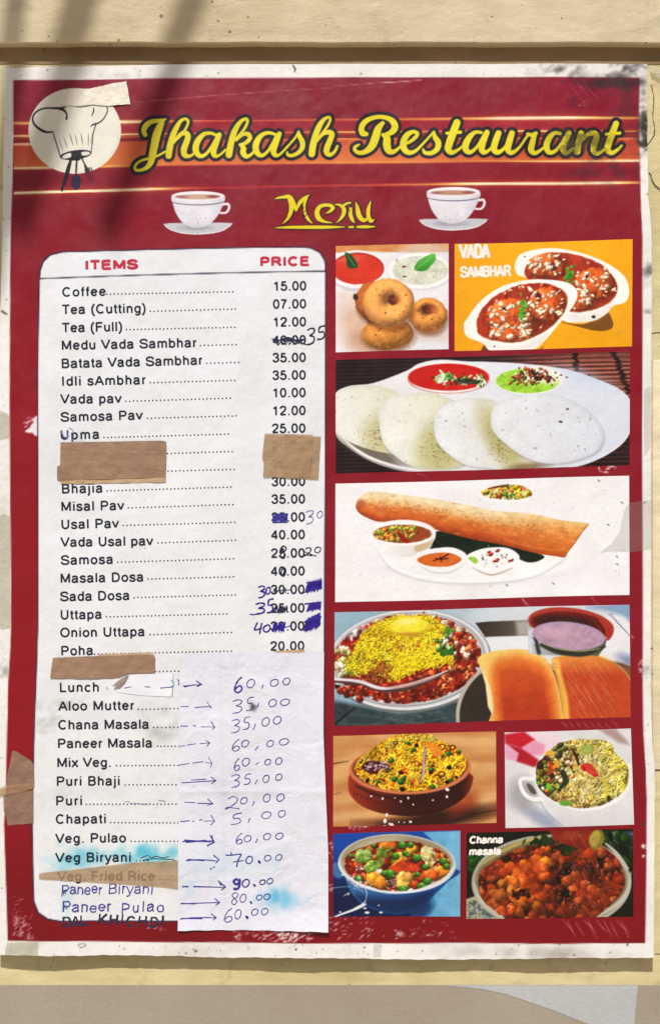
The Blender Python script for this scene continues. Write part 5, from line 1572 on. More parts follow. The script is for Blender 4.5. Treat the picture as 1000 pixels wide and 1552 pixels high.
# 4 rolled dosa ---------------------------------------------------------------------------------------
v = Canvas(500, 715, 0.26, 1780, 790, 0.36, (229, 230, 236))
v.mult(0.012, 160, 4)
v.ell(900, 500, 640, 160, (216, 218, 226), soft=60, alpha=.6)
v.ell(900, 470, 600, 160, (236, 237, 242), soft=30)
v.stroke([(285, 480, 3), (350, 562, 10), (480, 620, 14), (650, 648, 14), (850, 655, 14), (1050, 642, 14), (1200, 610, 12), (1320, 545, 10), (1380, 500, 5)], (204, 204, 212), soft=10, alpha=.85)
v.stroke([(300, 470, 3), (360, 545, 14), (480, 600, 20), (650, 628, 24), (850, 634, 24), (1050, 622, 22), (1190, 590, 20), (1300, 530, 14), (1360, 495, 8)], (240, 240, 244), soft=10)
v.poly([(580, 452), (610, 350), (760, 368), (1000, 420), (1235, 484), (1215, 520), (1150, 528), (1080, 500), (1000, 470), (900, 455), (800, 500), (700, 450)], (28, 42, 30), soft=6, tex=(60, 0.3, 3))
for k in range(7):
    v.stroke([(620 + k * 80, 400 + k * 14, 4), (680 + k * 80, 440 + k * 12, 4)], (50, 84, 46), soft=5, alpha=.5)
dosa = [(150, 200), (165, 155), (205, 125), (250, 116), (400, 130), (640, 165), (850, 205), (923, 222), (1060, 236), (1180, 246), (1350, 282), (1505, 302), (1470, 352), (1420, 425), (1385, 470), (1365, 500), (1320, 494), (1200, 475), (1000, 425), (850, 398), (700, 362), (560, 322), (430, 290), (290, 292), (215, 268), (165, 236)]
def fdosa(X, Y):
    x, y = X + Y * 0, Y + X * 0
    top = np.interp(x, [150, 250, 640, 923, 1180, 1505], [180, 116, 165, 222, 246, 302])
    bot = np.interp(x, [150, 290, 430, 700, 1000, 1365, 1505], [230, 300, 300, 362, 425, 500, 505])
    t = np.clip((y - top) / (bot - top), 0, 1)
    stops = np.array([0, .12, .36, .5, .75, 1])
    C = np.array([(228, 208, 170), (232, 214, 176), (220, 176, 124), (206, 126, 70), (198, 104, 50), (150, 66, 34)], float)
    c = np.stack([np.interp(t, stops, C[:, i]) for i in range(3)], -1)
    g_ = np.clip((x - 900) / 400, 0, 1)[..., None]
    c2 = np.stack([np.interp(t, stops, np.array([(226, 196, 146), (222, 176, 118), (214, 148, 84), (208, 128, 66), (200, 116, 50), (176, 90, 40)], float)[:, i]) for i in range(3)], -1)
    return c * (1 - g_) + c2 * g_
v.poly(dosa, fdosa, soft=4, tex=(34, 0.09, 8))
setclip(v, dosa, 4)
def ydosa(x, t):
    return np.interp(x, [150, 250, 640, 923, 1180, 1505], [180, 116, 165, 222, 246, 302]) * (1 - t) + np.interp(x, [150, 290, 430, 700, 1000, 1365, 1505], [230, 300, 300, 362, 425, 500, 505]) * t
for _ in range(700):
    x, t = fr.uniform(150, 1500), min(1, abs(fr.gauss(.5, .22)))
    v.ell(x, ydosa(x, t), fr.uniform(3, 16), fr.uniform(2, 6), jit((176, 92, 46) if fr.random() < .6 else (232, 176, 110), 20, fr), rot=.2, soft=6, alpha=fr.uniform(.1, .4))
for _ in range(150):
    x = fr.uniform(280, 1420)
    v.ell(x, ydosa(x, fr.gauss(.38, .07)), fr.uniform(2, 5), fr.uniform(2, 3), (150, 84, 44), soft=3, alpha=fr.uniform(.3, .8))
v.ell(175, 190, 34, 26, (160, 84, 50), rot=-.5, soft=20, alpha=.7)
v.stroke([(1500, 305, 3), (1420, 425, 10), (1372, 492, 5)], (170, 84, 36), soft=5)
v.stroke([(1010, 395, 5), (1200, 445, 8), (1400, 460, 5)], (224, 140, 70), soft=10, alpha=.6)
v.clip = None
def bowl4(top, food, c, pat, body=True):
    pass
v.ell(425, 420, 168, 76, (222, 222, 230), soft=8)
v.poly([(240, 360), (262, 430), (330, 485), (430, 496), (520, 480), (585, 430), (612, 360), (500, 330), (320, 330)], hgrad(250, (236, 236, 240), 600, (212, 208, 206)), soft=5)
v.poly([(490, 440), (560, 400), (595, 395), (570, 445), (510, 470)], (190, 160, 120), soft=14, alpha=.7)
v.ell(427, 356, 188, 76, (238, 238, 242), soft=5)
v.ell(422, 362, 170, 54, (140, 84, 44), soft=5)
setclip(v, ellpts(422, 362, 168, 52), 4)
v.ell(500, 376, 110, 40, (150, 78, 40), soft=20)
lumps(v, ellpts(370, 368, 120, 40), 90, 12, [(206, 158, 66), (220, 190, 110), (150, 170, 70), (196, 120, 50)])
lumps(v, ellpts(430, 336, 110, 18), 36, 10, [(140, 170, 60), (190, 190, 70), (190, 110, 50)])
v.clip = None
v.warp(9, 18, 3, v.maskof(ellpts(422, 362, 168, 52), 10))
v.stroke([(395, 350, 8), (412, 375, 22), (440, 402, 26), (462, 406, 12)], (150, 30, 22), soft=4)
v.clip = None
v.poly([(495, 488), (560, 455), (690, 440), (760, 458), (795, 490), (770, 545), (700, 582), (600, 582), (530, 550)], (236, 236, 240), soft=5)
v.stroke([(520, 550, 4), (600, 586, 10), (700, 586, 10), (775, 545, 4)], (204, 204, 212), soft=8)
v.poly([(508, 508), (580, 478), (690, 472), (760, 500), (755, 525), (690, 552), (590, 552), (530, 535)], (204, 110, 50), soft=5, tex=(20, 0.1, 3))
for (a, b_) in (((600, 520, 6), (690, 480, 9)), ((610, 505, 5), (685, 505, 8)), ((640, 495, 5), (650, 525, 5))):
    v.stroke([a, ((a[0] + b_[0]) / 2, (a[1] + b_[1]) / 2 + 4, 8), b_], (78, 24, 16), soft=3)
v.poly([(790, 492), (880, 450), (990, 440), (1060, 455), (1104, 500), (1060, 556), (960, 592), (860, 560), (810, 530)], (240, 240, 243), soft=5)
v.stroke([(830, 560, 4), (940, 602, 9), (1060, 562, 5)], (150, 120, 106), soft=8, alpha=.7)
v.poly([(806, 498), (840, 496), (862, 520), (845, 536), (812, 514)], (150, 196, 90), soft=4)
for (x, y, s, c) in [(935, 482, 16, (186, 40, 34)), (925, 468, 12, (196, 50, 40)), (975, 460, 14, (150, 50, 40)), (970, 515, 17, (196, 96, 50)), (955, 522, 10, (150, 50, 30)), (1058, 516, 12, (180, 30, 34)), (1045, 520, 10, (170, 30, 34))]:
    v.blob(x, y, s, s * .6, c, rot=-.5)
specks(v, [(850, 470), (990, 452), (1070, 480), (1060, 530), (960, 560), (880, 548)], 26, 5, (60, 50, 46), alpha=1)
v.ell(1020, 130, 158, 48, (240, 240, 243), soft=5)
hp = [(874, 122), (920, 95), (1000, 78), (1060, 74), (1130, 86), (1172, 118), (1170, 142), (1100, 160), (1000, 162), (920, 150)]
v.poly(hp, (196, 178, 60), soft=5)
setclip(v, hp, 3)
lumps(v, hp, 150, 12, [(220, 196, 60), (206, 186, 40), (110, 150, 50), (196, 96, 50), (232, 226, 180), (90, 120, 40)])
v.clip = None
v.warp(9, 16, 5, v.maskof(hp, 8))
setclip(v, hp, 3)
noodles(v, hp, 36, 40, 4, [(236, 230, 190), (226, 210, 90)], shade=False)
v.stroke([(920, 100, 8), (980, 84, 14), (1040, 78, 8)], (110, 50, 36), soft=5)
v.clip = None
specks(v, [(60, 40), (1720, 30), (1720, 700), (60, 720)], 60, 4, (160, 164, 170), alpha=.7)
for (x, y) in ((1565, 52), (1700, 180), (1620, 310), (1670, 495), (1672, 540), (1300, 652), (1030, 662)):
    v.ell(x, y, 9, 4, (110, 116, 112), rot=.7, soft=4)
FP.append((v, [(508.3, 733.5), (952.8, 721), (953, 901.6), (507.8, 913)], 'food photo of a long rolled golden dosa with dips'))

# 5 misal with bread rolls -------------------------------------------------------------------------------
v = Canvas(500, 915, 0.26, 1780, 760, 0.4, (150, 176, 194))
v.tint(lambda a, X, Y: a * 0 + (np.array([150, 178, 196]) + (np.array([206, 212, 222]) - np.array([150, 178, 196])) * np.clip((X - 500 + Y * 0) / 500, 0, 1)[..., None]) * (1 + 0.1 * (noise2(v.H, v.W, 60, 8, 4) - .5))[..., None])
v.poly([(0, 560), (400, 640), (760, 560), (900, 700), (900, 780), (0, 780)], (62, 78, 82), smooth=False, soft=30, tex=(40, 0.25, 5))
for k in range(12):
    v.stroke([(fr.uniform(0, 600), fr.uniform(600, 740), 5), (fr.uniform(200, 800), fr.uniform(600, 740), 8)], (110, 130, 134), soft=10, alpha=.4)
v.stroke([(30, 700, 10), (90, 650, 12), (140, 610, 6)], (26, 34, 38), soft=8)
v.poly([(845, 112), (923, 104), (1160, 95), (1180, 185), (923, 193), (905, 196)], hgrad(900, (70, 60, 54), 1130, (110, 100, 92)), soft=5, smooth=False)
v.poly([(1080, 100), (1170, 95), (1170, 185), (1090, 190)], (196, 196, 200), soft=30, smooth=False, alpha=.7)
v.poly([(905, 200), (1170, 188), (1180, 300), (880, 300)], (226, 228, 236), soft=6, smooth=False)
v.poly([(1600, 70), (1780, 70), (1780, 340), (1560, 330), (1560, 160)], (226, 226, 234), soft=20, smooth=False)
for k in range(14):
    v.stroke([(1620 + k * 10, 62 + k * 10, 4), (1645 + k * 9, 66 + k * 11, 3)], (70, 84, 120), soft=3, alpha=.8)
v.poly([(1500, 20), (1780, 0), (1780, 130), (1700, 70), (1600, 40)], (120, 150, 190), soft=30, alpha=.8)
v.ell(1740, 330, 70, 30, (110, 120, 160), rot=.4, soft=40, alpha=.7)
# metal plate
v.ell(462, 335, 478, 300, (120, 124, 130), rot=-.06, soft=6)
v.ell(460, 328, 470, 292, (222, 224, 230), rot=-.06, soft=6)
v.ell(458, 326, 450, 276, (150, 152, 158), rot=-.06, soft=12)
v.ell(455, 324, 440, 268, (196, 198, 204), rot=-.06, soft=8)
misal = ellpts(450, 322, 430, 262, -.06, 28)
setclip(v, misal, 5)
v.poly(misal, (136, 38, 22), soft=4, tex=(30, 0.3, 5))
lumps(v, misal, 620, 11, [(150, 40, 24), (176, 60, 30), (190, 80, 44), (120, 26, 20), (160, 50, 36), (206, 120, 80)], spec=.2, flat=.5)
lumps(v, misal, 110, 13, [(206, 110, 60), (196, 90, 46), (226, 150, 90)], spec=.3, flat=.5)
lumps(v, [(90, 170), (250, 95), (420, 60), (560, 55), (640, 90), (420, 100), (250, 140), (130, 210)], 60, 15, [(226, 190, 196), (206, 150, 160), (230, 220, 216), (190, 60, 40)], spec=.3)
lumps(v, [(640, 90), (760, 120), (860, 200), (880, 260), (780, 320), (700, 180)], 80, 16, [(190, 80, 50), (226, 196, 180), (206, 110, 60), (160, 44, 30)], spec=.4)
lumps(v, [(30, 260), (130, 260), (110, 420), (40, 430)], 34, 18, [(228, 226, 210), (210, 200, 170), (190, 180, 120)], spec=.2)
lumps(v, ellpts(690, 160, 40, 26), 26, 12, [(80, 110, 40), (120, 150, 60), (190, 160, 170)])
v.clip = None
mm_ = v.maskof(misal, 14)
v.warp(22, 34, 3, mm_)
v.warp(10, 12, 4, mm_)
v.grit(.3, 30, 5, mm_)
sev = [(90, 340), (130, 290), (150, 240), (190, 170), (260, 120), (340, 85), (430, 70), (560, 70), (620, 90), (680, 150), (650, 170), (680, 200), (700, 260), (720, 330), (640, 350), (560, 370), (480, 400), (370, 440), (330, 440), (260, 400), (180, 400), (110, 400)]
v.poly(sev, (196, 160, 30), soft=8)
for p, n in (((206, 170, 40), 0),):
    pass
noodles(v, sev, 500, 34, 6.5, [(214, 180, 34), (196, 150, 30), (176, 130, 30)], curl=1.6)
noodles(v, [(110, 330), (330, 380), (360, 300), (280, 260), (150, 300)], 190, 30, 6, [(170, 140, 40), (150, 110, 36), (190, 170, 50)], curl=1.6)
noodles(v, [(85, 340), (150, 310), (190, 400), (120, 430)], 70, 30, 6, [(120, 140, 30), (150, 160, 40), (196, 180, 40)], curl=1.6)
noodles(v, [(380, 220), (520, 230), (600, 330), (420, 300)], 90, 30, 6, [(190, 120, 60), (206, 140, 60)], curl=1.6)
noodles(v, sev, 620, 32, 6, [(238, 222, 40), (246, 232, 66), (230, 206, 30)], curl=1.6)
noodles(v, [(350, 430), (400, 300), (560, 270), (720, 310), (700, 340), (560, 370)], 220, 32, 6, [(246, 228, 44), (240, 210, 40)], curl=1.6)
noodles(v, [(250, 370), (330, 330), (350, 440), (290, 460), (200, 430)], 90, 28, 6, [(176, 110, 44), (150, 80, 34)], curl=1.6)
lumps(v, [(600, 210), (680, 190), (730, 290), (640, 300)], 40, 14, [(60, 80, 40), (220, 220, 206), (90, 130, 50), (200, 180, 190)])
for _ in range(50):
    v.ell(680 + fr.gauss(0, 26), 285 + fr.gauss(0, 9), 9, 6, jit((50, 100, 36), 20, fr), rot=fr.uniform(0, 3), soft=3)
for _ in range(30):
    v.ell(690 + fr.gauss(0, 18), 158 + fr.gauss(0, 9), 8, 5, jit((90, 140, 50), 20, fr), rot=fr.uniform(0, 3), soft=3)
mm_ = v.maskof(sev, 14)
v.grit(.10, 60, 7, mm_)
v.a += mm_[..., None] * np.array([14, 12, 2.]) 
v.warp(5, 14, 8, mm_)
v.ell(460, 140, 118, 48, (206, 186, 40), rot=-.04, soft=6)
v.ell(458, 126, 114, 46, (238, 222, 66), rot=-.05, soft=8, tex=(30, .04, 2))
v.ell(450, 105, 60, 20, (250, 240, 150), rot=-.1, soft=24, alpha=.8)
v.ell(460, 178, 70, 12, (190, 130, 50), soft=14, alpha=.6)
# spoon
v.stroke([(28, 452, 16), (170, 468, 18), (240, 490, 20), (310, 504, 26), (420, 496, 34), (560, 452, 28), (692, 394, 6)], (92, 66, 66), soft=6)
v.stroke([(28, 440, 14), (120, 446, 16), (190, 458, 18), (260, 484, 20), (320, 494, 16), (420, 480, 14), (560, 440, 12), (690, 388, 4)], (222, 220, 228), soft=5)
v.stroke([(320, 490, 6), (420, 484, 16), (560, 446, 16), (660, 408, 6)], (190, 150, 150), soft=6, alpha=.8)
v.poly([(28, 470), (60, 474), (60, 500), (28, 494)], (50, 22, 20), smooth=False, soft=6)
lumps(v, [(40, 470), (200, 490), (180, 560), (60, 520)], 22, 17, [(190, 80, 30), (150, 50, 26), (120, 30, 20)], spec=.4)
# steel dish with rolls
v.ell(1105, 655, 372, 345, (180, 174, 164), soft=5)
v.ell(1108, 660, 354, 330, (60, 52, 46), soft=8, tex=(50, .12, 3))
v.ell(1650, 520, 300, 180, (110, 90, 70), rot=.3, soft=10)
v.ell(1640, 530, 290, 176, (140, 96, 64), rot=.3, soft=10)
v.poly([(870, 350), (905, 470), (920, 600), (940, 640), (925, 692), (1000, 720), (960, 500), (920, 380)], (234, 216, 170), soft=6, smooth=False)
bun1 = [(858, 336), (884, 300), (960, 276), (1090, 264), (1180, 278), (1256, 322), (1300, 400), (1335, 520), (1350, 640), (1348, 720), (946, 730), (950, 620), (935, 500), (890, 390)]
def fbun(X, Y):
    x, y = X + Y * 0, Y + X * 0
    d = np.clip((x - (900 + (y - 330) * .14)) / 90, 0, 1) * np.clip((1322 + (y - 400) * .1 - x) / 100, 0, 1) * np.clip((y - 266 - np.abs(x - 1080) ** 1.5 * .022) / 130, 0, 1)
    c0, c1, c2 = np.array([238, 200, 120.]), np.array([218, 124, 56.]), np.array([176, 66, 36.])
    t = (d + .15 * np.clip((y - 300) / 300, 0, 1))[..., None]
    return np.where(t < .5, c0 + (c1 - c0) * t * 2, c1 + (c2 - c1) * np.clip(t * 2 - 1, 0, 1) * (.4 + .6 * np.clip((y - 320) / 300, 0, 1))[..., None])
v.poly(bun1, fbun, soft=5, tex=(44, .06, 9))
bun2 = [(1290, 330), (1330, 308), (1400, 294), (1480, 290), (1580, 310), (1680, 370), (1750, 460), (1770, 560), (1770, 720), (1385, 720), (1365, 560), (1330, 430)]
v.poly(bun2, lambda X, Y: np.array([190, 82, 44.]) + (np.array([228, 150, 76.]) - np.array([190, 82, 44.])) * np.clip(1 - (Y - 300 + X * 0) / 120, 0, 1)[..., None] + 0 * X[..., None], soft=5, tex=(44, .06, 10))
v.poly([(1288, 330), (1330, 325), (1352, 430), (1385, 560), (1390, 720), (1345, 720), (1345, 600), (1318, 440)], (238, 190, 100), soft=20, alpha=.9)
v.stroke([(1300, 360, 6), (1345, 480, 10), (1362, 640, 8), (1362, 720, 8)], (226, 150, 60), soft=8, alpha=.7)
v.stroke([(1335, 305, 6), (1470, 286, 12), (1600, 312, 10), (1700, 380, 6), (1760, 460, 4)], (240, 200, 120), soft=10, alpha=.8)
for _ in range(70):
    v.stroke([(fr.uniform(930, 1300), fr.uniform(320, 700), 2), (fr.uniform(960, 1320), fr.uniform(320, 700), 2)][:1] * 2, (236, 150, 90), soft=4)
for _ in range(260):
    x, y = fr.choice([(fr.uniform(930, 1320), fr.uniform(320, 700)), (fr.uniform(1400, 1740), fr.uniform(340, 700))])
    v.ell(x, y, fr.uniform(5, 22), fr.uniform(2, 5), jit((222, 110, 60) if fr.random() < .5 else (170, 54, 28), 12, fr), rot=fr.uniform(-.5, .2), soft=8, alpha=fr.uniform(.08, .3))
# cup with a drink
v.poly([(1152, 120), (1156, 290), (1230, 300), (1400, 300), (1560, 304), (1600, 250), (1612, 200), (1400, 280), (1200, 200)], hgrad(1150, (190, 194, 206), 1600, (90, 92, 80)), soft=6, smooth=False)
v.stroke([(1160, 160, 10), (1170, 280, 14)], (206, 212, 224), soft=8)
v.stroke([(1195, 200, 22), (1215, 285, 24)], (60, 62, 60), soft=14)
v.stroke([(1230, 240, 20), (1330, 278, 34), (1480, 292, 30), (1600, 250, 10)], (56, 60, 48), soft=12)
v.stroke([(1240, 232, 8), (1330, 262, 8), (1450, 275, 8), (1570, 262, 6)], (150, 142, 110), soft=6)
v.ell(1402, 120, 250, 96, (170, 70, 52), rot=.12, soft=5)
v.ell(1400, 128, 230, 80, (110, 32, 26), rot=.1, soft=10)
v.poly([(1560, 80), (1630, 110), (1650, 150), (1640, 190), (1612, 214), (1600, 150)], (168, 60, 46), soft=8)
v.ell(1370, 110, 170, 40, (56, 30, 30), rot=.08, soft=20, alpha=.8)
v.ell(1390, 186, 212, 80, (170, 150, 180), rot=.1, soft=5)
v.ell(1390, 190, 202, 72, (180, 150, 172), rot=.1, soft=6, tex=(24, .10, 12))
v.ell(1320, 170, 100, 26, (206, 170, 186), rot=.1, soft=30, alpha=.7)
v.stroke([(1178, 150, 8), (1165, 190, 10), (1190, 230, 6)], (206, 206, 226), soft=6)
for (sx, n) in ((1350, 12),):
    for k in range(16):
        x, y = 1345 + k * 16 + fr.uniform(-6, 6), 330 + (k % 3) * 60 + fr.uniform(-10, 30)
        for q in range(2):
            l = fr.uniform(.4, 1.0)
            v.stroke([(x, y, 1.5), (x + 45 * l, y + 62 * l, 2.6), (x + 90 * l, y + 124 * l, 1)], (236, 190, 170), soft=4, alpha=fr.uniform(.3, .75), smooth=False)
            x += 40
            y += 150
for k in range(10):
    x = 1300 + k * 34
    v.stroke([(x, 60, 1), (x + 70, 150, 2)], (226, 190, 200), soft=4, alpha=.3)
FP.append((v, [(507, 928), (953, 916), (955, 1086.5), (506.5, 1100.5)], 'food photo of a spicy dish under yellow noodles with bread rolls'))

# 6 fried rice in a clay pot ------------------------------------------------------------------------------
v = Canvas(500, 1095, 0.26, 980, 640, 0.5, (206, 154, 96))
def wood(cv, c0, c1, seed, per=26, tilt=-.02):
    sl, X, Y = cv.full()
    n_ = noise2(cv.H, cv.W, 180, seed, 3)
    n2_ = noise2(cv.H, max(8, cv.W // 10), 12, seed + 1, 3)
    n2_ = np.repeat(n2_, 11, 1)[:, :cv.W]
    t = (np.sin((Y + tilt * X) / per + n_ * 9) * .5 + .5) * .6 + n2_ * .5
    c0, c1 = np.array(c0, float), np.array(c1, float)
    cv.a[:] = c0 + (c1 - c0) * np.clip(t, 0, 1)[..., None]
wood(v, (190, 130, 80), (222, 176, 124), 3)
v.poly([(0, 240), (110, 222), (110, 226), (0, 250)], (110, 70, 40), soft=4, smooth=False)
v.stroke([(810, 540, 3), (900, 522, 6), (980, 508, 3)], (96, 58, 34), soft=5)
v.stroke([(0, 420, 3), (60, 410, 5)], (150, 96, 56), soft=5)
v.ell(640, 560, 320, 54, (44, 20, 14), rot=-.16, soft=50, alpha=.9)
v.ell(420, 590, 260, 26, (70, 34, 22), soft=40, alpha=.7)
v.ell(770, 470, 100, 60, (150, 60, 26), rot=-.6, soft=50, alpha=.7)
pot = [(106, 350), (112, 410), (150, 460), (220, 505), (330, 535), (480, 545), (620, 525), (730, 475), (800, 415), (828, 350), (820, 300), (700, 250), (200, 250), (118, 300)]
def fpot(X, Y):
    x, y = X + Y * 0, Y + X * 0
    k = np.clip((x - 100) / 350, 0, 1)
    c = np.array([168, 66, 44.]) + (np.array([62, 22, 16.]) - np.array([168, 66, 44.])) * k[..., None]
    e = np.clip((x - 760) / 60, 0, 1)[..., None]
    return c + (np.array([150, 60, 34.]) - c) * e * .7
v.poly(pot, fpot, soft=5, tex=(30, .08, 3))
for k in range(30):
    t = k / 29
    x, y = 130 + t * 560, 400 + 88 * math.sin(t * 2.6)
    v.stroke([(x, y, 3), (x + 12, y + 14, 8), (x + 8, y + 34, 3)], (96, 30, 20), soft=4, alpha=.7 * (1 - t * .6))
v.stroke([(150, 370, 10), (300, 430, 14), (480, 446, 14), (650, 420, 12), (800, 330, 8)], (56, 20, 14), soft=14, alpha=.8)
v.ell(466, 270, 352, 146, (196, 118, 84), rot=-.03, soft=5)
v.ell(466, 262, 334, 136, (120, 60, 34), rot=-.03, soft=8)
v.stroke([(118, 260, 8), (130, 310, 14), (220, 370, 16), (330, 400, 16), (460, 410, 18), (620, 392, 16), (740, 340, 14), (800, 280, 12), (812, 230, 8)], (206, 130, 92), soft=8)
heap = [(142, 270), (170, 210), (240, 160), (310, 110), (400, 72), (470, 64), (560, 72), (640, 110), (730, 150), (785, 205), (790, 262), (750, 320), (650, 370), (540, 396), (430, 402), (320, 390), (220, 352), (160, 310)]
v.poly(heap, (200, 140, 40), soft=6)
setclip(v, heap, 8)
lumps(v, heap, 130, 20, [(206, 96, 36), (190, 80, 30), (216, 120, 44)], spec=.1, sh=.2)
grains(v, heap, 760, 46, 12, [(236, 200, 60), (226, 176, 44), (240, 214, 90), (214, 150, 40), (206, 170, 60)])
lumps(v, heap, 46, 15, [(206, 84, 34), (220, 104, 40), (190, 70, 30)], spec=.2)
noodles(v, heap, 300, 46, 9, [(244, 214, 70), (236, 196, 50), (246, 226, 120)], curl=.5)
v.clip = None
mm_ = v.maskof(heap, 12)
v.a *= 1 + mm_[..., None] * (np.array([1.04, .95, .6]) - 1)
v.grit(.3, 50, 5, mm_)
v.warp(12, 26, 6, mm_)
grains(v, [(300, 130), (440, 64), (600, 80), (620, 120), (460, 100), (330, 150)], 60, 32, 8, [(244, 214, 70), (236, 226, 120)])
for (x, y, s) in ((455, 120, 15), (486, 158, 18), (356, 222, 20), (750, 170, 14), (690, 182, 19), (654, 192, 14), (590, 276, 20), (412, 345, 24), (374, 330, 22), (430, 322, 15), (596, 372, 20), (700, 334, 16), (280, 345, 14), (175, 232, 10)):
    v.blob(x, y, s * .85, s * .72, (54, 118, 40), spec=.15, sh=.5, bump=.3)
for (x, y, s) in ((503, 134, 13), (335, 278, 14), (412, 292, 15), (694, 262, 15), (218, 336, 13), (420, 388, 16), (585, 290, 12), (680, 346, 13), (735, 318, 10)):
    v.blob(x, y, s, s * .9, (44, 20, 22), spec=.15, sh=.3)
for (x, y, s) in ((650, 302, 24), (650, 142, 24), (714, 146, 20), (380, 120, 16)):
    v.ell(x, y, s, s * .8, (110, 46, 24), soft=4, ring=8)
v.poly([(180, 262), (210, 228), (260, 222), (330, 240), (345, 262), (300, 272), (270, 300), (230, 296), (200, 280)], (88, 30, 34), soft=5)
for _ in range(70):
    x, y = fr.uniform(190, 340), fr.gauss(258, 18)
    v.ell(x, y, fr.uniform(2, 9), fr.uniform(1, 4), (232, 220, 232), rot=fr.uniform(-.6, .6), soft=3, alpha=fr.uniform(.5, 1))
v.stroke([(556, 150, 16), (548, 220, 14), (540, 300, 14), (520, 358, 8)], (120, 90, 110), soft=5)
v.stroke([(556, 155, 7), (546, 220, 7), (544, 290, 9), (528, 345, 5)], (220, 210, 230), soft=4, alpha=.8)
v.poly([(560, 110), (620, 130), (660, 180), (620, 200), (570, 150)], (228, 140, 50), soft=6, alpha=.8)
for (x, y, s) in ((240, 430, 6), (306, 444, 7), (378, 440, 4), (412, 460, 6), (455, 440, 7), (484, 478, 5), (598, 452, 5), (682, 390, 11), (680, 432, 8), (330, 538, 9), (320, 574, 12), (318, 606, 9), (360, 600, 14), (370, 616, 8), (468, 578, 8), (345, 590, 6), (400, 580, 4), (432, 582, 4)):
    v.ell(x, y, s * 1.1, s * .8, (240, 234, 236), rot=fr.uniform(0, 2), soft=3)
FP.append((v, [(505, 1115), (751, 1109), (751.7, 1247.5), (504.7, 1252.5)], 'food photo of yellow vegetable rice heaped in a clay bowl'))

# 7 vegetable rice in a white casserole ------------------------------------------------------------------
v = Canvas(740, 1095, 0.26, 880, 640, 0.5, (212, 212, 216))
v.mult(0.02, 90, 4)
v.poly([(150, 40), (360, 40), (420, 120), (340, 200), (240, 220), (160, 120)], (226, 200, 216), soft=14, alpha=.7)
v.poly([(90, 70), (205, 52), (270, 100), (190, 150), (96, 120)], (190, 34, 54), soft=16, smooth=False)
v.poly([(190, 150), (270, 105), (330, 130), (320, 190), (240, 190)], (220, 150, 180), soft=16, smooth=False)
v.poly([(96, 120), (190, 150), (310, 230), (270, 262), (160, 225), (170, 180)], (176, 30, 50), soft=16, smooth=False)
v.poly([(90, 120), (170, 180), (160, 225), (96, 210)], (220, 160, 188), soft=16, smooth=False)
v.poly([(640, 40), (740, 36), (800, 100), (820, 130), (760, 120), (700, 80)], (160, 130, 130), soft=24, alpha=.8, smooth=False)
v.ell(200, 420, 90, 90, (140, 138, 140), soft=90, alpha=.7)
v.ell(310, 560, 120, 40, (120, 130, 160), rot=.5, soft=40, alpha=.6)
v.ell(800, 420, 50, 90, (170, 172, 178), rot=.3, soft=40, alpha=.7)
v.poly([(275, 260), (262, 330), (290, 420), (340, 510), (420, 585), (470, 620), (800, 620), (850, 560), (850, 300), (820, 240)], vgrad(300, (226, 226, 228), 620, (204, 204, 208)), soft=6, tex=(60, .02, 2))
v.stroke([(290, 440, 4), (345, 530, 8), (430, 600, 4)], (120, 140, 190), soft=6, alpha=.5)
v.stroke([(270, 330, 22), (200, 326, 22), (182, 350, 22), (205, 410, 22), (250, 444, 24), (310, 445, 26)], (232, 232, 234), soft=5)
v.poly([(222, 354), (245, 360), (275, 400), (272, 420), (245, 408), (226, 378)], (96, 92, 86), soft=5)
v.ell(548, 314, 284, 200, (232, 232, 235), rot=.1, soft=6)
heap = [(275, 300), (282, 240), (320, 200), (350, 165), (420, 120), (520, 100), (620, 100), (700, 110), (740, 180), (800, 240), (818, 310), (800, 380), (740, 440), (650, 485), (560, 498), (470, 490), (380, 455), (310, 400), (280, 350)]
v.poly(heap, (150, 130, 60), soft=6)
setclip(v, heap, 7)
lumps(v, [(275, 210), (400, 190), (420, 460), (330, 420), (280, 350)], 90, 22, [(60, 26, 22), (90, 46, 26), (50, 60, 34), (120, 50, 30)], spec=.2)
lumps(v, heap, 120, 18, [(130, 120, 50), (190, 150, 60), (110, 110, 44)], spec=.1)
grains(v, [(420, 120), (620, 100), (740, 140), (815, 300), (760, 430), (560, 495), (400, 460), (440, 300), (360, 200)], 950, 36, 8, [(222, 204, 110), (232, 218, 140), (206, 180, 70), (190, 160, 70)], spec=.1)
noodles(v, [(600, 120), (720, 120), (810, 280), (780, 400), (660, 470), (620, 300)], 190, 60, 8, [(236, 222, 90), (240, 230, 140), (226, 206, 80)], curl=.4)
noodles(v, [(420, 140), (620, 110), (720, 300), (640, 480), (480, 470), (430, 320)], 260, 60, 7, [(228, 214, 140), (236, 226, 170), (210, 180, 90)], curl=.4)
grains(v, [(380, 400), (500, 440), (600, 470), (500, 495), (380, 450)], 90, 44, 8, [(220, 196, 120), (180, 140, 70)])
lumps(v, [(360, 200), (500, 130), (560, 200), (480, 330), (400, 400), (300, 400)], 60, 12, [(110, 56, 34), (90, 110, 40), (206, 130, 60), (226, 200, 170)], spec=.2)
v.clip = None
mm_ = v.maskof(heap, 12)
v.warp(12, 26, 4, mm_)
v.warp(5, 9, 5, mm_)
v.grit(.22, 40, 6, mm_)
v.poly([(540, 250), (590, 240), (640, 300), (620, 318), (570, 288), (545, 280)], (190, 34, 36), soft=5)
for k in range(5):
    v.stroke([(560 + k * 14, 246, 2), (590 + k * 12, 300, 3)], (232, 180, 120), soft=3, alpha=.8)
v.stroke([(355, 235, 18), (370, 270, 24), (350, 300, 12)], (190, 70, 26), soft=5)
v.stroke([(400, 230, 14), (380, 260, 18)], (226, 140, 50), soft=5)
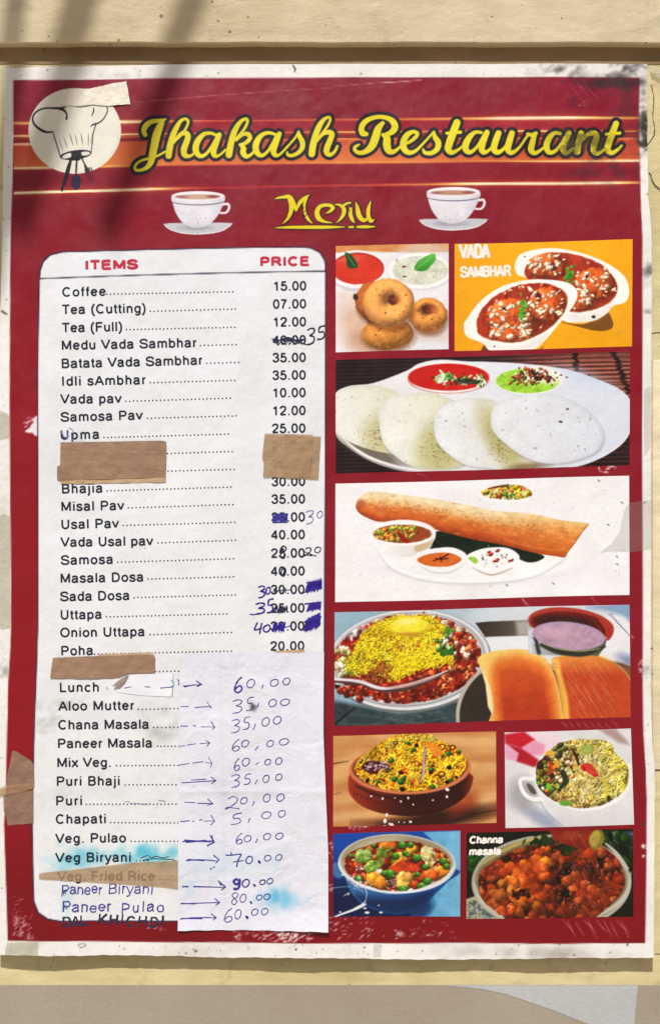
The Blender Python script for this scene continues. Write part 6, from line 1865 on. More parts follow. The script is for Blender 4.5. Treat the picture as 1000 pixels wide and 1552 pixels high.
v.stroke([(490, 160, 12), (510, 200, 18), (525, 245, 12)], (74, 30, 32), soft=5)
v.stroke([(430, 290, 30), (450, 340, 38), (420, 380, 20)], (52, 62, 44), soft=8)
v.ell(348, 372, 15, 18, (110, 196, 50), soft=4)
v.ell(290, 352, 14, 12, (110, 160, 60), soft=4); v.ell(400, 370, 12, 16, (150, 190, 90), soft=4)
v.ell(448, 472, 36, 16, (104, 160, 66), soft=6)
v.stroke([(675, 340, 26), (690, 400, 22), (680, 450, 12)], (206, 190, 50), soft=8, alpha=.8)
v.ell(700, 445, 12, 20, (60, 60, 30), soft=8)
v.ell(355, 178, 24, 14, (226, 170, 60), soft=6)
lumps(v, [(380, 150), (420, 125), (460, 150), (400, 200)], 14, 14, [(84, 96, 50), (60, 70, 40)])
v.ell(570, 160, 44, 30, (150, 170, 80), soft=14, alpha=.8)
FP.append((v, [(764, 1110), (955.3, 1104), (960.5, 1250), (765.5, 1255)], 'food photo of mixed rice in a white handled casserole'))

# 8 peas and cheese curry in a blue bowl ------------------------------------------------------------------
v = Canvas(500, 1250, 0.22, 920, 640, 0.42, (24, 74, 150))
v.tint(lambda a, X, Y: (np.array([26, 84, 168.]) + (np.array([14, 40, 84.]) - np.array([26, 84, 168.])) * np.clip((Y - 150 + X * 0) / 350, 0, 1)[..., None]) + 0 * X[..., None])
v.poly([(640, 48), (920, 40), (920, 650), (540, 650), (560, 600), (700, 480), (780, 400), (800, 200)], hgrad(600, (96, 160, 204), 900, (124, 184, 220)), soft=10, smooth=False, tex=(60, .09, 2))
specks(v, [(700, 60), (900, 60), (900, 620), (640, 620), (820, 400)], 220, 4, (150, 200, 230), alpha=.5)
v.poly([(20, 270), (60, 265), (90, 340), (60, 370), (20, 340)], (80, 140, 190), soft=14, alpha=.8)
v.ell(610, 590, 110, 60, (16, 44, 96), rot=-.5, soft=40, alpha=.8)
v.poly([(60, 290), (100, 360), (150, 470), (240, 560), (400, 612), (520, 612), (640, 560), (720, 480), (800, 400), (850, 300)], hgrad(100, (70, 120, 170), 700, (26, 84, 150)), soft=6)
v.poly([(180, 480), (300, 500), (500, 500), (700, 460), (640, 560), (520, 612), (400, 612), (240, 560)], (14, 40, 80), soft=50, alpha=.75)
v.ell(460, 268, 404, 204, (216, 214, 212), rot=.03, soft=5)
v.ell(460, 255, 386, 184, (158, 146, 122), rot=.03, soft=14)
v.ell(330, 130, 180, 40, (190, 184, 160), rot=-.25, soft=30, alpha=.8)
v.stroke([(60, 260, 8), (90, 330, 14), (200, 410, 16), (350, 458, 16), (500, 466, 14), (650, 440, 12), (780, 380, 12), (850, 290, 8)], (226, 230, 236), soft=6)
cur = [(92, 260), (130, 200), (220, 155), (340, 122), (470, 112), (620, 122), (740, 165), (815, 225), (830, 290), (790, 350), (700, 400), (600, 440), (480, 456), (340, 445), (220, 405), (130, 345)]
v.poly(cur, (140, 44, 24), soft=5, tex=(40, .2, 4))
setclip(v, cur, 5)
lumps(v, cur, 150, 26, [(170, 50, 26), (190, 80, 34), (206, 110, 46), (130, 36, 24)], spec=.2, sh=.3)
for (x, y, rx, ry, c) in ((300, 370, 62, 60, (226, 160, 50)), (350, 400, 50, 42, (206, 130, 44)), (510, 370, 58, 52, (220, 170, 90)), (490, 420, 60, 34, (214, 180, 90)), (770, 320, 70, 44, (222, 140, 50)), (700, 350, 60, 48, (206, 100, 40)), (490, 230, 46, 34, (230, 170, 60)), (400, 150, 70, 34, (214, 120, 40)), (670, 200, 46, 70, (206, 190, 120)), (230, 215, 56, 50, (180, 190, 110)), (300, 280, 56, 30, (176, 190, 100)), (590, 420, 46, 26, (190, 70, 36)), (380, 250, 50, 40, (150, 34, 26)), (560, 170, 50, 26, (226, 170, 60))):
    v.blob(x, y, rx, ry, c, rot=fr.uniform(-.4, .4), spec=.14, bump=.35, sh=.4)
v.poly([(410, 295), (450, 245), (490, 225), (560, 280), (620, 295), (560, 315), (470, 312)], (196, 76, 34), soft=6)
v.poly([(420, 285), (470, 220), (510, 205), (530, 235), (480, 240)], (232, 170, 70), soft=8, smooth=False)
for _ in range(120):
    x, y = fr.choice([(fr.gauss(360, 34), fr.gauss(200, 22)), (fr.gauss(300, 30), fr.gauss(285, 14)), (fr.gauss(220, 26), fr.gauss(220, 26))])
    v.ell(x, y, fr.uniform(8, 22), fr.uniform(4, 9), fr.choice([(120, 170, 60), (90, 140, 40), (190, 206, 140), (150, 180, 90)]), rot=fr.uniform(-.8, .3), soft=4, alpha=.85)
for _ in range(60):
    x, y = fr.gauss(680, 22), fr.gauss(220, 50)
    v.ell(x, y, fr.uniform(5, 13), fr.uniform(4, 9), fr.choice([(220, 216, 160), (190, 170, 80), (230, 226, 190)]), rot=fr.uniform(0, 3), soft=4)
v.clip = None
mm_ = v.maskof(cur, 12)
v.warp(20, 50, 3, mm_)
v.warp(9, 18, 4, mm_)
v.grit(.2, 22, 5, mm_)
setclip(v, cur, 5)
for (x, y, s) in ((495, 142, 32), (553, 138, 26), (450, 215, 30), (518, 195, 24), (595, 228, 34), (410, 340, 42), (375, 335, 26), (195, 375, 34), (600, 340, 22), (668, 388, 34), (628, 425, 36), (500, 446, 36), (780, 250, 30), (800, 285, 26), (655, 290, 26), (298, 142, 18), (140, 215, 16), (535, 210, 16)):
    v.blob(x, y, s * .92, s * .8, (74, 134, 42), spec=.35, sh=.6, lx=.1, ly=-.7, bump=.12)
v.clip = None
for _ in range(90):      # pricked film, white flecks
    x, y = fr.choice([(fr.gauss(430, 22), fr.gauss(400, 26)), (fr.gauss(160, 44), fr.gauss(350, 26)), (fr.gauss(345, 12), fr.gauss(318, 10)), (fr.gauss(215, 30), fr.gauss(300, 8)), (fr.gauss(225, 26), fr.gauss(400, 16))])
    v.ell(x, y, fr.uniform(2, 11), fr.uniform(2, 6), (236, 234, 240), rot=fr.uniform(0, 2), soft=3, alpha=fr.uniform(.5, 1))
v.ell(430, 400, 30, 24, (40, 20, 34), soft=12, alpha=.5)
v.stroke([(100, 340, 3), (130, 390, 4), (190, 425, 8), (235, 430, 8), (252, 470, 7), (245, 520, 6), (225, 550, 24)], (206, 214, 226), soft=5, alpha=.8)
v.stroke([(-10, 655, 12), (60, 622, 12), (150, 590, 16), (210, 562, 22), (245, 548, 10)], (226, 226, 234), soft=5)
v.stroke([(-10, 440, 5), (60, 430, 5), (140, 425, 4)], (170, 196, 220), soft=5, alpha=.8)
v.stroke([(95, 490, 3), (130, 470, 7), (125, 488, 3)], (220, 226, 236), soft=4)
for (x, y, s) in ((255, 605, 12), (350, 604, 9), (335, 555, 5), (70, 600, 6), (240, 575, 8)):
    v.ell(x, y, s * 1.4, s * .7, (232, 232, 240), soft=4)
v.stroke([(120, 340, 5), (170, 420, 10), (230, 460, 6)], (190, 200, 214), soft=10, alpha=.6)
FP.append((v, [(504.6, 1263.5), (697, 1258.5), (697, 1389.6), (504.6, 1389)], 'food photo of a pea and paneer curry in a blue bowl'))

# 9 chickpea curry ------------------------------------------------------------------------------------------
v = Canvas(690, 1245, 0.31, 900, 500, 0.52, (22, 32, 22))
v.tint(lambda a, X, Y: a * (0.7 + 0.8 * noise2(v.H, v.W, 40, 7, 4))[..., None])
v.poly([(740, 60), (880, 50), (880, 130), (820, 110), (770, 90)], (96, 116, 146), soft=16, smooth=False)
lumps(v, [(700, 50), (870, 90), (870, 210), (800, 160), (730, 110)], 30, 26, [(30, 56, 24), (50, 84, 36), (20, 36, 20)], spec=.06)
lumps(v, [(60, 180), (160, 160), (120, 230), (60, 240)], 18, 20, [(44, 96, 36), (60, 110, 44)], spec=.1)
v.poly([(50, 380), (110, 360), (160, 440), (250, 480), (50, 485)], (196, 192, 168), soft=8, smooth=False)
specks(v, [(60, 400), (120, 390), (200, 470), (60, 475)], 50, 9, (90, 110, 80), alpha=.7)
specks(v, [(60, 400), (120, 390), (200, 470), (60, 475)], 14, 9, (90, 110, 190), alpha=.7)
v.ell(468, 300, 390, 236, (202, 198, 184), rot=.0, soft=5)
v.ell(468, 298, 372, 220, (150, 136, 104), soft=12)
v.stroke([(90, 300, 6), (120, 380, 16), (200, 450, 20), (280, 500, 16)], (222, 218, 206), soft=8)
v.stroke([(855, 250, 6), (840, 340, 18), (780, 410, 18), (680, 470, 12)], (214, 212, 200), soft=8)
v.stroke([(120, 215, 8), (220, 150, 14), (330, 100, 16), (450, 72, 10)], (206, 190, 120), soft=8)
v.stroke([(735, 110, 10), (790, 160, 16), (840, 230, 14)], (214, 212, 200), soft=8)
cur = [(105, 300), (130, 240), (200, 190), (280, 140), (380, 110), (520, 90), (650, 100), (740, 140), (805, 210), (825, 290), (800, 360), (730, 430), (640, 490), (500, 520), (330, 510), (220, 460), (140, 390)]
v.poly(cur, (110, 36, 16), soft=6, tex=(34, .3, 3))
setclip(v, cur, 6)
lumps(v, cur, 260, 16, [(130, 40, 18), (160, 60, 24), (90, 26, 16), (176, 84, 40)], spec=.3)
lumps(v, [(200, 170), (720, 130), (760, 300), (660, 460), (420, 480), (480, 300), (260, 260)], 90, 15, [(70, 26, 18), (50, 20, 18), (110, 40, 24)], spec=.15)
r9 = random.Random(5)
cp = []
for (x, y) in pick_in(cur, 4000, r9):
    if all((x - a) ** 2 + (y - b_) ** 2 > 38 ** 2 for a, b_ in cp):
        cp.append((x, y))
cp.sort(key=lambda p: p[1])
for (x, y) in cp:
    if r9.random() < .34: continue
    lf = x < 480
    s = r9.uniform(22, 36)
    v.blob(x, y, s * r9.uniform(1, 1.2), s, jit(r9.choice([(214, 108, 34), (200, 88, 28), (224, 126, 44)] if lf else [(176, 76, 34), (190, 96, 50), (150, 60, 30)]), 16, r9), rot=r9.uniform(0, 3), spec=.14, bump=.5, sh=.35, amb=.58)
specks(v, cur, 150, 4, (244, 190, 140), alpha=.5)
lumps(v, ellpts(545, 225, 34, 26), 12, 16, [(40, 22, 20), (60, 30, 24)], spec=.1)
lumps(v, ellpts(320, 345, 50, 24), 14, 16, [(60, 24, 18), (80, 34, 22)], spec=.1)
lumps(v, ellpts(545, 360, 50, 34), 18, 16, [(60, 24, 18), (90, 34, 22)], spec=.1)
v.clip = None
mm_ = v.maskof(cur, 12)
v.warp(17, 44, 3, mm_)
v.warp(8, 15, 4, mm_)
_n = noise2(v.H, v.W, 40, 8, 4)
v.put((slice(None), slice(None)), mm_ * np.clip((_n - .42) * 3, 0, .62), (166, 62, 24))
v.grit(.4, 60, 5, mm_, 3)
v.grit(.16, 9, 6, mm_)
specks(v, cur, 120, 3.5, (240, 180, 130), alpha=.7)
for _ in range(60):
    x, y = fr.choice([(fr.gauss(435, 34), fr.gauss(98, 13)), (fr.gauss(540, 26), fr.gauss(135, 14))])
    v.ell(x, y, fr.uniform(8, 20), fr.uniform(5, 12), jit((34, 62, 26), 14, fr), rot=fr.uniform(0, 3), soft=5)
v.poly([(455, 40), (700, 40), (690, 110), (640, 135), (590, 130), (530, 110), (480, 90)], (158, 50, 30), soft=8, smooth=False, tex=(30, .2, 3))
v.ell(560, 70, 50, 22, (196, 90, 56), soft=20, alpha=.6)
v.ell(690, 90, 34, 50, (150, 140, 60), rot=.3, soft=5)
v.ell(680, 84, 26, 40, (196, 176, 80), rot=.3, soft=8, tex=(12, .12, 3))
for k in range(22):
    x, y = 560 + (k % 8) * 32 + fr.uniform(-9, 9), 50 + (k // 8) * 150 + fr.uniform(-20, 20)
    l = fr.uniform(.6, 1.2)
    v.stroke([(x, y, 1), (x + 32 * l, y + 52 * l, 2.4), (x + 66 * l, y + 104 * l, 1)], (222, 190, 170), soft=3.5, alpha=fr.uniform(.3, .7), smooth=False)
FP.append((v, [(706.4, 1261.5), (959, 1257), (959, 1389.6), (706.4, 1392.6)], 'food photo of orange chickpea curry, captioned Channa masala'))

photos = []
SAT = [1.0, 1.04, 1.05, 1.0, .98, .98, .95, .98, .98]
DIM = [1.02, 1.03, 1.0, 1.0, .97, .95, .99, .94, .84]
for i, (cv, quad, lab) in enumerate(FP):
    n_ = np.random.default_rng(i).normal(0, 2.2, cv.a.shape[:2]).astype(np.float32)
    cv.a += n_[..., None]
    # a little stronger contrast, as printed
    m = cv.a.mean(axis=2, keepdims=True)
    cv.a = m + (cv.a - m) * SAT[i]
    cv.a *= DIM[i]
    t = np.clip(cv.a / 255, 0, 1)
    cv.a = 255 * (t + 0.32 * t * (1 - t) * (2 * t - 1))
    def eg(u, w, quad=quad, cv=cv):
        TL, TR, BR, BL = quad
        px = (TL[0] * (1 - u) + TR[0] * u) * (1 - w) + (BL[0] * (1 - u) + BR[0] * u) * w
        py = (TL[1] * (1 - u) + TR[1] * u) * (1 - w) + (BL[1] * (1 - u) + BR[1] * u) * w
        return px, py + 0.5 * np.sin(px / 60.0 + i)
    o = grid_patch('food_photo', quad, 0.95, cv, on_poster, 0.10, m_print, poster, PB, edge=eg)
    o['label'] = lab
    photos.append(o)

# captions set over two of the photographs
def bold_text(s, x0, y0, x1, y1, cap, w, slant=0.0):
    return text_strokes(s, x0, y0, x1, y1, cap, w, slant)
def cap_part(st_, parent, label, mat=m_white_ink):
    V, F = ribbons(st_, on_poster, 0.26)
    o = mesh_from('caption', V, F, mat, parent, None, PB, smooth=False)
    o['label'] = label
cap_part(bold_text('VADA', 698, 391.6, 740.5, 390.4, 21, 4.6), photos[1], 'white capitals VADA')
cap_part(bold_text('SAMBHAR', 699, 420.2, 773, 418.0, 16.2, 3.7), photos[1], 'white capitals SAMBHAR')
cap_part(bold_text('Channa', 711.5, 1278, 760.5, 1277.4, 10.5, 2.9, 0.14), photos[8], 'white bold slanted word Channa')
cap_part(bold_text('masala', 711.0, 1295.6, 757.5, 1295, 10.5, 2.9, 0.14), photos[8], 'white bold slanted word masala')
# ------------------------------------------------------------------ pasted price slip, scraps and tapes
def on_lift(x, y, h=0.0):
    return on_poster(x, y, h)
def slip_place(x, y, lift):
    x, y = np.asarray(x, float), np.asarray(y, float)
    e = np.clip((x - 440) / 55, 0, 1) ** 2 * 2.6 + np.clip((y - 1370) / 40, 0, 1) ** 2 * (1.6 + 1.4 * np.sin(x / 34.0))
    f = 0.5 * np.exp(-((y - 1200) / 5.0) ** 2) + 0.3 * np.exp(-((x - 350) / 6) ** 2)
    return on_poster(x, y, 0.7 + lift + e + f + 0.3 * np.sin(x / 21.0 + y / 50.0) + 0.3 * np.sin(y / 27.0 + x / 90))
SC = Canvas(262, 980, 1.0, 245, 440, 1.2, (222, 224, 236))
SC.mult(0.012, 70, 3)
for yy in (1010, 1200, 1276, 1335):
    y0 = yy - 980
    SC.stroke([(5, y0 + 2, 1), (120, y0, 1.2), (240, y0 - 1, 1)], (204, 206, 218), soft=1.6, alpha=.6)
SC.stroke([(72, 10, 2), (76, 200, 3), (80, 430, 2)], (210, 212, 224), soft=5, alpha=.5)
def ssmear(x0, y0, x1, y1, n, seed, size, a, c):
    r = random.Random(seed)
    for _ in range(n):
        x, y = r.gauss((x0 + x1) / 2, (x1 - x0) / 3.2) - 262, r.gauss((y0 + y1) / 2, (y1 - y0) / 3.2) - 980
        s = size * r.uniform(.3, 1.2)
        SC.ell(x, y, s * r.uniform(.6, 1.6), s * r.uniform(.4, 1), c, rot=r.uniform(0, 3), soft=s * .9, alpha=a * r.uniform(.4, 1.6))
ssmear(400, 1348, 445, 1376, 200, 1, 6, .07, (86, 186, 222))
ssmear(410, 1352, 425, 1366, 60, 2, 4, .10, (70, 170, 214))
ssmear(272, 1290, 420, 1330, 160, 3, 12, .03, (160, 214, 230))
ssmear(272, 1335, 300, 1360, 60, 4, 6, .04, (140, 200, 226))
ssmear(380, 1068, 388, 1076, 40, 5, 3, .2, (96, 98, 104))
ssmear(270, 1190, 490, 1240, 60, 6, 12, .02, (150, 150, 160))
_m = noise2(SC.H, SC.W, 5, 9, 2)
SC.a *= (1 + .012 * (_m - .5))[..., None]
SB = tuple(slip_place(np.array(384.0), np.array(1409.0), 0).tolist())
slip = empty('price_slip', SB, 'long white paper slip of handwritten blue prices and arrows glued over the price table', 'paper slip')
SL = np.array([(275, 991), (272, 1040), (271, 1100), (270.5, 1250), (270.2, 1330), (270, 1409.5)])
SR = np.array([(491, 988), (490.3, 1050), (490, 1110), (492, 1160), (493.6, 1200), (495.2, 1240), (497.3, 1290), (497.5, 1409.5)])
def slip_edge(u, v):
    y_l = 991 + (1409.5 - 991) * v
    y_r = 988 + (1409.8 - 988) * v
    xl, xr = np.interp(y_l, SL[:, 1], SL[:, 0]), np.interp(y_r, SR[:, 1], SR[:, 0])
    return xl + (xr - xl) * u, y_l + (y_r - y_l) * u + .35 * np.sin(u * 40) * (v > .999)
grid_patch('paper', [(272, 990), (494, 988), (497, 1410), (270, 1409)], 2.0, SC, slip_place, 0.0, m_paper, slip, SB, edge=slip_edge)
def slip_part(name, st_, mat, label=None):
    V, F = ribbons(st_, slip_place, 0.12)
    o = mesh_from(name, V, F, mat, slip, None, SB, smooth=False)
    if label: o['label'] = label
Za, Zb = (240, 980, 0.28), (240, 1240, 0.28)
W_ = 1.1
SLIP = [
 (Za, '60,00', [('6', 412, 165, 455, 248, 1.7), ('0', 478, 176, 522, 222), (',', 560, 205, 570, 226), ('0', 606, 176, 650, 214), ('0', 674, 168, 713, 207)]),
 (Za, '35,00', [('3', 396, 288, 462, 360), ('5', 470, 272, 520, 346), (',', 536, 302, 546, 328), ('0', 597, 284, 640, 326), ('0', 660, 282, 711, 318)]),
 (Za, '35,00', [('3', 392, 394, 448, 466), ('5', 453, 378, 500, 448), (',', 514, 416, 528, 448), ('0', 560, 382, 602, 430), ('0', 622, 376, 664, 420)]),
 (Za, '60,00', [('6', 400, 500, 442, 564), ('0', 450, 504, 490, 542), (',', 522, 536, 544, 562), ('0', 587, 506, 624, 542), ('0', 654, 497, 706, 532)]),
 (Za, '60,00', [('6', 410, 603, 442, 670), ('0', 454, 602, 494, 646), (',', 528, 624, 544, 640), ('0', 576, 608, 608, 641), ('0', 634, 600, 670, 638)]),
 (Za, '35,00', [('3', 392, 694, 448, 762), ('5', 458, 688, 504, 746), (',', 522, 720, 538, 745), ('0', 566, 694, 600, 736), ('0', 634, 688, 670, 723)]),
 (Za, '20,00', [('2', 362, 812, 440, 882), ('0', 444, 816, 482, 852), (',', 508, 836, 522, 860), ('0', 568, 796, 606, 840), ('0', 640, 794, 682, 836)]),
 (Za, '5,00', [('5', 386, 902, 456, 962), (',', 486, 928, 496, 952), ('0', 558, 892, 610, 930), ('0', 648, 884, 688, 921)]),
 (Zb, '60,00', [('6', 420, 80, 456, 140), ('0', 464, 92, 502, 128), (',', 526, 110, 540, 132), ('0', 568, 80, 608, 116), ('0', 634, 77, 676, 112)]),
 (Zb, '70.00', [('7', 364, 192, 462, 266, 1.5), ('0', 474, 204, 511, 246, 1.4), ('.', 536, 228, 552, 244, 2.8), ('0', 574, 198, 610, 230), ('0', 634, 194, 669, 226)]),
 (Zb, '90.00', [('9', 404, 330, 445, 386, 2.6), ('0', 454, 330, 493, 373, 1.7), ('.', 510, 356, 525, 370, 2.4), ('0', 548, 332, 580, 358, 1.4), ('0', 588, 324, 620, 355, 1.3)]),
 (Zb, '80.00', [('8', 390, 404, 438, 470), ('0', 442, 410, 476, 456), ('.', 492, 450, 507, 464, 2.4), ('0', 530, 414, 562, 443), ('0', 570, 408, 606, 440)]),
 (Zb, '60.00', [('6', 356, 488, 402, 563), ('0', 414, 494, 448, 546), ('.', 468, 528, 486, 545, 3.0), ('0', 504, 490, 540, 526), ('0', 558, 486, 594, 522)]),
]
for z, txt, items in SLIP:
    st_ = []
    for it in items:
        w = it[5] if len(it) > 5 else W_
        st_ += hand(it[0], it[1], it[2], it[3], it[4], z, w, 2 if w > 1.6 and it[0] in '69' else 1)
    slip_part('handwritten_price', st_, m_pen)
AR = [
 (Za, 1.4, [[(133, 213), (235, 205)], [(140, 218), (200, 205)], [(205, 184), (234, 205), (208, 216)]]), (Za, .9, [[(120, 324), (165, 324)], [(200, 329), (285, 323)], [(262, 298), (288, 330), (280, 332)]]),
 (Za, .9, [[(118, 430), (160, 430)], [(188, 428), (205, 429)], [(232, 434), (305, 434)], [(285, 404), (306, 436), (294, 447)]]), (Za, .9, [[(112, 540), (145, 535)], [(155, 533), (205, 525)], [(225, 525), (278, 520)], [(255, 505), (279, 520), (262, 540)]]),
 (Za, .9, [[(108, 642), (170, 632)], [(185, 630), (245, 622)], [(255, 625), (290, 632)], [(272, 597), (291, 630), (284, 652)]]), (Za, 1.1, [[(126, 737), (310, 725)], [(178, 722), (260, 717)], [(285, 705), (313, 725), (288, 742)]]),
 (Za, 1.0, [[(142, 842), (200, 845)], [(212, 848), (295, 850)], [(268, 825), (297, 850), (262, 860)]]), (Za, 1.1, [[(120, 948), (170, 942)], [(182, 946), (196, 944)], [(222, 940), (238, 936)], [(245, 944), (305, 943)], [(284, 912), (306, 944), (284, 966)]]),
 (Zb, 1.4, [[(130, 126), (305, 124)], [(140, 118), (280, 128)], [(150, 130), (260, 120)], [(278, 88), (302, 130), (264, 150)], [(290, 92), (296, 120)]]), (Zb, 1.3, [[(150, 228), (240, 225), (325, 233)], [(160, 222), (250, 230)], [(298, 200), (329, 225), (310, 246)], [(280, 276), (292, 272)], [(298, 266), (306, 262)]]),
 (Zb, 1.4, [[(130, 371), (165, 369)], [(134, 367), (162, 373)], [(190, 370), (360, 376)], [(322, 338), (363, 373), (340, 391)], [(330, 345), (340, 366)]]), (Zb, 1.2, [[(120, 463), (330, 458)], [(125, 460), (200, 465)], [(304, 434), (331, 458), (310, 473)]]),
 (Zb, 1.2, [[(118, 545), (200, 538), (310, 540)], [(125, 541), (240, 544)], [(285, 517), (313, 540), (295, 553)]]),
]
for z, w, lines in AR:
    slip_part('pen_arrow', [penline(l, z, w, len(l) == 3 and l[1][0] < max(l[0][0], l[2][0])) for l in lines], m_pen)

# freeform pieces of tape and paper -----------------------------------------------------------------------
def piece_mesh(name, outline, mat, h, parent=None, loc=(0, 0, 0), crumple=0.25, seed=1, place=on_poster, step=2.0, curl=None, ragged=0.0):
    """a sheet cut to the outline: rows of cells between its left and right edge"""
    r = random.Random(seed)
    P = []
    n = len(outline)
    for i in range(n):
        a, b_ = np.array(outline[i], float), np.array(outline[(i + 1) % n], float)
        L_ = np.linalg.norm(b_ - a)
        m = max(1, int(L_ / 2.2))
        for k in range(m):
            q = a + (b_ - a) * k / m
            if ragged and k:
                q = q + np.array([r.uniform(-1, 1), r.uniform(-1, 1)]) * ragged
            P.append(q)
    P = np.array(P)
    x0, y0 = P.min(0); x1, y1 = P.max(0)
    import mathutils
    from mathutils.geometry import delaunay_2d_cdt
    ins_ = []
    yy = y0 + step
    k = 0
    pl = [tuple(p) for p in P]
    while yy < y1:
        xx = x0 + step * (.5 if k % 2 else 1)
        while xx < x1:
            if inpoly(pl, xx, yy):
                d = np.abs(P - np.array([xx, yy])).sum(1).min()
                if d > step * .7:
                    ins_.append((xx, yy))
            xx += step
        yy += step
        k += 1
    allp = [mathutils.Vector(p) for p in pl + ins_]
    edges = [(i, (i + 1) % len(pl)) for i in range(len(pl))]
    vs, _, fs, _, _, _ = delaunay_2d_cdt(allp, edges, [], 1, 1e-4)
    X = np.array([q.x for q in vs]); Y = np.array([q.y for q in vs])
    rs = np.random.default_rng(seed)
    ph = rs.uniform(0, 6, 8)
    hh = h + crumple * (np.sin(X / 9 + ph[0] + Y / 17) * .5 + np.sin(Y / 6.5 + ph[1] - X / 23) * .35 + .3 * np.sin(X / 3.9 + Y / 5.1 + ph[2]) + .5)
    if curl is not None:
        hh = hh + curl(X, Y)
    V = place(X, Y, hh)
    F = [f if (X[f[1]] - X[f[0]]) * (Y[f[2]] - Y[f[0]]) - (Y[f[1]] - Y[f[0]]) * (X[f[2]] - X[f[0]]) < 0 else f[::-1] for f in fs if len(f) == 3]
    return mesh_from(name, V, np.array(F), mat, parent, None, loc)
def loc_of(outline, h=1.0):
    P = np.array(outline)
    q = P.mean(0)
    return tuple(on_poster(np.array(q[0]), np.array(P[:, 1].max()), h).tolist())
def tape(outlines, label, name='tape_strip', cat='tape', group=None, crumple=.4, ragged=.2, seed=1):
    """outlines: list of (part name, outline, material, height)"""
    if len(outlines) == 1:
        pn, ol, mt, h = outlines[0]
        o = piece_mesh(name, ol, mt, h, None, loc_of(ol), crumple, seed, ragged=ragged)
        return tag(o, label, cat, group)
    e = empty(name, loc_of(outlines[0][1]), label, cat, group)
    for k, (pn, ol, mt, h) in enumerate(outlines):
        piece_mesh(pn, ol, mt, h, e, loc_of(outlines[0][1]), crumple, seed + k, ragged=ragged)
    return e
TG = 'tapes stuck on the poster'
tape([('under_strip', [(93, 690), (252, 686), (251.5, 731), (130, 733), (92.5, 733.5)], m_brown_light, 0.7), ('top_strip', [(92.5, 670.5), (160, 669.5), (246, 668), (252, 669.5), (252.6, 690), (251, 722), (251.4, 723.5), (150, 726.5), (87.5, 727.5), (87.3, 708), (92, 705)], m_brown, 1.3)],
     'large brown packing tape block covering two item names above Bhajia', group=TG, seed=3)
tape([('under_strip', [(432, 659), (486.5, 662), (484, 700), (482.5, 727), (430, 725)], m_price_tape, 0.7), ('top_strip', [(401.5, 657), (440, 658), (474, 659.2), (473, 690), (470, 724), (428, 723.8), (398.6, 722.6), (400, 700), (397.2, 694)], m_price_tape, 1.3)],
     'tan see-through tape square hiding two prices under 25.00', group=TG, seed=5, crumple=.5)
tape([('under_strip', [(150, 991.5), (232.5, 988.5), (234, 996), (150, 1000)], m_brown_light, 0.7), ('top_strip', [(81, 996.8), (130, 994.4), (190, 993), (233.5, 992.6), (235.6, 995.5), (235, 1019.6), (194, 1020.5), (181, 1026.6), (150, 1028), (77, 1027.5), (79, 1012)], m_brown, 1.3)],
     'narrow brown packing tape strip under Poha', group=TG, seed=7)
tape([('tape', [(60, 1323.5), (66, 1322), (100, 1319.2), (150, 1313.5), (200, 1307.4), (270.5, 1303.6), (270.5, 1347.5), (240, 1344.4), (180, 1340.4), (120, 1336.6), (60, 1332.5)], m_brown_thin, 0.62)],
     'long tan tape wedge pointing left across Veg. Fried Rice', group=TG, seed=9)
tape([('tape', [(414, 986.6), (461, 984.0), (461.5, 988.2), (440, 989.4), (424, 989.6)], m_brown_light, 0.6)], 'tiny tan tape sliver under the 20.00 price', group=TG, seed=10, crumple=.1)
tape([('upper_strip', [(20, 1137), (26, 1138.5), (47, 1152), (52, 1158), (53, 1190), (10.5, 1192), (11.5, 1180)], m_brown_thin2, 0.5),
      ('cross_strip', [(-4, 1196), (8, 1190.5), (30, 1188), (52, 1186.5), (53.5, 1190), (50, 1195), (36, 1199.5), (14, 1203), (-4, 1207)], m_brown_thin, 1.4),
      ('lower_strip', [(6, 1203), (20, 1202), (51.5, 1197), (51.5, 1247.5), (30, 1249), (13, 1250.2), (11, 1240), (7, 1228)], m_brown_thin2, 0.7)],
     'crossed brown tapes over the red border left of Puri Bhaji', group=TG, seed=12, crumple=.6, ragged=.3)
tape([('tape', [(11, 1428), (30, 1426.5), (58, 1426), (58, 1447), (30, 1446.5), (8, 1446)], m_clear, 0.5)], 'yellowed clear tape patch on the bottom left corner border', group=TG, seed=14)
tape([('tape', [(104, 134.6), (135, 134.8), (155, 130.5), (170, 126.5), (191.8, 123.6), (193.5, 132), (198.2, 158.2), (180, 159.4), (165, 161), (140, 158.5), (122, 161), (103, 160), (90, 158), (87, 148)], m_mask, 0.9)],
     'cream paper tape stuck over the top of the chef hat emblem', group=TG, seed=16, crumple=.5, ragged=.35)
tape([('tape', [(975.5, 590), (985, 585), (985.5, 678), (976, 692), (975, 640)], m_clear_grey, 0.35)], 'greyish clear tape on the white border beside the rice cakes', group=TG, seed=17)
tape([('tape', [(944, 775), (953, 762), (985.6, 757), (985.6, 832), (955, 837), (925, 836), (908, 838), (927, 822), (938, 806)], m_clear_grey, 0.35)], 'grey clear tape patch over the right end of the dosa photo', group=TG, seed=18)
tape([('tape', [(-2, 622), (8, 624), (15.5, 630), (15, 664), (4, 666), (-2, 668)], m_clear, 0.35)], 'clear tape patch on the left border beside the torn nick', group=TG, seed=19)
tape([('tape', [(-3, 782), (9, 779), (15, 782), (16, 850), (15.5, 952), (3, 954), (-3, 950)], m_clear, 0.35)], 'tall yellowed clear tape on the left border beside Samosa', group=TG, seed=20)
tape([('tape', [(566, 1431), (578, 1430), (577, 1450), (565, 1450.5)], m_clear_grey, 0.3)], 'short grey tape mark on the bottom border', group=TG, seed=23)
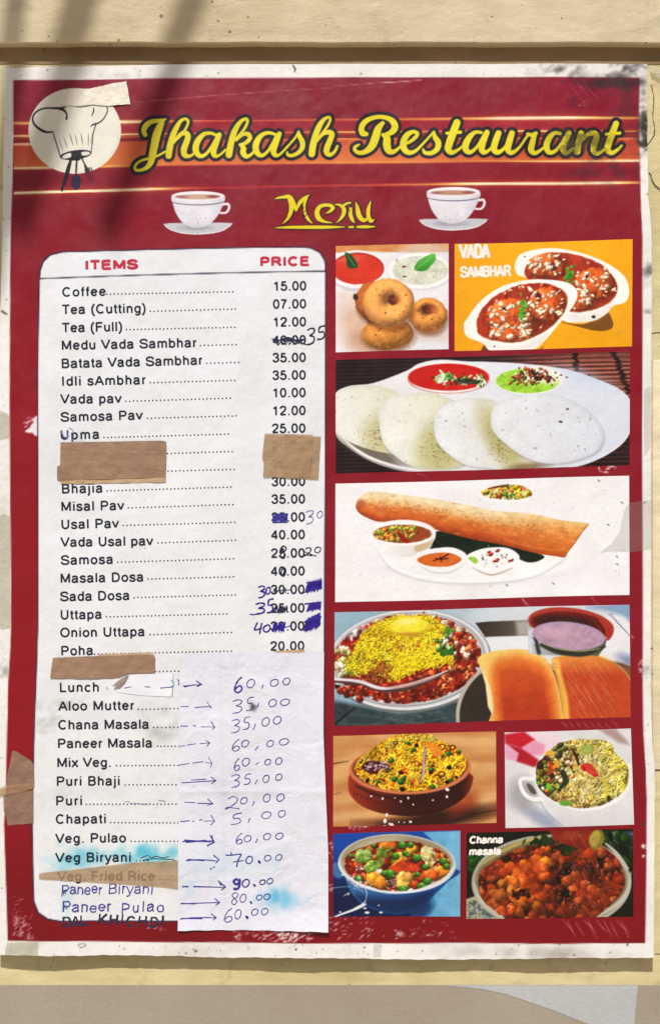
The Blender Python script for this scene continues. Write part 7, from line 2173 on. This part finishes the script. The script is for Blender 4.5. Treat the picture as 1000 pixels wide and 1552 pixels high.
tape([('tape', [(984, 99), (1004, 106), (1012, 126), (1000, 120), (986, 112)], m_clear, 0.9)], 'loose clear tape end past the upper right corner', group=TG, seed=21, crumple=1.2)

# scrap of paper with pen dashes beside Lunch, and the curled corner of brown tape above it
SCR = [(168, 1031), (196, 1022), (240, 1020.8), (262.5, 1020.4), (262, 1040), (260.5, 1056), (215, 1054), (178, 1049), (172, 1040)]
scrap = empty('paper_scrap', loc_of(SCR), 'small white paper scrap with pen dashes right of Lunch', 'paper scrap')
m_scrap, nt, b = new_mat('scrap_paper')
nt.links.new(ramp(nt, noise(nt, pos(nt), 80, 4), [(0.3, L((220, 222, 234))), (0.7, L((232, 233, 242)))]), b.inputs['Base Color'])
b.inputs['Roughness'].default_value = 0.5
piece_mesh('paper', SCR, m_scrap, 0.55, scrap, loc_of(SCR), 0.15, 31)
Zs = (0, 1000, 0.27)
def scrap_place(x, y, lift):
    return on_poster(x, y, 0.85 + lift)
def scrap_part(name, st_, mat):
    V, F = ribbons(st_, scrap_place, 0.1)
    mesh_from(name, V, F, mat, scrap, None, loc_of(SCR), smooth=False)
scrap_part('pen_dash', [penline([(700, 158), (740, 150)], Zs, .7), penline([(815, 150), (845, 152)], Zs, .8), penline([(900, 158), (960, 152), (975, 148)], Zs, .8), penline([(600, 150), (606, 166)], Zs, .7)], m_pen)
scrap_part('pen_mark', [penline([(960, 116), (968, 118), (974, 128), (970, 148), (952, 154)], Zs, 1.1)], m_cyan_pen)
line_part('pen_note', [penline([(262.5, 1022), (262, 1040), (261, 1056)], (0, 0, 1), .7)], m_pen_black, table, 0.4)
slip_part('pen_bracket', [penline([(104, 175), (115, 190), (108, 205)], Za, .9)], m_pen)
CURL = [(196.5, 1021.5), (190, 1032), (182, 1039), (171, 1039.5), (178, 1033), (186, 1027)]
m_curl = tape_mat('underside_of_brown_tape', (150, 134, 126), 0.0, .35, .1)
o = piece_mesh('tape_curl', CURL, m_curl, 1.6, None, loc_of(CURL), .3, 33, curl=lambda X, Y: np.clip((Y - 1022) / 18, 0, 1) * 2.2)
tag(o, 'small folded taupe tape corner beside the word Lunch', 'tape', TG)
CURL2 = [(171, 1039.5), (182, 1039), (176, 1047), (168, 1041)]
